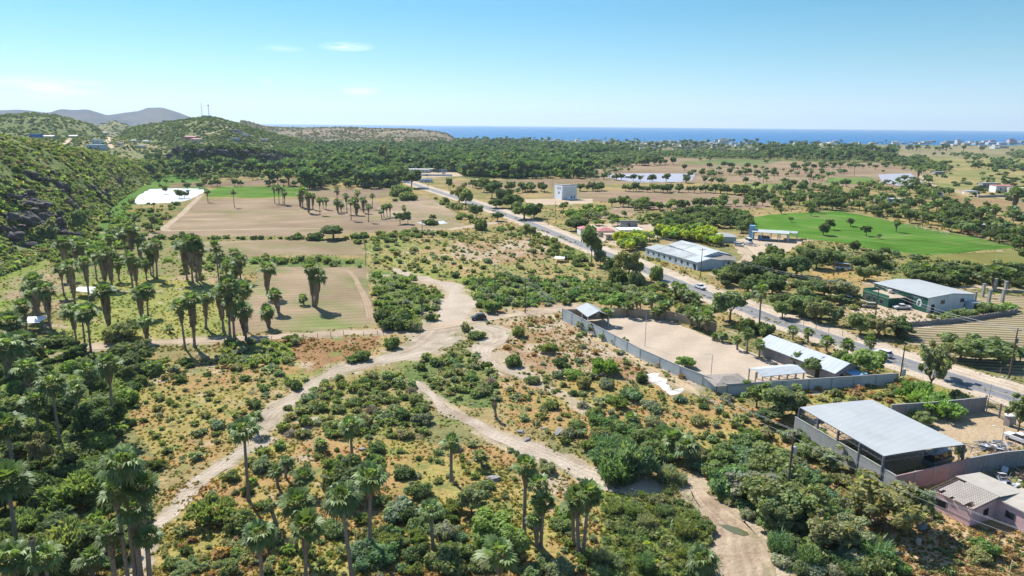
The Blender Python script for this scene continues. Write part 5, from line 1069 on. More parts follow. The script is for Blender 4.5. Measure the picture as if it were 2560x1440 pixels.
def tuft_t(seed, n=9):
    r = np.random.default_rng(seed); d = rnd_dir(r, n); d[:, 2] = np.abs(d[:, 2])+.3; d /= np.linalg.norm(d, axis=1)[:, None]; pos = d*np.array([.5, .5, .45])*(.5+.5*r.random(n))[:, None]
    t = d+r.normal(size=(n, 3))*.4; t /= np.linalg.norm(t, axis=1)[:, None]; nr = np.cross(t, rnd_dir(r, n)); nr /= np.linalg.norm(nr, axis=1)[:, None]
    V, Fc = leaf_quads(pos, nr, t, .22*(.6+.7*r.random(n)), 2.0); g = .75+.5*r.random(n); return V, Fc, np.repeat(np.stack([g, g, g], -1), 4, 0)
LT['tuft'] = [tuft_t(s_) for s_ in range(60, 66)]
scatter_mesh('grass_tufts', tufts(46000, 860, 1500, .22, .62)+tufts(20000, 585, 880, .35, .95)+tufts(4500, 500, 620, .7, 1.8, 1100, 2600)+tufts(4000, 900, 1600, .3, .8, 2600, 3600), M_leaf)

# ------------------------------------------------------------------ rock outcrops of the left hillside
def rock_mesh(seed, parts=1):
    from mathutils import noise as mn
    out = bmesh.new(); r = np.random.default_rng(seed)
    for q_ in range(parts):
        bm = bmesh.new(); bmesh.ops.create_icosphere(bm, subdivisions=2 if parts > 1 else 3, radius=1)
        planes = [(rnd_dir(r, 1)[0], .50+.3*r.random()) for _ in range(14)]; sc = np.array((.25+.3*r.random(), .3+.3*r.random(), .22+.35*r.random())) if parts > 1 else np.ones(3); of = np.array((r.uniform(-.8, .8), r.uniform(-.5, .5), r.uniform(-.6, .55))) if parts > 1 else np.zeros(3)
        for v in bm.verts:
            for n_, d_ in planes:
                k = float(np.dot(n_, v.co))
                if k > d_: v.co -= Vector(n_)*(k-d_)*.95
            v.co += v.co.normalized()*(mn.noise(v.co*3.1+Vector((seed*7+q_, 0, 0)))*.16+mn.noise(v.co*8+Vector((seed, q_, 0)))*.07)
            v.co = Vector(np.array(v.co)*sc+of)
        me_ = bpy.data.meshes.new('tmp'); bm.to_mesh(me_); bm.free(); out.from_mesh(me_)
    me = bpy.data.meshes.new('rock'); out.to_mesh(me); out.free(); me.materials.append(M_rock); return me
RK = [rock_mesh(s_) for s_ in range(3)]; RKC = [rock_mesh(s_, 16) for s_ in range(10, 15)]
from mathutils.bvhtree import BVHTree
_BV = {}
def surf(V, x, y):
    nu, nv, _ = V.shape
    if id(V) not in _BV:
        i0 = (np.arange(nu-1)[:, None]*nv+np.arange(nv-1)[None, :]).ravel()
        _BV[id(V)] = BVHTree.FromPolygons([tuple(p) for p in V.reshape(-1, 3)], [(int(i), int(i+nv), int(i+nv+1), int(i+1)) for i in i0])
    h_ = _BV[id(V)].ray_cast(Vector((0, 0, H)), pdir(x, y))
    return np.array(h_[0]) if h_[0] is not None else surf_near(V, x, y)
def surf_near(V, x, y):                                     # point of a hill seen at pixel x, y (nearest grid vertex in the front slope)
    nu, nv, _ = V.shape; Q = V[:, :int(nv*.75)].reshape(-1, 3); px, py = W2P(Q[:, 0], Q[:, 1], Q[:, 2]); i = ((px-x)**2+(py-y)**2).argmin(); return Q[i]
def hill_path(V, pts, w):
    L = np.array([surf(V, a, b_) for a, b_ in smooth_line(pts, 4.0)]); d = np.gradient(L[:, :2], axis=0); d /= np.linalg.norm(d, axis=1)[:, None]+1e-9; n_ = np.stack([d[:, 1], -d[:, 0]], -1)
    rows = []
    for u in (-.5, 0, .5):
        q = L.copy(); q[:, :2] += n_*w*u; q[:, 2] += .9-.3*abs(u); rows.append(q)
    v = np.stack(rows, 1).reshape(-1, 3); n = len(L); ii = np.arange((n-1)*3).reshape(n-1, 3)[:, :2].ravel()
    link('hill_track', np_mesh('hill_track', v, np.stack([ii, ii+1, ii+4, ii+3], -1), np.tile(np.array((.50,.40,.29)), (len(v), 1)), M_sand), kind='structure')
hill_path(hD, [(568,303),(572,312),(562,322),(545,330),(520,336),(500,341)], 5); hill_path(hB, [(270,342),(272,358),(280,372)], 6); hill_path(hB, [(175,347),(165,358),(148,366)], 6); hill_path(hB, [(55,335),(42,342),(28,350)], 6); hill_path(hB, [(250,335),(262,343)], 4)
RKL = []
for (x, y, w, h) in [(22,565,110,90),(60,520,100,50),(130,575,70,70),(70,545,80,70),(110,580,70,60),(40,600,80,50),(95,520,60,50),(150,590,60,40),(15,500,60,40),(60,490,60,36),(130,545,50,40),(175,590,40,30),(155,485,50,60),(150,470,40,40),(165,505,36,30),(75,440,50,30),(100,455,50,30),(230,475,50,30),(255,482,36,26),(205,560,24,20),(185,520,30,24),(290,450,30,22),(5,585,50,60),(120,430,40,16)]:
    p = surf(hA, x, y); D = math.sqrt(p[0]**2+p[1]**2+(H-p[2])**2)/F; RKL.append(dict(x=x, y=y, what='weathered grey brown rock outcrop' if w > 55 else 'small dark rock outcrop', p=p, w=w*D/2, h=h*D/2))
RKL2 = []
for (x, y, w, h) in [(450,378,34,30),(480,378,36,24),(520,380,44,22),(560,382,40,20),(600,382,40,22),(640,386,40,18),(680,390,34,14),(430,392,26,20)]:
    p = surf(hE, x, y); D = math.sqrt(p[0]**2+p[1]**2+(H-p[2])**2)/F; RKL2.append(dict(x=x, y=y, what='dark cliff face below the hill with masts', p=p, w=w*D/2, h=h*D/2))
LMs = LM[:]
assign_labels(RKL); assign_labels(RKL2)
for q in RKL+RKL2:
    o = thing('rock_outcrop', q['label'], 'rock', tuple(q['p']), random.random()*6, 'rock outcrops of the hillside', random.choice(RKC)); o.rotation_euler = (0, 0, random.uniform(-.5, .5)); o.scale = (q['w']*.92, q['w']*.7, q['h']*.95)
# ------------------------------------------------------------------ haze: thin even air round everything
mh, t = new_mat('haze'); pv = N(t, 'ShaderNodeVolumePrincipled'); pv.inputs['Color'].default_value = (.72, .87, 1, 1); pv.inputs['Density'].default_value = .000052; pv.inputs['Anisotropy'].default_value = .2
oo = N(t, 'ShaderNodeOutputMaterial'); t.links.new(pv.outputs[0], oo.inputs['Volume'])
s_ = MB(); s_.box(-27500, 27500, -27500, 27500, -5, 420); link('haze', s_.mesh('haze', mh), kind='stuff')

# ------------------------------------------------------------------ buildings
M_wht = mat('white_render', (.78, .78, .76), .8, .10, .4, .01, stain=((.55,.52,.48), .5, .5)); M_blue = mat('pale_blue_render', (.50, .60, .68), .8, .12, .4, .01, stain=((.62,.64,.63), .4, .6))
M_cream = mat('cream_render', (.66, .57, .44), .85, .12, .4, .01); M_conc = mat('concrete', (.36, .355, .34), .9, .2, .6, .02, stain=((.26,.25,.24), .35, .6)); M_blk = mat('concrete_block', (.30, .28, .275), .9, .18, .8, .03, wave=(1.6, 0, .06))
M_roofm = mat('metal_roof', (.40, .425, .43), .8, .10, .25, .0, spec=.2, wave=(.24, R(58), .025), stain=((.44,.46,.45), .12, .7)); M_roofl = mat('light_metal_roof', (.47, .51, .53), .75, .10, .3, .0, spec=.2, wave=(.24, R(58), .04), stain=((.58,.60,.60), .3, .6))
M_roofd = mat('old_metal_roof', (.36, .38, .375), .6, .16, .3, .0, wave=(.24, R(50), .07), stain=((.52,.53,.52), .15, .9)); M_pinkroof = mat('faded_red_roof', (.50, .20, .19), .75, .2, .4)
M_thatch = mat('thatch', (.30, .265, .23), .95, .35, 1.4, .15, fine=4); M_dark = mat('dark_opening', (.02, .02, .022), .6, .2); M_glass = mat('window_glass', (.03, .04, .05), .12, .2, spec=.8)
M_steel = mat('steel_frame', (.17, .18, .21), .5, .15, metal=.3); M_pink = mat('pink_render', (.80, .53, .53), .85, .14, .5, .02, stain=((.40,.26,.24), .6, .6)); M_brick = mat('pink_brick', (.40, .27, .25), .9, .2, .9, .03, stain=((.32,.26,.25), .7, .7))
M_green = mat('dark_green_paint', (.02, .105, .075), .6, .12, .5); M_sage = mat('pale_green_sheet', (.42, .52, .44), .7, .10, .5); M_wood = mat('weathered_wood', (.21, .16, .12), .9, .3, 2); M_stone = mat('dry_stone', (.30, .28, .27), .95, .4, 1.6, .12, fine=3, stain=((.18,.17,.16), 1.2, .8))
M_bluep = mat('bright_blue_paint', (.03, .18, .50), .6, .2, .6); M_lblue = mat('light_blue_paint', (.22, .45, .66), .6, .15, .6); M_tan = mat('tan_render', (.50, .40, .29), .85, .2, .5); M_wire = mat('power_cable', (.42, .42, .42), .5, .1)
M_wallgrey = mat('grey_wall_panel', (.52, .58, .60), .8, .10, .35, .01, stain=((.34,.38,.39), .25, .6)); M_corr = mat('corrugated_sheet', (.35, .31, .265), .7, .18, .6, .0, wave=(1.1, R(28), .16), stain=((.33,.29,.25), .5, .7)); M_canvas = mat('white_canvas', (.80, .80, .79), .6, .12, .8)
def rect3(c0, c1, c2, z):
    a, b_, c = P(*c0, z), P(*c1, z), P(*c2, z); u = b_-a; L = np.linalg.norm(u); u /= L; v = np.array([-u[1], u[0]]); w = float(np.dot(c-b_, v)); Wd = abs(w); cen = (a+b_)/2+v*w/2
    return cen, L, Wd, math.atan2(u[1], u[0]) if w > 0 else math.atan2(u[1], u[0])+math.pi
def window(parent, side, L, Wd, s_, zc, w, h, fm=None, pm_=None, name='window'):
    """side 0: -y face, 1: +x face, 2: +y face, 3: -x face; s_ along the face from its centre"""
    def place(m_, d, hw, hh, z):
        if side == 0: m_.box(s_-hw, s_+hw, -Wd/2-d, -Wd/2+.02, z-hh, z+hh)
        elif side == 2: m_.box(s_-hw, s_+hw, Wd/2-.02, Wd/2+d, z-hh, z+hh)
        elif side == 1: m_.box(L/2-.02, L/2+d, s_-hw, s_+hw, z-hh, z+hh)
        else: m_.box(-L/2-d, -L/2+.02, s_-hw, s_+hw, z-hh, z+hh)
    a = MB(); place(a, .05, w/2+.09, h/2+.09, zc); fr = a.build(name, fm or M_conc, parent); b_ = MB(); place(b_, .075, w/2, h/2, zc); b_.build('pane' if name == 'window' else 'leaf', pm_ or M_glass, fr); return fr
def roof_gable(L, Wd, ze, zr, oh=.5, th=.14, two_=True):
    m_ = MB(); x0, x1 = -L/2-oh, L/2+oh; y = Wd/2+oh; dz = (zr-ze)*oh/(Wd/2)
    for sg in (-1, 1): m_.slab([(x0, sg*y, ze-dz+th), (x1, sg*y, ze-dz+th), (x1, 0, zr+th), (x0, 0, zr+th)][::sg], th)
    return m_
def roof_hip(L, Wd, ze, zr, oh=.5):
    x, y = L/2+oh, Wd/2+oh; r_ = max(0.1, L/2-Wd/2); m_ = MB()
    m_.add([(-x, -y, ze), (x, -y, ze), (x, y, ze), (-x, y, ze), (-r_, 0, zr), (r_, 0, zr)], [(0, 1, 5, 4), (1, 2, 5), (2, 3, 4, 5), (3, 0, 4), (3, 2, 1, 0)]); return m_
def house(name, label, cen, L, Wd, rz, ze, zr, wm, rm, kind='gable', oh=.5, group=None, wins=(), doors=(), posts=None, base_z=0, cat='building'):
    o = thing(name, label, cat, (cen[0], cen[1], base_z), rz, group)
    if posts is None:
        m_ = MB(); x, y = L/2, Wd/2
        if kind == 'gable': m_.add([(-x, -y, -.3), (x, -y, -.3), (x, y, -.3), (-x, y, -.3), (-x, -y, ze), (x, -y, ze), (x, y, ze), (-x, y, ze), (-x, 0, zr), (x, 0, zr)], [(0, 1, 5, 4), (2, 3, 7, 6), (1, 2, 6, 9, 5), (3, 0, 4, 8, 7), (4, 5, 9, 8), (6, 7, 8, 9), (3, 2, 1, 0)])
        else: m_.box(-x, x, -y, y, -.3, ze)
        m_.build('wall', wm, o)
    else:
        nx, ny, pr = posts
        for i in range(nx+1):
            for j in (range(ny+1) if i in (0, nx) else (0, ny)): q = MB(); q.box(-L/2+L*i/nx-pr, -L/2+L*i/nx+pr, -Wd/2+Wd*j/ny-pr, -Wd/2+Wd*j/ny+pr, 0, ze); q.build('post', wm, o)
    if kind == 'gable': roof_gable(L, Wd, ze+.02, zr+.02, oh).build('roof', rm, o)
    elif kind == 'hip': roof_hip(L, Wd, ze+.01, zr, oh).build('roof', rm, o)
    else: m_ = MB(); m_.box(-L/2-oh, L/2+oh, -Wd/2-oh, Wd/2+oh, ze+.003, zr); m_.build('roof', rm, o)
    for w in wins: window(o, w[0], L, Wd, *w[1:])
    for w in doors: window(o, w[0], L, Wd, *w[1:], name='door', pm_=M_dark)
    return o
def spread(side, length, n, z, w, h, m_=.12): return [(side, -length/2*(1-m_)+length*(1-m_)*i/max(1, n-1), z, w, h) for i in range(n)]
# compound
cen, L, Wd, rz = rect3((1900,858), (2087,929), (2170,926), 3.0)
h_ = house('long_building', 'long stone walled building with pale metal gable roof inside the compound', cen, L, Wd, rz, 3.0, 4.5, M_blk, M_roofl, oh=.7, doors=[(0, L*.3, 1.05, 1.2, 2.1), (1, -Wd*.2, 1.05, 1.1, 2.1)], wins=[(1, Wd*.22, 1.6, 1.2, .9)])
m_ = MB(); m_.slab([(L/2+.05, -.5, 2.6), (L/2+2.6, -.5, 2.3), (L/2+2.6, Wd/2, 2.3), (L/2+.05, Wd/2, 2.6)], .08); m_.build('awning', M_lblue, h_)
cen, L, Wd, rz = rect3((1442,771), (1470,792), (1514,783), 3.2)
house('pavilion', 'small open pavilion with grey gable roof in the far compound corner', cen, L, Wd, rz, 3.2, 4.6, M_wht, M_roofm, oh=.25, posts=(2, 1, .1))
cen, L, Wd, rz = rect3((1907,941), (2010,931), (1990,911), 2.6)
house('open_shelter', 'low white roofed shelter on posts beside the long building', cen, L, Wd, rz, 2.6, 3.25, M_conc, M_roofl, oh=.3, posts=(5, 2, .12))
cen, L, Wd, rz = rect3((1792,962), (1872,958), (1862,934), 2.3)
house('thatched_palapa', 'thatched palapa roof on posts against the compound wall corner', cen, L, Wd, rz, 2.2, 3.15, M_wood, M_thatch, kind='hip', oh=.7, posts=(3, 1, .1))
# perimeter walls
def wall_run(name, label, pts, th, mw_, mp_=None, step=8.0, cap=None, group=None, courses=None):
    """pts: (px, py, height) foot pixels"""
    W_ = [np.array([*P(a, b_), c]) for a, b_, c in pts]; o0 = W_[0]; o = thing(name, label, 'wall', (o0[0], o0[1], 0), 0, group)
    for i in range(len(W_)-1):
        a, b_ = W_[i], W_[i+1]; d = b_[:2]-a[:2]; Ln = np.linalg.norm(d); d /= Ln; n = np.array([-d[1], d[0]])*th/2; A_ = a[:2]-o0[:2]; B_ = b_[:2]-o0[:2]
        m_ = MB(); v = [(*(A_-n), -.3), (*(B_-n), -.3), (*(B_+n), -.3), (*(A_+n), -.3), (*(A_-n), a[2]), (*(B_-n), b_[2]), (*(B_+n), b_[2]), (*(A_+n), a[2])]
        m_.add(v, [(3, 2, 1, 0), (4, 5, 6, 7), (0, 1, 5, 4), (2, 3, 7, 6), (1, 2, 6, 5), (3, 0, 4, 7)]); m_.build('panel', mw_, o)
        if cap: m2 = MB(); N2 = n*1.35; v = [(*(A_-N2), a[2]+.003), (*(B_-N2), b_[2]+.003), (*(B_+N2), b_[2]+.003), (*(A_+N2), a[2]+.003), (*(A_-N2), a[2]+.1), (*(B_-N2), b_[2]+.1), (*(B_+N2), b_[2]+.1), (*(A_+N2), a[2]+.1)]; m2.add(v, [(3, 2, 1, 0), (4, 5, 6, 7), (0, 1, 5, 4), (2, 3, 7, 6), (1, 2, 6, 5), (3, 0, 4, 7)]); m2.build('coping', cap, o)
        k = max(1, round(Ln/step))
        if mp_:
            for q in range(k+(1 if i == len(W_)-2 else 0)):
                t_ = q/k; p = A_+(B_-A_)*t_; hh = a[2]+(b_[2]-a[2])*t_+.05; m3 = MB(); u = d*.14; nn = n+n/np.linalg.norm(n)*.05
                m3.add([(*(p-u-nn), -.3), (*(p+u-nn), -.3), (*(p+u+nn), -.3), (*(p-u+nn), -.3), (*(p-u-nn), hh), (*(p+u-nn), hh), (*(p+u+nn), hh), (*(p-u+nn), hh)], [(3, 2, 1, 0), (4, 5, 6, 7), (0, 1, 5, 4), (2, 3, 7, 6), (1, 2, 6, 5), (3, 0, 4, 7)]); m3.build('pillar', mp_, o)
    return o
wall_run('compound_wall', 'long grey blue panel wall round the front of the sandy compound', [(1406,801,3.6),(1480,836,3.0),(1600,897,2.6),(1700,942,2.5),(1816,988,2.5),(2020,975,2.5),(2241,960,2.5)], .18, M_wallgrey, M_conc, 6.0, M_conc)
wall_run('rear_wall', 'beige rear wall of the sandy compound behind its palms', [(1406,801,3.4),(1460,795,2.8),(1560,790,2.6),(1680,800,2.6),(1790,830,2.6)], .18, M_tan, None)
wall_run('yard_wall', 'grey rendered wall along the left side of the big metal roof', [(1984,1082,3.2),(2100,1153,3.2),(2233,1236,3.2)], .2, M_conc, None, cap=M_conc)
wall_run('brick_wall', 'pink brick and grey block wall in front of the big metal roof', [(2233,1236,3.2),(2330,1210,3.0),(2412,1188,3.0)], .2, M_brick, M_conc, 5)
wall_run('block_wall', 'grey concrete block wall behind the derelict pink house', [(2412,1188,3.0),(2500,1172,3.0),(2700,1152,3.0)], .2, M_blk, M_conc, 3.5, M_conc)
wall_run('back_wall', 'shaded grey block wall beside the metal gate', [(2225,1048,3.0),(2340,1040,3.0),(2459,1028,3.0)], .2, M_blk, M_conc, 4, M_conc)
wall_run('boundary_wall', 'pale boundary wall with pillars beside the villas at right', [(2372,478,2.6),(2415,487,2.4),(2445,493,2.4)], .3, M_tan, M_cream, 3)
wall_run('garden_wall', 'long low grey wall in front of the villas', [(2445,494,1.8),(2530,492,1.8)], .3, M_conc, None)
wall_run('ruin_wall', 'grey unfinished block wall on the rise at upper right', [(2495,422,5),(2530,420,5),(2600,412,6)], .5, M_conc, M_dark, 9)
# metal roof on trusses
def quad_px(c, z): return [Vector((*P(a, b_, z), z)) for a, b_ in c]
Q = quad_px([(2000,1018), (2210,1140), (2412,1111), (2180,999)], 5.3); cen = sum(Q, Vector())/4; o = thing('open_warehouse', 'open warehouse under one big grey metal roof with steel trusses', 'building', (cen.x, cen.y, 0))
q = [v-Vector((cen.x, cen.y, 0)) for v in Q]
def ql(u, v, dz=0): return q[0]*(1-u)*(1-v)+q[1]*u*(1-v)+q[2]*u*v+q[3]*(1-u)*v+Vector((0, 0, dz+.14*math.sin(math.pi*v)))
nu_, nv_ = 26, 10; m_ = MB(); vs = [ql(i/nu_, j/nv_) for i in range(nu_+1) for j in range(nv_+1)]; vs += [v-Vector((0, 0, .07)) for v in vs]; K = (nu_+1)*(nv_+1)
fs = [(i*(nv_+1)+j, (i+1)*(nv_+1)+j, (i+1)*(nv_+1)+j+1, i*(nv_+1)+j+1) for i in range(nu_) for j in range(nv_)]; fs += [tuple(K+x for x in f[::-1]) for f in fs]
ring = [i*(nv_+1) for i in range(nu_+1)]+[nu_*(nv_+1)+j for j in range(1, nv_+1)]+[i*(nv_+1)+nv_ for i in range(nu_-1, -1, -1)]+[j for j in range(nv_-1, 0, -1)]
fs += [(ring[k], K+ring[k], K+ring[(k+1) % len(ring)], ring[(k+1) % len(ring)]) for k in range(len(ring))]
m_.add(vs, fs); m_.build('roof', M_roofm, o)
def truss(a, b_, n, dep, par):
    t_ = MB(); t_.bar(a, b_, .11); A2 = a-Vector((0, 0, dep)); B2 = b_-Vector((0, 0, dep)); t_.bar(A2, B2, .11)
    for k in range(n): t_.bar(a.lerp(b_, k/n), A2.lerp(B2, (k+.5)/n), .06); t_.bar(A2.lerp(B2, (k+.5)/n), a.lerp(b_, (k+1)/n), .06)
    t_.build('truss', M_steel, par)
for a, b_, n in ((q[0], q[1], 22), (q[1], q[2], 18), (q[3], q[2], 22), (q[0], q[3], 18)): truss(a-Vector((0, 0, .1)), b_-Vector((0, 0, .1)), n, .8, o)
for k in range(1, 4): truss(q[0].lerp(q[1], k/4)-Vector((0, 0, .1)), q[3].lerp(q[2], k/4)-Vector((0, 0, .1)), 18, .8, o)
for k in range(5):
    for a, b_ in ((q[0], q[1]), (q[3], q[2])): p = a.lerp(b_, k/4); s_ = MB(); s_.box(p.x-.16, p.x+.16, p.y-.16, p.y+.16, 0, 5.1); s_.build('column', M_steel, o)
# gate, portable toilet, scrap
def place_line(a, b_, z=0): A_, B_ = P(*a), P(*b_); return A_, B_, math.atan2(B_[1]-A_[1], B_[0]-A_[0]), float(np.linalg.norm(B_-A_))
A_, B_, rz, Ln = place_line((2461,1028), (2535,1062)); o = thing('steel_gate', 'tall dark steel bar gate at the yard entrance by the road', 'gate', (A_[0], A_[1], 0), rz)
for k in range(2):
    m_ = MB(); x0 = Ln*k/2+.05; x1 = Ln*(k+1)/2-.05
    for z in (.1, 1.1, 2.0, 2.9): m_.bar((x0, 0, z), (x1, 0, z), .07)
    for j in range(13): x = x0+(x1-x0)*j/12; m_.bar((x, 0, .1), (x, 0, 2.9), .035)
    m_.build('gate_leaf', M_steel, o)
for x in (-.1, Ln/2, Ln+.1): m_ = MB(); m_.box(x-.12, x+.12, -.12, .12, 0, 3.3 if x != Ln/2 else 3.0); m_.build('gate_post', M_steel, o)
def simple_at(x, y): p = P(x, y); return (p[0], p[1], 0)
o = thing('portable_toilet', 'grey portable toilet with white roof inside the steel gate', 'toilet', simple_at(2520,1064), R(20)); m_ = MB(); m_.box(-.6, .6, -.6, .6, 0, 2.1); m_.build('cabin', mat('grey_plastic', (.30,.27,.26), .5), o, bevel=.04); m_ = MB(); m_.lathe([(.88,2.1),(.80,2.25),(.5,2.4),(.02,2.45)], 12); m_.build('roof', M_wht, o); m_ = MB(); m_.box(-.35, .35, -.64, -.605, .15, 1.9); m_.build('door', mat('toilet_door', (.36,.33,.33), .5), o)
def scrap(x, y, n, w, label, cols):
    o = thing('scrap_heap', label, 'scrap', simple_at(x, y), random.random()*3); r = random.Random(int(x))
    for ci, c in enumerate(cols):
        m_ = MB()
        for k in range(n):
            p = Vector((r.gauss(0, w*.4), r.gauss(0, w*.22), r.uniform(.1, .9))); d = Vector((r.gauss(0, 1), r.gauss(0, .7), r.gauss(0, .25))).normalized()*r.uniform(.6, w*.35)
            if k % 3: m_.bar(p-d, p+d, r.uniform(.04, .10))
            else: e = Vector((-d.y, d.x, r.uniform(-.3, .3))).normalized()*r.uniform(.2, .6); m_.slab([p-d*.5-e, p+d*.5-e, p+d*.5+e, p-d*.5+e], .04)
        m_.build('metal_offcuts', c, o)
M_scrap = mat('rusty_scrap', (.14,.10,.085), .8, .4, 2); M_galv = mat('galvanised', (.50,.52,.54), .45, .2, 2)
scrap(2478,1122,26,5.5,'heap of steel offcuts and angle iron near the white pickup', [M_scrap, M_steel, M_galv]); scrap(2500,1205,22,5,'pile of galvanised roof sections between block wall and pink house', [M_galv, M_steel]); scrap(2560,1195,20,5,'dark steel frames stacked by the block wall at right', [M_steel, M_scrap])
scrap(1865,612,30,7,'jumble of vehicle parts and metal beside the grey sheds', [M_scrap, M_galv, M_wht]); scrap(1810,640,18,6,'scrap lying behind the thatched building', [M_scrap, M_steel]); scrap(2430,583,18,8,'rusty wrecks and scrap at the edge of the bright field', [M_scrap, mat('red_wreck',(.35,.05,.04),.6), M_steel])
scrap(2100,1357,0,2,'x',[]) if False else None
# derelict pink house
cen, L, Wd, rz = rect3((2332,1225), (2430,1273), (2578,1243), 2.9)
o = thing('derelict_house', 'derelict pink house with broken corrugated roof and exposed rafters', 'house', (cen[0], cen[1], 0), rz)
m_ = MB(); x, y, ze, zr = L/2, Wd/2, 2.9, 3.5; m_.box(-x, x, -y, -y+.2, -.2, ze); m_.box(-x, x, y-.2, y, -.2, ze); m_.add([(-x, -y+.21, -.2), (-x+.2, -y+.21, -.2), (-x+.2, y-.21, -.2), (-x, y-.21, -.2), (-x, -y+.21, ze), (-x+.2, -y+.21, ze), (-x+.2, y-.21, ze), (-x, y-.21, ze), (-x, 0, zr), (-x+.2, 0, zr)], [(0,1,5,4),(2,3,7,6),(1,2,6,9,5),(3,0,4,8,7),(4,5,9,8),(6,7,8,9)])
m_.add([(x-.2, -y+.21, -.2), (x, -y+.21, -.2), (x, y-.21, -.2), (x-.2, y-.21, -.2), (x-.2, -y+.21, ze), (x, -y+.21, ze), (x, y-.21, ze), (x-.2, y-.21, ze), (x-.2, 0, zr), (x, 0, zr)], [(0,1,5,4),(2,3,7,6),(1,2,6,9,5),(3,0,4,8,7),(4,5,9,8),(6,7,8,9)]); m_.build('wall', M_pink, o)
m_ = MB(); m_.box(-x+.3, x-.3, -.1, .1, -.2, ze); m_.build('inner_wall', M_pink, o)
rz_ = lambda yy: zr+.05-(zr-ze)*abs(yy)/y
for k in range(17): xx = -x-.3+(L+.6)*k/16; m_ = MB(); m_.bar((xx, -y-.5, rz_(y+.5)), (xx, 0, rz_(0)), .07); m_.build('rafter', M_wood, o)
for k in range(5): yy = -y-.45+(y+.45)*k/4; m_ = MB(); m_.bar((-x-.3, yy, rz_(yy)+.09), (x+.3, yy, rz_(yy)+.09), .05); m_.build('batten', M_wood, o)
rr_ = random.Random(4); m_ = MB(); ns = 15
for k in range(ns):                                    # near slope: sheets of uneven length, the outer ones gone
    if k in (0, 1): continue
    x0 = -x-.3+(L+.6)*k/ns; x1 = x0+(L+.6)/ns-.03; lo = -y-.5+rr_.choice([.3, .9, 1.5, .2, 1.9]) ; hi = -.02 if k > 3 else -.6
    m_.slab([(x0, lo, rz_(lo)+.17), (x1, lo, rz_(lo)+.17), (x1, hi, rz_(hi)+.17), (x0, hi, rz_(hi)+.17)], .03)
m_.build('roof_sheets', M_corr, o)
m_ = MB(); m_.slab([(-x-.4, 0, zr+.24), (x+.4, 0, zr+.24), (x+.4, y+.5, rz_(y+.5)+.16), (-x-.4, y+.5, rz_(y+.5)+.16)][::-1], .07); m_.build('rear_roof', mat('worn_pale_roof', (.46,.42,.36), .9, .15, .6, .02, stain=((.42,.37,.31), .7, .7)), o)
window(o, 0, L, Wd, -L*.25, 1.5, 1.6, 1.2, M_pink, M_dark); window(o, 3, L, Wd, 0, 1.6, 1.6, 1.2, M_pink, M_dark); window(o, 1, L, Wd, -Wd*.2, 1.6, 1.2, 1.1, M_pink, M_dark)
cen, L, Wd, rz = rect3((2486,1243), (2640,1318), (2700,1290), 3.1)
house('pink_annex', 'long pink walled annex with flat pale concrete roof', cen, L, Wd, rz, 3.0, 3.2, M_pink, MATS['worn_pale_roof'], kind='flat', oh=.25, doors=[(0, L*.2, 1.0, 1.0, 2.0)], wins=[(0, -L*.2, 1.6, 1.2, 1.0)], cat='house')
# store
cen, L, Wd, rz = rect3((2187,708), (2321,745), (2435,735), 4.8)
o = house('store', 'green fronted store with white side wall and low grey metal roof', cen, L, Wd, rz, 4.8, 5.6, M_wht, M_roofm, oh=.35, wins=[(1, -Wd*.18, 3.1, 1.5, 1.1), (1, Wd*.24, 3.2, 1.5, 1.1)], doors=[(1, -Wd*.38, 1.3, 1.2, 2.4)])
m_ = MB(); y0 = -Wd/2-.06; m_.box(-L/2, L*.16-2, y0, -Wd/2+.01, 0, 4.78); m_.box(L*.16+2, L/2, y0, -Wd/2+.01, 0, 4.78); m_.box(L*.16-2, L*.16+2, y0, -Wd/2+.01, 3.6, 4.78); m_.build('green_front', M_green, o)
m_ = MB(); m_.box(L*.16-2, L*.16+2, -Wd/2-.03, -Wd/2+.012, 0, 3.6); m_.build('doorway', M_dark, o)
def emblem(cx_, cz, r_, par):                           # white drop shaped badge with a dark head inside
    m_ = MB(); n = 20; pts = [(cx_+r_*math.cos(2*math.pi*k/n)*(.85), y0-.03, cz+r_*math.sin(2*math.pi*k/n)*(1.25 if math.sin(2*math.pi*k/n) > 0 else .95)) for k in range(n)]; m_.add(pts+[(p[0], p[1]+.02, p[2]) for p in pts], [tuple(range(n))]+[(k, n+k, n+(k+1) % n, (k+1) % n) for k in range(n)]); m_.build('emblem', M_wht, par)
    m2 = MB(); m2.add([(cx_+r_*a, y0-.045, cz+r_*b_) for a, b_ in [(-.45,-.5),(-.1,-.95),(.25,-.6),(.12,-.2),(.4,.0),(.42,.5),(.1,.8),(-.3,.65),(-.5,.2)]], [tuple(range(9))]); m2.build('emblem_head', M_green, par)
emblem(L*.36, 2.4, 1.15, o); emblem(-L*.24, 4.0, .55, o)
for (x0, x1, z0, z1) in [(-L*.17, -L*.02, 4.05, 4.25), (L*.22, L*.42, 4.05, 4.25), (-L*.20, -L*.10, 3.1, 3.22), (-L*.20, -L*.09, 2.8, 2.92), (-L*.20, -L*.11, 2.5, 2.62), (L*.23, L*.31, 3.8, 3.9)]:
    m_ = MB(); n = int((x1-x0)/.28); r = random.Random(int(z0*100))
    for k in range(n): 
        if r.random() < .85: m_.box(x0+k*.28, x0+k*.28+.2, y0-.03, y0-.004, z0, z1*1-(0 if r.random() < .5 else .04))
    m_.build('lettering', M_wht, o)
M_g2 = mat('mid_green_paint', (.03,.19,.13), .6, .12)
cen, L, Wd, rz = rect3((2158,724), (2222,744), (2262,736), 3.4)
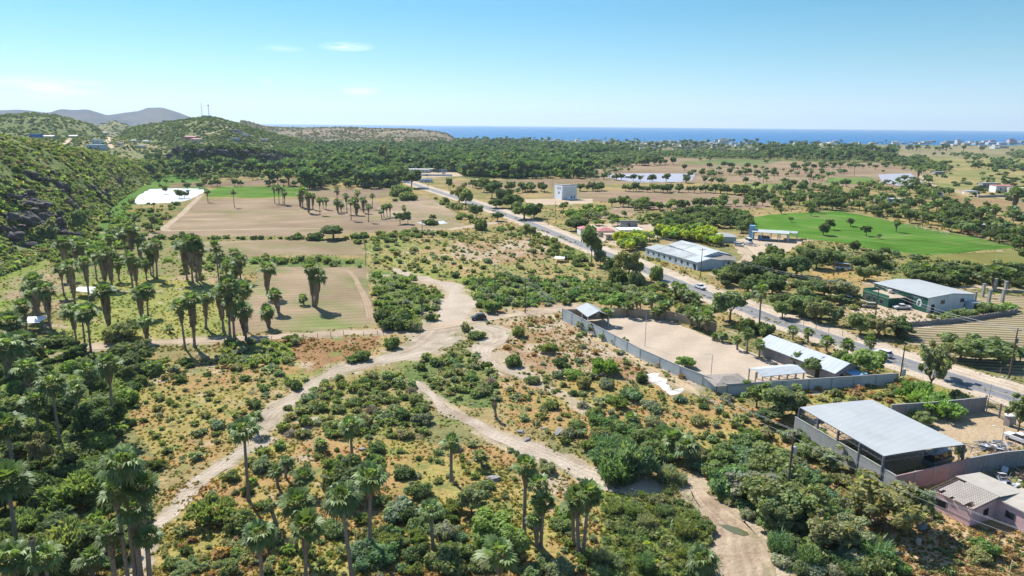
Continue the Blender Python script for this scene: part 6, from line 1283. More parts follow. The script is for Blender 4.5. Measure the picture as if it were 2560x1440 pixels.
o = house('store_annex', 'flat roofed green annex with roof terrace at left end of the store', cen, L, Wd, rz, 3.0, 3.15, M_green, M_tan, kind='flat', oh=.0, wins=[(0, -L*.28, 1.4, 2.2, 1.6), (0, L*.25, 1.4, 1.4, 1.4)], doors=[(0, -L*.02, 1.1, 1.1, 2.1)])
m_ = MB(); t_ = .12; m_.box(-L/2, L/2, -Wd/2, -Wd/2+t_, 3.153, 4.0); m_.box(-L/2, -L/2+t_, -Wd/2+t_+.01, Wd/2, 3.153, 4.0); m_.build('parapet', M_g2, o)
o = thing('water_tank', 'beige water tank standing on the green annex roof', 'water tank', (cen[0]+1.5, cen[1]+.5, 3.15)); m_ = MB(); m_.lathe([(.72,0),(.78,.15),(.78,1.0),(.6,1.25),(.22,1.4),(.2,1.5)], 16); m_.build('tank', M_cream, o, smooth=True); m_ = MB(); m_.lathe([(.24,1.5),(.22,1.58),(.05,1.62)], 10); m_.build('lid', M_dark, o)
p = P(2432, 781); house('side_shed', 'small pale blue lean-to at the right end of the store', p+np.array([1.0, 3.5]), 4.2, 3.5, rz, 2.6, 2.85, M_blue, M_roofl, kind='flat', oh=.2, doors=[(0, -.6, 1.1, 1.0, 2.0), (1, 0, 1.1, .8, 2.0)])
# long sheds
cen, L, Wd, rz = rect3((1614,620), (1744,657), (1776,643), 3.2)
o = house('long_shed', 'long pale blue walled shed with patched grey roof by the road', cen, L, Wd, rz, 3.2, 4.3, M_blue, M_roofd, oh=.3, wins=spread(0, L, 9, 1.8, 1.1, 1.1), doors=[(0, L*.46, 1.1, 1.2, 2.2)])
for u0, u1, c in ((-.5, -.32, M_roofm), (.02, .22, M_roofm), (.30, .50, M_roofl)):
    m_ = MB(); m_.slab([(L*u0, -Wd/2-.25, 3.2+.12), (L*u1, -Wd/2-.25, 3.2+.12), (L*u1, -.1, 4.3+.13), (L*u0, -.1, 4.3+.13)], .03).v; m_.v = [(a, b_, c_+.08) for a, b_, c_ in m_.v]; m_.build('roof_patch', c, o)
cen, L, Wd, rz = rect3((1672,612), (1758,641), (1800,629), 4.2)
o = house('tall_shed', 'taller shed behind with broad light metal roof', cen, L, Wd, rz, 4.2, 5.8, M_blue, M_roofl, oh=.3, wins=spread(0, L, 4, 3.6, 1.0, .5))
m_ = MB(); m_.slab([(-L*.5, -Wd/2-.2, 4.33), (-L*.05, -Wd/2-.2, 4.33), (-L*.05, -.1, 5.95), (-L*.5, -.1, 5.95)], .03); m_.v = [(a, b_, c_+.06) for a, b_, c_ in m_.v]; m_.build('roof_patch', M_roofd, o)
p = P(1806, 668); house('hip_roofed_house', 'grey block house with dark thatched hip roof beside the sheds', p+np.array([0, 3.0]), 10.5, 8, R(-14), 3.4, 4.6, M_blue, M_thatch, kind='hip', oh=.5, wins=[(0, -3, 2.2, 1, 1), (0, 0, 2.2, 1, 1), (0, 3, 2.2, 1, 1)])
p = P(1816, 607); house('green_shed', 'pale green sheet metal shed with hip roof beside the bamboo', p+np.array([0, 4]), 10, 8, R(-6), 3.0, 4.4, M_sage, M_roofm, kind='hip', oh=.3)
p = P(1930, 604); house('open_shed', 'open shed on white posts with pale roof by the bright field', p+np.array([1, 5]), 17, 9, R(-24), 4.2, 5.0, M_wht, M_roofl, oh=.3, posts=(4, 1, .16))
p = P(1964, 600); house('slatted_shade', 'slatted grey shade frame joined to the open shed', p+np.array([2, 3]), 9, 8, R(-24), 3.6, 3.75, M_wht, M_roofd, kind='flat', oh=.1, posts=(2, 1, .14))
p = P(1880, 598); house('tank_tower', 'tall light blue square tank tower beside the open shed', p+np.array([0, 1]), 2.6, 2.6, R(-24), 6.8, 7.0, M_lblue, M_lblue, kind='flat', oh=.05, cat='tower')
# tall block house
p = P(1415, 499); o = house('block_house', 'tall white three storey block house alone by the brown fields', p+np.array([0, 5.5]), 13.5, 11, R(28), 10.6, 10.8, mat('bright_white_render', (1.05,1.1,1.18), .7, .05, .4), M_conc, kind='flat', oh=.0, wins=[(3, -2.5, 8.6, 1.2, 1.6), (3, .5, 8.6, 1.2, 1.6), (3, -1, 5.2, 1.4, 1.6), (0, 2, 1.6, 1.6, 1.4), (0, 4.6, 1.6, 1.0, 1.8)], cat='house')
m_ = MB(); m_.box(-5.6, 6.7, -5.62, -5.51, 2.6, 10.0); m_.build('cladding', mat('beige_cladding', (.72,.75,.74), .8, .1, .4), o); m_ = MB(); m_.box(-6.7, -2.2, -5.80, -5.63, .2, 6.2); m_.build('stair_block', M_wht, o); m_ = MB(); m_.box(-6.75, 6.75, -5.6, -5.4, 10.81, 11.6); m_.box(-6.75, -6.55, -5.39, 5.5, 10.81, 11.6); m_.build('parapet', M_wht, o)
G = 'houses of the plain'
def hs(x, y, L, Wd, hgt, rzd, wm, rm, kind, label, zr=None, name='house', n=2, group=G, V=None, oh=.3):
    if V is not None: s_ = surf(V, x, y); pos = s_[:2]; bz = s_[2]-.6
    else: pos = P(x, y)+np.array([0, Wd/2]); bz = 0
    zr = zr or (hgt+(1.3 if kind != 'flat' else .25))
    return house(name, label, pos, L, Wd, R(rzd), hgt, zr, wm, rm, kind=kind, oh=oh, base_z=bz, group=group, wins=[(0, -L/2+L*(k+.5)/n, hgt*.55, max(.9, L*.07), hgt*.3) for k in range(n)], doors=[(0, L*.02, 1.05, 1.0, 2.0)], cat='house')
hs(1461,588,5.5,7,3.2,10,M_wht,M_pinkroof,'hip','small white house with faded red roof behind a dark tree'); hs(1514,592,9,7,3,8,M_cream,M_pinkroof,'hip','cream house with wide faded red hip roof'); hs(1576,590,12,9,3,5,M_wht,M_wht,'flat','low flat white building behind the bamboo'); hs(1572,568,10,1.2,3.6,2,M_conc,M_conc,'flat','pale grey screen wall building behind the flat white one',n=1)
hs(1530,600,7,5,2.6,8,M_cream,M_tan,'flat','low tan courtyard building in front of the red roofs'); hs(1040,432,30,10,4,0,M_wht,M_wht,'flat','long white school building with strip windows by the road',n=7); hs(1095,430,22,9,3.4,0,M_wht,M_wht,'flat','smaller white shop right of the long school building',n=4); hs(1125,428,10,8,5,0,M_wht,M_wht,'flat','white two level shop at the right end of the row',n=2); hs(1065,440,58,.5,1.8,0,M_wht,M_wht,'flat','long white front wall before the roadside shops',n=1,name='front_wall',oh=.05)
hs(1064,456,13,5,2.6,0,M_wht,M_bluep,'flat','roadside stall with bright blue roof'); hs(800,460,16,9,3,0,M_conc,M_roofd,'gable','dark grey roofed farm shed among trees left of the road'); hs(885,462,12,8,3,0,M_wht,M_tan,'flat','white farmhouse half hidden by trees'); hs(905,458,12,7,3,0,M_wht,M_pinkroof,'gable','farmhouse with rusty roof among trees'); hs(975,465,12,7,2.8,0,M_blue,M_roofm,'flat','pale blue sheet roofed shed beside the brown field'); hs(920,466,10,5,2.6,0,M_wht,M_wht,'flat','low white wall building by the trees')
hs(2515,482,16,12,6,-8,M_wht,M_pinkroof,'flat','white villa with red tiled upper terrace'); hs(2545,484,14,10,5,-8,M_cream,M_cream,'flat','cream villa at the right edge of the picture'); hs(2478,470,16,8,4.6,-5,M_conc,M_conc,'flat','dark unfinished villa with open front',n=4); hs(2350,436,12,8,3,0,M_conc,M_conc,'flat','roofless block ruin on the grassy slope',n=4); hs(2340,490,12,6,3,0,M_wht,M_roofl,'flat','white sheds where the track meets the boundary wall'); hs(2240,508,16,8,3,0,M_lblue,M_roofl,'flat','pale blue roofed house hidden among palms'); hs(2430,487,10,6,3,0,M_wht,M_roofl,'flat','white roofed shed inside the pale boundary wall')
hs(2270,372,16,12,8,0,M_conc,M_conc,'flat','grey three storey shell standing on the plain',n=3); hs(2067,365,22,14,6,0,M_conc,M_tan,'flat','low dark roofed villa near the coast'); hs(2150,362,7,7,10,0,M_cream,M_cream,'flat','narrow cream tower house near the coast')
hs(1570,445,8,3,2,0,M_wht,M_wht,'flat','small white hut beside the grey sheeted field') 
# hillside houses
HB = 'hillside houses'
for (x, y, L, Wd, hg, wm, rm, kd, lab) in [(88,346,17,10,9,M_bluep,M_bluep,'flat','bright blue box house on the left hillside'),(242,372,26,12,8,M_blue,M_blue,'flat','pale blue two storey house above the valley'),(245,360,16,9,9,M_wht,M_blue,'flat','white and blue house behind the pale blue one'),(125,328,22,12,5,M_conc,M_roofd,'gable','dark roofed ranch house on the hillside'),
   (182,332,14,9,4,M_conc,M_roofd,'gable','brown roofed hillside house right of the ranch'),(100,334,12,8,4,M_pink,M_pinkroof,'gable','dull red hillside house beside the blue box'),(30,333,14,8,4,M_wht,M_roofl,'flat','white hillside house at far left'),(350,368,18,9,4,M_wht,M_roofl,'flat','long white roofed house under the palms'),(336,355,10,8,4,M_wht,M_roofm,'gable','small white house uphill of the long one'),
   (370,352,12,8,4,M_wht,M_roofl,'gable','white gabled house at the saddle'),(300,362,9,7,4,M_wht,M_roofl,'flat','small white hut beside the steep track'),(175,370,10,7,3,M_cream,M_wht,'flat','low cream house above the cliffs'),(95,362,18,9,3,M_conc,M_roofm,'flat','grey sheet roofed hillside yard'),(225,340,8,7,4,M_wht,M_roofl,'flat','tiny white hut between the hill tracks')]:
    hs(x, y, L*.8, Wd*.8, hg*.75, random.uniform(-12, 12), wm, rm, kd, lab, V=hB, group=HB)
for (x, y, L, Wd, hg, wm, rm, kd, lab) in [(271,320,15,12,6,M_conc,M_roofl,'hip','lone house with white hip roof on the ridge saddle'),(585,332,26,12,6,M_conc,M_conc,'flat','grey villa below the masts hill'),(480,350,20,12,6,M_pinkroof,M_pinkroof,'gable','red roofed villa on the cliff edge'),(492,354,18,9,5,M_cream,M_pinkroof,'hip','second red roofed villa below the first'),(520,294,12,8,4,M_conc,M_conc,'flat','equipment hut beside the masts'),(415,303,9,7,4,M_conc,M_roofd,'flat','dark hut on the crest left of the masts'),(610,340,14,9,4,M_wht,M_wht,'flat','white house on the slope right of the villa'),(590,350,12,8,4,M_blue,M_wht,'flat','pale house lower on the same slope'),(660,352,14,9,4,M_wht,M_wht,'flat','white house at the foot of the masts hill')]:
    hs(x, y, L, Wd, hg, random.uniform(-12, 12), wm, rm, kd, lab, V=hD if x != 271 else hC, group=HB)
# far town: one object a house, tiny in the picture
TOWN = []
for (x0, x1, y0, y1, n) in [(780,960,345,357,34),(640,800,352,362,12),(1340,1560,352,362,16),(1540,1800,355,372,46),(1700,1930,360,380,34),(1930,2200,355,372,18),(2230,2560,356,362,26),(2380,2560,362,372,8),(1400,1700,368,380,12),(840,850,382,386,2),(1180,1400,352,358,6)]:
    for _ in range(n):
        x = random.uniform(x0, x1); y = random.uniform(y0, y1); TOWN.append(dict(x=x, y=y))
TOWN += [dict(x=1808, y=361, big=1), dict(x=2395, y=360, big=2), dict(x=2480, y=359, big=3), dict(x=2528, y=359, big=4)]
hcols = [(M_wht, 'white'), (M_wht, 'white'), (M_cream, 'cream'), (M_tan, 'tan'), (M_conc, 'grey'), (M_blue, 'pale blue')]
LMT = [((860,348),'the headland village centre'),((1450,357),'the palm fringe at the shore'),((1660,362),'the middle of the coast town'),((1808,362),'the white coastal hotel'),((2070,362),'the dark roofed coastal villa'),((2400,358),'the beach houses at right'),((2530,358),'the hotel ruin at right'),((700,357),'the foot of the masts hill'),((1550,374),'the inland edge of the coast town'),((2470,367),'the slope behind the beach')]
for q in TOWN: q['c'] = random.choice(hcols); q['what'] = {1: 'large white coastal hotel', 2: 'white two storey beach house', 3: 'terracotta beach villa', 4: 'big domed terracotta villa'}.get(q.get('big'), f"tiny {q['c'][1]} town house")
_LM = LM; LM = LMT; assign_labels(TOWN); LM = _LM
for q in TOWN:
    p = P(q['x'], q['y']); b_ = q.get('big'); sc = math.hypot(*p)/2000; wm = q['c'][0]; L = random.uniform(9, 20)*sc; Wd = random.uniform(9, 14)*sc; hg = random.uniform(3, 6)*(.7+.3*sc)+ (1.5 if b_ is None else 0)
    if b_: L, Wd, hg = {1: (30, 16, 14), 2: (20, 14, 13), 3: (26, 14, 10), 4: (30, 16, 14)}[b_]; wm = M_wht if b_ < 3 else M_pink
    o = thing('town_house', q['label'], 'house', (p[0], p[1], 0), random.uniform(-.3, .3), 'houses of the coast town' ); m_ = MB(); m_.box(-L/2, L/2, -Wd/2, Wd/2, 0, hg); 
    if b_: m_.box(-L*.25, L*.3, -Wd*.3, Wd*.4, hg+.003, hg*1.4)
    m_.build('wall', wm, o); m_ = MB(); m_.box(-L/2-.2, L/2+.2, -Wd/2-.2, Wd/2+.2, hg+.003 if not b_ else hg*1.4+.003, (hg if not b_ else hg*1.4)+.4); m_.build('roof', random.choice([M_wht, M_cream, M_tan]), o)
    if b_: 
        for k in range(5): window(o, 0, L, Wd, -L/2+L*(k+.5)/5, hg*.6, L*.08, hg*.25)
# telecom masts, shelters in the palm grove, roadside things
def mast(x, y, hgt, label, w, top=False):
    p = surf(hD, x, y); o = thing('telecom_mast', label, 'mast', (p[0], p[1], p[2]-1)); m_ = MB()
    for k in range(3): a = k*2.094; m_.bar((math.cos(a)*w, math.sin(a)*w, 0), (math.cos(a)*w*.5, math.sin(a)*w*.5, hgt), .22)
    for z in range(0, int(hgt), 3):
        for k in range(3):
            a = k*2.094; b_ = a+2.094; f = w*(1-.5*z/hgt); f2 = w*(1-.5*min(hgt, z+3)/hgt); m_.bar((math.cos(a)*f, math.sin(a)*f, z), (math.cos(b_)*f2, math.sin(b_)*f2, min(hgt, z+3)), .12)
    m_.build('lattice', M_galv if not top else M_steel, o)
    if top: m_ = MB(); m_.lathe([(.3,hgt-2.4),(1.7,hgt-2.2),(1.7,hgt-.4),(.3,hgt)], 10); m_.build('antennas', M_steel, o)
mast(507, 293, 30, 'slender pale lattice mast, left one on the hilltop', .8); mast(523, 293, 25, 'dark lattice mast with antenna head, right one on the hilltop', 1.1, True)
def canopy(px4, z, label, name='canvas_shelter', sag=.3):
    Q_ = [Vector((*P(a, b_, z), z)) for a, b_ in px4]; c = sum(Q_, Vector())/4; o = thing(name, label, 'shelter', (c.x, c.y, 0)); L_ = [v-Vector((c.x, c.y, 0)) for v in Q_]; m_ = MB(); n = 8
    f = lambda u, v: L_[0]*(1-u)*(1-v)+L_[1]*u*(1-v)+L_[2]*u*v+L_[3]*(1-u)*v-Vector((0, 0, sag*math.sin(math.pi*u)*math.sin(math.pi*v)))
    vs = [f(i/n, j/n) for i in range(n+1) for j in range(n+1)]; K = len(vs); vs += [v-Vector((0, 0, .04)) for v in vs]; fs = [(i*(n+1)+j, (i+1)*(n+1)+j, (i+1)*(n+1)+j+1, i*(n+1)+j+1) for i in range(n) for j in range(n)]; fs += [tuple(K+x for x in g_[::-1]) for g_ in fs]
    m_.add(vs, fs); m_.build('canvas', M_canvas, o, smooth=True)
    for v in L_: s_ = MB(); s_.tube([(v.x, v.y, 0), (v.x, v.y, z)], .07, 6); s_.build('post', M_wood, o)
canopy([(186,726),(196,717),(240,717),(232,733)], 2.4, 'white canvas shelter under the shaggy palms'); canopy([(42,810),(62,792),(122,790),(98,806)], 3.0, 'torn white awning stretched under the palms at left', sag=.9)
canopy([(1385,646),(1388,640),(1413,642),(1410,648)], 1.6, 'small pale slatted shelter in the scrub left of the road', sag=.0)
# ------------------------------------------------------------------ poles and wires
POLES = {}
def pole(key, x, y, hgt, label, ang, arm=True, trans=False, rad=.14):
    p = P(x, y); o = thing('utility_pole', label, 'utility pole', (p[0], p[1], 0), ang, 'wooden utility poles'); m_ = MB(); m_.tube([(0, 0, 0), (0, 0, hgt)], [rad*1.25, rad*.8], 9); m_.build('pole', mat('pole_wood', (.13,.095,.075), .9, .3, 2), o)
    if arm: m_ = MB(); m_.box(-1.3, 1.3, -.16, -.05, hgt-.55, hgt-.40); m_.build('crossarm', M_wood, o)
    for k in (-1.15, 0, 1.15): m_ = MB(); m_.lathe([(.06,hgt-.40),(.11,hgt-.3),(.06,hgt-.2),(.09,hgt-.14),(.02,hgt-.06)], 8, (k, -.10 if k else 0)); 
    m_ = MB(); [m_.lathe([(.05, hgt-.395 if k else hgt+.0), (.11, hgt-.3 if k else hgt+.1), (.05, hgt-.18 if k else hgt+.2)], 8, (k, -.10 if k else 0)) for k in (-1.15, 0, 1.15)]; m_.build('insulators', M_cream, o)
    if trans: m_ = MB(); m_.lathe([(.24,hgt-3.6),(.30,hgt-3.5),(.30,hgt-2.5),(.22,hgt-2.4),(.05,hgt-2.35)], 14, (.45, 0)); m_.build('transformer', M_galv if trans == 1 else mat('green_transformer', (.12,.22,.20), .5), o, smooth=False)
    POLES[key] = [Vector((p[0], p[1], 0))+Matrix.Rotation(ang, 3, 'Z') @ Vector((k, -.10 if k else 0, hgt-(.15 if k else -.22))) for k in (-1.15, 0, 1.15)]
def wire(a, b_, label, sag=1.1, n=14, rad=.022, which=(0, 1, 2)):
    A_, B_ = POLES[a], POLES[b_]; o = thing('power_line', label, 'power line', tuple(A_[1]), 0, 'overhead wires')
    for k in which: m_ = MB(); m_.tube([A_[k].lerp(B_[k], i/n)-A_[1]-Vector((0, 0, 4*sag*(i/n)*(1-i/n))) for i in range(n+1)], rad, 4); m_.build('cable', M_wire, o)
a1 = math.atan2(*(P(1965,1262)-P(1314,782))[::-1])+math.pi/2
pole('n0', 1237, 737, 10.5, 'thin pole in the green belt left of the pavilion', a1); pole('n1', 1313, 783, 11, 'pole standing beside the dirt track left of the pavilion', a1); pole('n2', 1965, 1262, 12, 'near dark pole with white transformer in the thicket', a1, trans=1, rad=.17); pole('n3', 2700, 1640, 12, 'pole beyond the lower right corner', a1)
wire('n0', 'n1', 'thin wires between the two poles left of the pavilion', .8); wire('n1', 'n2', 'long wires dipping over the compound corner to the near pole', 3.4, 26); wire('n2', 'n3', 'wires running from the near pole to the lower right corner', 1.2)
a2 = math.atan2(*(P(2522,946)-P(1751,692))[::-1])+math.pi/2
pole('r0', 1751, 692, 11, 'pole beside the road in front of the long shed', a2); pole('r1', 2186, 806, 11, 'pole among trees in front of the store', a2); pole('r2', 2522, 946, 12, 'roadside pole with green transformer at right', a2, trans=2, rad=.17); pole('r3', 3000, 1120, 11, 'pole beyond the right edge', a2); pole('q0', 2249, 956, 9.5, 'leaning wooden pole between wall corner and road', a2+.5, arm=False)
pole('r4', 1470, 575, 10, 'pole behind the red roofs', a2)
for a, b_, l, sg in (('r0', 'r1', 'bundle of drooping wires above the roadside trees', 2.2), ('r1', 'r2', 'drooping wires in front of the store', 1.6), ('r2', 'r3', 'wires leaving the picture at right', 1.0), ('r4', 'r0', 'wires passing over the bamboo', 1.2)): wire(a, b_, l, sg, rad=.035)
for i, (x, y, hg) in enumerate([(1056,592,9),(1388,540,9),(1380,476,12),(915,520,9),(1126,488,10),(1070,470,10),(2083,690,6)]): pole('z%d' % i, x, y, hg, ['thin pole at the bottom edge of the striped field','thin pole near the dark round tree by the road','tall thin pole left of the block house','thin pole in the brown field among palms','thin pole by the far road bend','thin pole beside the blue roofed stall','short pole among trees by the white van'][i], a2, arm=i in (0, 6), rad=.13)
def lamp_pole(x, y, hgt, label, arms=True):
    p = P(x, y); o = thing('lamp_post', label, 'lamp post', (p[0], p[1], 0), R(-15)); m_ = MB(); m_.tube([(0, 0, 0), (0, 0, hgt)], [.09, .06], 8); m_.build('post', M_galv, o)
    if arms: m_ = MB(); m_.bar((-1.4, 0, hgt+.1), (.15, 0, hgt-.05), .06); m_.build('arm', M_galv, o); m_ = MB(); m_.box(-1.8, -1.3, -.12, .12, hgt+.06, hgt+.2); m_.build('lamp_head', M_wht, o)
lamp_pole(1612, 866, 8.5, 'tall thin lamp post in the middle of the sandy yard', False); lamp_pole(1777, 944, 5.5, 'lamp post with one arm near the palapa'); lamp_pole(2466, 1030, 6, 'thin post beside the steel gate', False); lamp_pole(2252, 960, 5, 'short lamp post behind the compound wall corner', False); lamp_pole(2500, 1128, 4.5, 'slim lamp post over the steel offcuts')
# road sign, stakes, columns, fences
o = thing('road_sign', 'small blue and white sign beside the leaning pole', 'road sign', simple_at(2256,957), R(25)); m_ = MB(); m_.tube([(0,0,0),(0,0,3.0)], .05, 6); m_.build('post', M_galv, o); m_ = MB(); m_.box(-.6, .6, -.08, -.05, 1.7, 3.2); m_.build('sign_board', M_lblue, o); m_ = MB(); m_.box(-.45, .45, -.10, -.082, 2.5, 2.9); m_.box(-.45, .45, -.10, -.082, 1.95, 2.2); m_.build('sign_marks', M_wht, o)
o = thing('magenta_totem', 'tall magenta sign totem at the roadside shops', 'sign', simple_at(986,436)); m_ = MB(); m_.box(-1.6, 1.6, -.6, .6, 3.0, 11.5); m_.build('panel', mat('magenta_paint', (.45,.06,.25), .6), o); m_ = MB(); m_.box(-.5, .5, -.4, .4, 0, 2.99); m_.build('base', M_conc, o)
for i, (x, y) in enumerate([(2456,742),(2471,758),(2505,757),(2486,728),(2511,735),(2436,752)]):
    o = thing('concrete_column', f"{['leftmost','second','fourth','third','rightmost','small'][i]} bare concrete column standing in the netted field", 'column', simple_at(x, y), R(10), 'bare concrete columns'); m_ = MB(); m_.box(-.38, .38, -.38, .38, 0, 4.4 if i < 5 else 3); m_.build('shaft', M_conc, o); m_ = MB(); m_.box(-.48, .48, -.48, .48, 4.403 if i < 5 else 3.003, (4.4 if i < 5 else 3)+.2); m_.build('cap', M_conc, o)
def fence(label, pts, step, hgt, rails=True, jit=.3, name='post_fence'):
    W_ = np.array([P(*p) for p in pts]); L = smooth_line(W_, step); o = thing(name, label, 'fence', (L[0][0], L[0][1], 0)); r = random.Random(len(label)); tops = []; posts = []
    for p in L[:95]: q = Vector((p[0]-L[0][0]+r.uniform(-.1, .1), p[1]-L[0][1]+r.uniform(-.1, .1), 0)); h_ = hgt*r.uniform(1-jit, 1+jit); m_ = MB(); m_.tube([q, q+Vector((r.uniform(-.12, .12), r.uniform(-.12, .12), h_))], .07, 5); m_.build('fence_post', M_wood, o); tops.append(q)
    if rails:
        for f in (.45, .8): m_ = MB(); [m_.bar(a+Vector((0, 0, hgt*f)), b_+Vector((0, 0, hgt*f*1.0)), .02) for a, b_ in zip(tops[:-1], tops[1:])]; m_.build('wire_strand', M_wire, o)
fence('crooked post fence down the edge of the tan fields', [(905,595),(912,615),(915,640),(914,665)], 2.4, 1.8, True, .5); fence('wire fence with posts along the front of the dirt track', [(650,852),(760,848),(860,842),(945,838)], 3.0, 1.4); fence('tall gate posts where the fence meets the track', [(955,812),(958,838)], 3.0, 2.6, True, .3); fence('wire fence along the netted crop rows', [(2250,835),(2310,862),(2400,895),(2500,935)], 3.2, 1.4); fence('post fence in front of the store yard', [(1960,800),(2040,822),(2140,850),(2230,868)], 3.4, 1.6)
# dry stake wall
cW = [P(*p) for p in [(2255,818),(2330,812),(2420,803),(2540,784)]]; L = smooth_line(np.array(cW), .42); o = thing('stake_wall', 'low wall of upright grey stakes between store and crop rows', 'wall', (L[0][0], L[0][1], 0)); r = random.Random(3)
for c in range(0, len(L), 12):
    m_ = MB(); 
    for p in L[c:c+12]: q = p-L[0]; hh = r.uniform(1.15, 1.6); m_.box(q[0]-.19, q[0]+.19, q[1]-.13+r.uniform(-.05, .05), q[1]+.13, 0, hh)
    m_.build('stake_panel', M_stone, o)
# rocks along the bright field and rubble
RS = []
for pts, n, sz in (([(2215,550),(2260,560),(2330,576),(2370,585)], 34, .9), ([(2470,505),(2520,516),(2570,528)], 20, 1.3), ([(2505,942),(2530,950)], 14, .5), ([(1235,1045),(1330,1080),(1400,1090)], 0, 1)):
    xs = np.linspace(0, 1, len(pts))
    for k in range(n): t_ = random.random(); RS.append(dict(x=np.interp(t_, xs, [p[0] for p in pts])+random.gauss(0, 3), y=np.interp(t_, xs, [p[1] for p in pts])+random.gauss(0, 1.2), s=sz*random.uniform(.5, 1.2), what='pale loose boulder'))
RS += [dict(x=x, y=y, s=s_, what='low flat grey boulder') for x, y, s_ in [(905,1124,1.6),(1235,1200,2.4),(1345,1058,1.3),(1360,1073,1.3),(1400,1082,2.6),(1150,1000,1.0),(1525,1070,.7),(490,1105,.6),(1300,1080,1.8),(1320,1100,1.6),(1180,1010,.8)]]
assign_labels(RS); M_pale = mat('pale_stone', (.50,.46,.41), .9, .25, 1, .05); M_grock = mat('grey_thatch_rock', (.30,.28,.27), .95, .3, 1.2, .15); RP = []; 
for m0 in RK[:3]:
    for mm in (M_pale, M_grock): c_ = m0.copy(); c_.materials.clear(); c_.materials.append(mm); RP.append((mm, c_))
for q in RS:
    flat = 'flat' in q['what']; q['s'] *= .62; p = P(q['x'], q['y']); o = thing('boulder', q['label'], 'rock', (p[0], p[1], q['s']*.1), random.random()*6, 'loose boulders', random.choice([c_ for mm, c_ in RP if mm == (M_grock if flat else M_pale)])); o.scale = (q['s'], q['s']*.75, q['s']*(.35 if flat else .6))
# tanks and bits in the dry lot
o = thing('water_tank', 'blue grey water tank on the ground left of the pink house', 'water tank', simple_at(2303,1322)); m_ = MB(); m_.lathe([(.60,0),(.66,.1),(.66,1.15),(.5,1.35),(.2,1.5)], 16); m_.build('tank', mat('grey_blue_plastic', (.26,.32,.38), .5), o); m_ = MB(); m_.lathe([(.22,1.5),(.2,1.6),(.04,1.62)], 10); m_.build('lid', M_dark, o)
o = thing('upright_barrel', 'pale barrel standing alone in the dry grass', 'barrel', simple_at(2295,1362)); m_ = MB(); m_.lathe([(.30,0),(.33,.3),(.31,.32),(.33,.6),(.31,.62),(.31,.9)], 12); m_.build('drum', M_cream, o)
o = thing('wooden_cross_post', 'dark T shaped wooden post beside the bright bush', 'post', simple_at(2495,1372), R(10)); m_ = MB(); m_.box(-.07, .07, -.07, .07, 0, 2.0); m_.build('upright', M_wood, o); m_ = MB(); m_.box(-.3, .3, -.06, .06, 2.003, 2.12); m_.build('crossbar', M_wood, o)
for x, y, l in ((2525,1428,'pale thin stake at the lower right corner'),(1893,1000,'thin white stake by the compound wall')): o = thing('stake', l, 'post', simple_at(x, y)); m_ = MB(); m_.tube([(0,0,0),(.05,0,1.6)], .06, 5); m_.build('shaft', M_cream, o)
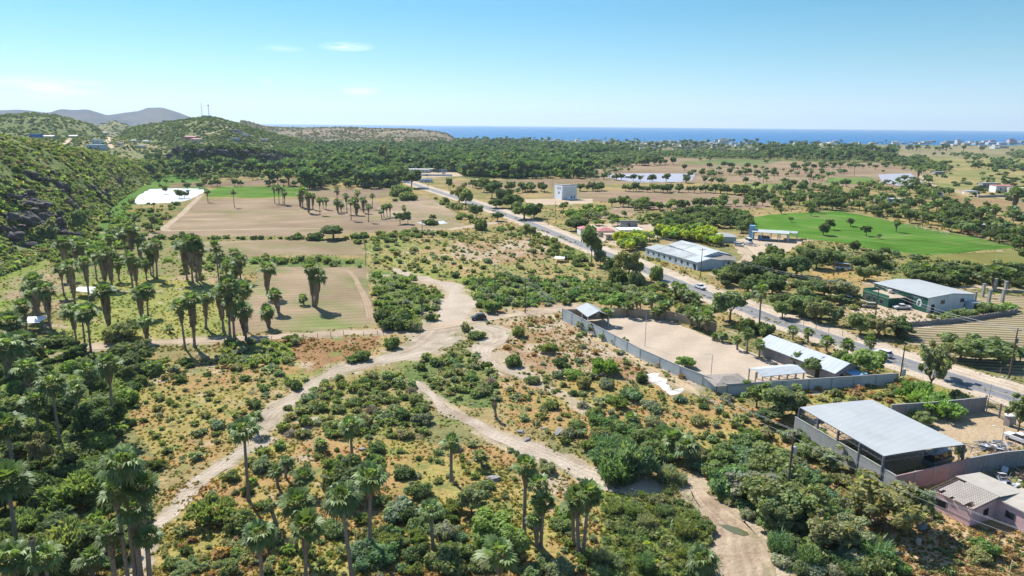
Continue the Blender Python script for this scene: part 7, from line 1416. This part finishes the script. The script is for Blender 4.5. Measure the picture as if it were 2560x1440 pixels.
# ------------------------------------------------------------------ vehicles
def paint(n, c): return mat(n, c, .3, .05, 1, spec=.6)
M_tyre = mat('tyre', (.02,.02,.02), .9); M_rim = mat('rim', (.45,.45,.46), .4)
def prof_mesh(prof, w, inset=0.0, bev=.05):
    m_ = MB(); n = len(prof); m_.add([(x, -w/2+(inset if z > 1.0 else 0), z) for x, z in prof]+[(x, w/2-(inset if z > 1.0 else 0), z) for x, z in prof], [tuple(range(n))[::-1], tuple(range(n, 2*n))]+[(i, (i+1) % n, n+(i+1) % n, n+i) for i in range(n)]); return m_
def vehicle(label, x, y, kind, color, toward, cat=None, group='parked and passing vehicles'):
    p = P(x, y); d = P(*toward)-p; o = thing({'suv': 'parked_car', 'pickup': 'pickup_truck', 'van': 'van'}[kind], label, cat or {'suv': 'car', 'pickup': 'pickup truck', 'van': 'van'}[kind], (p[0], p[1], .05), math.atan2(d[1], d[0]), group)
    if kind == 'pickup':
        body = [(-2.6,.45),(2.5,.45),(2.6,.75),(2.5,1.0),(1.35,1.08),(-.75,1.08),(-.77,.72),(-2.5,.72),(-2.52,1.08),(-2.62,1.08)]; cab = [(-.72,1.085),(1.3,1.085),(.6,1.62),(-.55,1.66)]; W0 = 1.85; wx = (1.65, -1.6)
        s_ = MB(); s_.box(-2.5, -.78, -.92, -.84, .7, 1.1); s_.box(-2.5, -.78, .84, .92, .7, 1.1); s_.build('bed_side', color, o)
    elif kind == 'suv': body = [(-2.25,.4),(2.2,.4),(2.28,.7),(2.15,.95),(1.2,1.06),(-2.2,1.08),(-2.3,.8)]; cab = [(-2.12,1.085),(1.15,1.065),(.4,1.6),(-1.7,1.66)]; W0 = 1.85; wx = (1.4, -1.4)
    else: body = [(-3.2,.4),(2.9,.4),(3.0,1.0),(2.5,1.25),(-3.2,1.25)]; cab = [(-3.15,1.255),(2.45,1.255),(1.9,2.5),(-3.1,2.55)]; W0 = 2.1; wx = (1.9, -2.0)
    prof_mesh(body, W0).build('body', color, o, bevel=.04)
    prof_mesh(cab, W0-.12, .14).build('windows', M_glass, o)
    zt = max(z for _, z in cab); xs = sorted(x_ for x_, z in cab if z > zt-.1); m_ = MB(); m_.box(xs[0]-.05, xs[-1]+.05, -W0/2+.18, W0/2-.18, zt-.02, zt+.05); m_.build('roof', color, o)
    for x_ in wx:
        for sg in (-1, 1):
            m_ = MB(); n = 14; m_.add([(x_+.36*math.cos(6.283*k/n), sg*(W0/2-.2)+e, .36+.36*math.sin(6.283*k/n)) for e in (0, sg*.22) for k in range(n)], [tuple(range(n)), tuple(range(2*n-1, n-1, -1))]+[(k, (k+1) % n, n+(k+1) % n, n+k) for k in range(n)]); wq = m_.build('wheel', M_tyre, o)
            m_ = MB(); m_.add([(x_+.2*math.cos(6.283*k/n), sg*(W0/2+.03), .36+.2*math.sin(6.283*k/n)) for k in range(n)], [tuple(range(n))]); m_.build('rim', M_rim, wq)
    fx = max(a for a, _ in body)
    for sg in (-1, 1): m_ = MB(); m_.box(fx-.12, fx+.02, sg*.7-.17, sg*.7+.17, .72, .9); m_.build('headlight', M_wht, o)
Wp = paint('white_car_paint', (.75,.76,.78)); Kp = paint('black_car_paint', (.015,.018,.025)); Bp = paint('beige_car_paint', (.48,.44,.38)); Gp = paint('grey_car_paint', (.20,.21,.22)); Rp = paint('red_car_paint', (.35,.03,.03)); Up = paint('blue_car_paint', (.03,.15,.42)); Sp = paint('silver_car_paint', (.50,.53,.57))
vehicle('dark car parked on the dirt track beside the sandy riverbed', 1196, 799, 'suv', Kp, (1160,802)); vehicle('white pickup on the sandy shoulder near the long shed', 1750, 722, 'pickup', Wp, (1800,741)); vehicle('white car driving on the road behind bright trees', 2207, 890, 'suv', Wp, (2150,871)); vehicle('pale car on the road half hidden by a tall tree', 1588, 667, 'suv', Sp, (1560,655))
vehicle('white car parked at the left of the store yard', 2123, 753, 'suv', Wp, (2140,757)); vehicle('beige car parked in front of the green annex', 2172, 769, 'suv', Bp, (2150,768)); vehicle('white pickup parked in front of the store doorway', 2254, 773, 'pickup', Wp, (2235,773)); vehicle('white pickup in the warehouse yard at the right edge', 2549, 1106, 'pickup', Wp, (2525,1097)); vehicle('white van between trees beyond the roadside grove', 2108, 674, 'van', Wp, (2130,676))
vehicle('white pickup parked by the open shed', 1924, 617, 'pickup', Wp, (1950,622)); vehicle('bright blue truck beside the light blue tank tower', 1911, 602, 'van', Up, (1930,604)); vehicle('red wreck at the edge of the bright field', 2422, 581, 'suv', Rp, (2440,583)); vehicle('grey car under the dark shed by the bright field', 2452, 582, 'suv', Gp, (2470,584)); vehicle('white car beside the wrecks at right', 2497, 588, 'suv', Wp, (2515,590)); vehicle('black car at the right end of the wrecks', 2530, 594, 'suv', Kp, (2545,596)); vehicle('silver car among the scrap by the grey sheds', 1848, 616, 'suv', Sp, (1860,618)); vehicle('white box van beside the scrap heap', 1872, 608, 'van', Wp, (1880,612))
vehicle('white car at the roadside shops', 1110, 436, 'suv', Wp, (1120,436)); vehicle('dark boxy vehicle under the big metal roof', 2345, 1160, 'van', Gp, (2370,1150)); 
hs(2452,575,14,7,2.8,-10,M_steel,M_roofd,'flat','dark open shed behind the wrecks beside the bright field')
